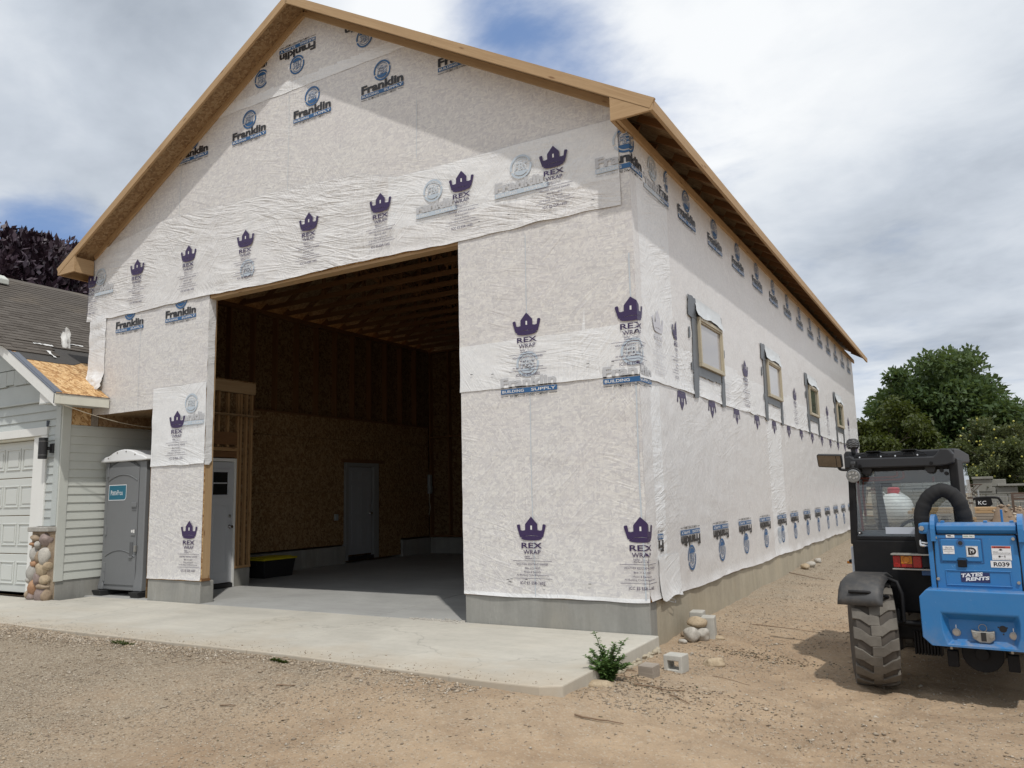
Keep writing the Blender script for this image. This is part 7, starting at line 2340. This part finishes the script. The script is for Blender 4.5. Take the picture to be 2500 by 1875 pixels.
# pale rubble and timber waste heap
random.seed(61)
hp = []
def heap(name, cx, cy, rx, ry, h, seed, label, cat='dirt pile', m='sandy_ground'):
    n = 46
    xs_ = np.linspace(-1.25, 1.25, n)
    A, B = np.meshgrid(xs_, xs_, indexing='ij')
    r_ = np.sqrt(A ** 2 + B ** 2)
    prof = np.clip(1 - r_ ** 1.5, 0, 1)
    hgt = h * prof * (1 + 0.5 * vnoise(A * 3 + seed, B * 3 + seed)) + 0.10 * h * vnoise(A * 9 + seed, B * 9) * (prof > 0.02) + 0.05 * h * vnoise(A * 22 + seed, B * 22) * (prof > 0.02)
    X_, Y_ = cx + A * rx, cy + B * ry
    base = gz(X_, Y_)
    Z_ = base + hgt - 0.02
    V = np.stack([X_.ravel(), Y_.ravel(), Z_.ravel()], 1)
    i_, j_ = np.meshgrid(np.arange(n - 1), np.arange(n - 1), indexing='ij')
    F = np.stack([i_ * n + j_, (i_ + 1) * n + j_, (i_ + 1) * n + j_ + 1, i_ * n + j_ + 1], -1).reshape(-1, 4)
    me = np_mesh(name, V, F)
    me.materials.append(MATS[m])
    for p in me.polygons:
        p.use_smooth = True
    root = thing(name, label, cat, (cx, cy, float(gz(np.array([cx]), np.array([cy]))[0])))
    link('soil', me, root)
    k = 1500
    a = rng.uniform(0, 2 * np.pi, k)
    rr2 = np.sqrt(rng.rand(k)) * 1.02
    u, v = rr2 * np.cos(a), rr2 * np.sin(a)
    ii = np.clip(((u + 1.25) / 2.5 * (n - 1)).astype(int), 0, n - 1)
    jj = np.clip(((v + 1.25) / 2.5 * (n - 1)).astype(int), 0, n - 1)
    zz = Z_[ii, jj]
    s = np.clip(rng.lognormal(-3.7, 0.5, k), 0.01, 0.08)
    base = OCT[None] * rng.uniform(.7, 1.2, (k, 6, 1)) * np.stack([s, s * .8, s * .7], 1)[:, None]
    V = base + np.stack([cx + u * rx, cy + v * ry, zz + s * .3], 1)[:, None]
    F = (OF[None] + (np.arange(k) * 6)[:, None, None]).reshape(-1, 3)
    pal = np.array([(0.36, 0.28, 0.20), (0.26, 0.20, 0.15), (0.20, 0.155, 0.125), (0.48, 0.42, 0.34), (0.15, 0.12, 0.10), (0.42, 0.33, 0.24)])
    T = np.repeat(pal[rng.randint(0, 6, k)], 6, 0)
    me = np_mesh('clods', V.reshape(-1, 3), F, T)
    me.materials.append(MATS['pebble'])
    o = link('clods', me, root)
    o['kind'] = 'stuff'
simple('turned_soil', (0.225, 0.17, 0.125), 0.95, 0.35, 6.0, spec=0.1, bstr=0.8, bscale=22.0)
heap('soil_pile', 3.38, 9.6, 0.85, 1.1, 1.02, 3.0, 'nearer brown pile of soil and gravel right of the cab', m='turned_soil')
heap('soil_pile', 3.85, 14.5, 0.8, 1.0, 0.98, 9.0, 'farther grey brown gravel pile right of the black bumper', m='turned_soil')
heap('rubble_pile', 2.9, 18.9, 1.6, 0.8, 0.55, 15.0, 'low wide heap of pale rubble beyond the planks', 'rubble', m='turned_soil')
# black off-road bumper with its plate
bb = thing('steel_bumper', 'black steel off-road bumper with hoop and lettered plate behind the soil pile', 'bumper', (3.2, 16.0, g1(3.2, 16)))
b = MB()
b.tube(smooth_path([(2.82, 16, 0.68), (2.83, 16, 0.92), (2.95, 16, 1.06), (3.1, 16, 1.09), (3.42, 16, 1.09), (3.52, 16, 1.04), (3.60, 16, 0.80)], 4), 0.030, 8)
b.build('hoop', 'machine_black', bb, smooth=60)
MB().prism([(2.98, 0.80), (3.22, 0.80), (3.36, 0.92), (3.34, 1.07), (2.98, 1.07)], 'y', 15.96, 15.99).build('plate', 'machine_black', bb, 0.004)
P = Print()
P.text('KC', 3.04, 3.22, 0.915, 1.01, 0, 0, 0.01)
o = link('lettering', P.mesh('lettering', ['sticker_white']), bb)
o.matrix_basis = Matrix.Translation((0, 15.955, 0)) @ RX
MB().prism([(15.85, 0.16), (16.15, 0.16), (16.15, 0.72), (15.95, 0.78), (15.80, 0.60)], 'x', 2.55, 4.1).build('bumper_bar', 'machine_black', bb, 0.02)
MB().box((2.95, 15.80, 0.42), (3.25, 15.86, 0.56)).build('winch_slot', 'cab_grey', bb, 0.006)
for x in (2.75, 3.9):
    MB().box((x - .06, 15.9, zg - 0.08), (x + .06, 16.1, 0.17)).build('foot', 'machine_black', bb)
# rusty rack frame / trailer at the right edge
tf = thing('trailer_frame', 'brown steel utility trailer frame with rails at the right edge', 'trailer', (4.4, 11.0, g1(4.4, 11)))
zg2 = g1(4.4, 11)
for x, y in ((3.62, 11.0), (5.6, 11.0), (3.95, 13.2), (5.9, 13.2)):
    MB().box((x - 0.022, y - 0.022, 0.40), (x + 0.022, y + 0.022, 1.21)).build('upright', 'rusty_steel', tf, 0.003)
for (a_, c_) in (((3.598, 11.0, 1.232), (5.65, 11.0, 1.232)), ((3.64, 11.0, 1.125), (5.58, 11.0, 1.125)), ((3.64, 11.0, 0.72), (5.58, 11.0, 0.72)), ((3.62, 11.02, 1.170), (3.95, 13.18, 1.17)), ((3.97, 13.2, 1.10), (5.88, 13.2, 1.10)), ((5.6, 11.02, 1.17), (5.9, 13.18, 1.17))):
    board('rail', a_, c_, 0.040, 0.040, 'rusty_steel', tf)
MB().box((3.60, 11.0, 0.34), (5.65, 13.3, 0.40)).build('bed', 'rusty_steel', tf)
for x in (3.62, 5.75):
    MB().lathe([(0.14, -0.07), (0.26, -0.08), (0.28, -0.04), (0.28, 0.04), (0.26, 0.08), (0.14, 0.07)], (x + 0.05, 12.3, zg2 + 0.28), 'x', 28).build('wheel', 'tyre_side', tf, smooth=40)
random.seed(33)
for k in range(9):
    a_ = random.uniform(-0.35, 0.35)
    x = random.uniform(3.9, 5.2)
    y = random.uniform(11.4, 12.9)
    z = 0.44 + k * 0.045
    ln = ('lowest', 'second', 'third', 'fourth', 'middle', 'sixth', 'seventh', 'eighth', 'topmost')[k]
    o = board('scrap_board', (x - 0.7 * math.cos(a_), y - 0.7 * math.sin(a_), z), (x + 0.7 * math.cos(a_), y + 0.7 * math.sin(a_), z + random.uniform(-.02, .05)), 0.09, 0.035, 'fir_lumber', None)
    tag(o, ln + ' loose pale board, counted upward, in the pile on the trailer bed', 'board', 'loose boards on the trailer')

# ------------------------------------------------------------------ trees
def tree(name, label, base, H, crown_c, crown_r, n_clump, n_leaf, leaf, L, seed, spread=0.28, trunk_r=0.16, droop=0.3, skirt=0.0, fruit=0, trunk_top=0.55, up_bias=0.35, clip=None):
    rs = np.random.RandomState(seed)
    root = thing(name, label, 'tree', base)
    B = Vector(base)
    cc = np.array(crown_c, float)
    cr = np.array(crown_r, float)
    # clump centres through the crown volume, denser to the outside
    C_ = []
    while len(C_) < n_clump:
        d = rs.normal(size=3)
        d /= np.linalg.norm(d)
        r_ = rs.uniform(0.25, 1.0) ** 0.5
        lump = 0.80 + 0.42 * (mnoise.noise(Vector(d * 1.9) + Vector((seed, 0, 0))) + 0.35)
        p = d * r_ * lump
        if p[2] < -0.75 + skirt:
            continue
        C_.append(cc + p * cr)
    C_ = np.array(C_)
    tr = MB()
    top = Vector((cc[0], cc[1], B.z + (cc[2] + cr[2] * 0.5 - B.z) * trunk_top * 1.6))
    tp = [B - Vector((0, 0, 0.2)), B.lerp(top, 0.35) + Vector((0.12, 0.05, 0)), B.lerp(top, 0.7) + Vector((-0.05, 0.1, 0)), top]
    tr.tube(smooth_path(tp, 4), [trunk_r * (1 - 0.75 * i / 12) for i in range(13)], 9)
    for k in range(0, len(C_), max(1, len(C_) // 34)):
        t = rs.uniform(0.35, 1.0)
        a_ = B.lerp(top, t)
        e = Vector(C_[k])
        mid = a_.lerp(e, 0.5) + Vector((rs.uniform(-.2, .2), rs.uniform(-.2, .2), 0.15))
        tr.tube([a_, mid, e], [trunk_r * 0.30 * (1.1 - t * .5), trunk_r * 0.16, trunk_r * 0.05], 5)
    tr.build('trunk', 'bark', root, smooth=60)
    k = rs.randint(0, len(C_), n_leaf)
    rad = spread * cr.mean() * rs.uniform(0.6, 1.25, len(C_))
    d = rs.normal(size=(n_leaf, 3))
    d /= np.linalg.norm(d, axis=1)[:, None]
    rr_ = rs.rand(n_leaf) ** 0.45
    P_ = C_[k] + d * (rad[k] * rr_)[:, None] * np.array([1.0, 1.0, 0.72])
    # sprays: leaves hang in small fans along twig directions
    out = P_ - cc
    out /= (np.linalg.norm(out, axis=1)[:, None] + 1e-6)
    D = out * 0.7 + rs.normal(size=(n_leaf, 3)) * 0.75 + np.array([0, 0, up_bias - droop])
    D /= np.linalg.norm(D, axis=1)[:, None]
    Nn = rs.normal(size=(n_leaf, 3)) * 0.7 + np.array([0, 0, 1.0])
    Sd = np.cross(D, Nn)
    Sd /= (np.linalg.norm(Sd, axis=1)[:, None] + 1e-6)
    Ls = L * rs.uniform(0.65, 1.35, n_leaf)
    Wd = Ls * 0.23
    dn = np.array([0, 0, -1.0])
    a0 = P_
    a1 = P_ + D * (Ls * .45)[:, None] + Sd * Wd[:, None]
    a2 = P_ + D * Ls[:, None] + dn * (Ls * droop * .5)[:, None]
    a3 = P_ + D * (Ls * .45)[:, None] - Sd * Wd[:, None]
    V = np.stack([a0, a1, a2, a3], 1)
    if clip is not None:
        ok = clip(P_)
        V = V[ok]
        k = k[ok]
    m_ = len(V)
    F = np.arange(m_ * 4).reshape(-1, 4)
    ctone = rs.rand(len(C_))
    tone = np.clip(0.55 * ctone[k] + 0.45 * rs.rand(m_), 0, 1)
    T = np.repeat(tone[:, None], 4, 0).repeat(3, 1)
    me = np_mesh('crown', V.reshape(-1, 3), F, T)
    me.materials.append(MATS[leaf])
    link('crown', me, root)
    if fruit:
        fb = MB()
        for q_ in range(fruit):
            p = C_[rs.randint(len(C_))] + rs.normal(size=3) * rad.mean() * 0.6
            fb.blob(p, (0.042, 0.042, 0.042), q_, 1, 0.05)
        o = fb.build('apples', 'apple_skin', root, smooth=180)
        o['kind'] = 'stuff'
    return root
zt0 = lambda x, y: float(gz0(np.array([x]), np.array([y]))[0])
tree('ash_tree', 'tall dark green spreading tree behind the garden wall', (2.1, 32, zt0(2.1, 32)), 8, (1.95, 32, 3.9), (3.5, 3.2, 3.0), 190, 76000, 'leaf_green', 0.26, 3, 0.27, 0.26, 0.25)
tree('ash_tree', 'dark green tree at the right rear edge of the yard', (6.2, 33, zt0(6.2, 33)), 6, (6.1, 33, 3.0), (2.0, 2.5, 2.0), 70, 18000, 'leaf_green', 0.26, 8, 0.28, 0.2, 0.25)
tree('maple_tree', 'olive green broad tree just behind the far corner of the shop', (0.3, 27, zt0(0.3, 27)), 5, (0.25, 27, 3.0), (1.95, 2.2, 1.75), 80, 26000, 'leaf_olive', 0.17, 5, 0.27, 0.10, 0.55)
tree('maple_tree', 'small dark olive shrubby tree low behind the cab', (2.0, 26, zt0(2.0, 26)), 3, (1.9, 26, 1.9), (1.5, 1.4, 1.05), 40, 12000, 'leaf_olive', 0.16, 15, 0.3, 0.08, 0.5)
tree('apple_tree', 'apple tree dotted with yellow green fruit right of the cab', (3.7, 24, zt0(3.7, 24)), 4, (3.75, 24, 2.15), (1.35, 1.5, 1.35), 70, 21000, 'leaf_apple', 0.13, 6, 0.28, 0.09, 0.35, fruit=230)
tree('shrub', 'bright green shrub at the right edge before the board fence', (5.3, 22.6, zt0(5.3, 22.6)), 2, (5.2, 22.6, 1.5), (0.8, 0.8, 0.7), 26, 6000, 'leaf_weed', 0.11, 9, 0.35, 0.05, 0.4)
tree('purple_plum_tree', 'dark purple-leaved tree rising behind the old house roof', (-27.5, 6.5, 0.0), 11, (-28.0, 6.4, 7.3), (5.8, 5.5, 4.6), 220, 76000, 'leaf_purple', 0.30, 4, 0.20, 0.24, 0.05, up_bias=0.75)
# rough grass and weeds along the foot of the wall
rs = np.random.RandomState(2)
n = 5200
gx = rs.uniform(-0.5, 6.5, n)
gy = rs.uniform(18.8, 21.9, n) 
gzv = gz(gx, gy)
h = rs.uniform(0.12, 0.55, n) * (0.5 + 1.0 * rs.rand(n))
a = rs.uniform(0, 2 * np.pi, n)
w = 0.016
V = np.stack([np.stack([gx - w * np.cos(a), gy - w * np.sin(a), gzv], 1), np.stack([gx + w * np.cos(a), gy + w * np.sin(a), gzv], 1), np.stack([gx + rs.normal(0, .12, n), gy + rs.normal(0, .12, n), gzv + h], 1)], 1)
me = np_mesh('rough_grass', V.reshape(-1, 3), np.arange(n * 3).reshape(-1, 3), rs.rand(n * 3)[:, None].repeat(3, 1))
me.materials.append(MATS['leaf_apple'])
tag(link('rough_grass', me), 'rough dry green grass along the foot of the garden wall', 'grass', kind='stuff')
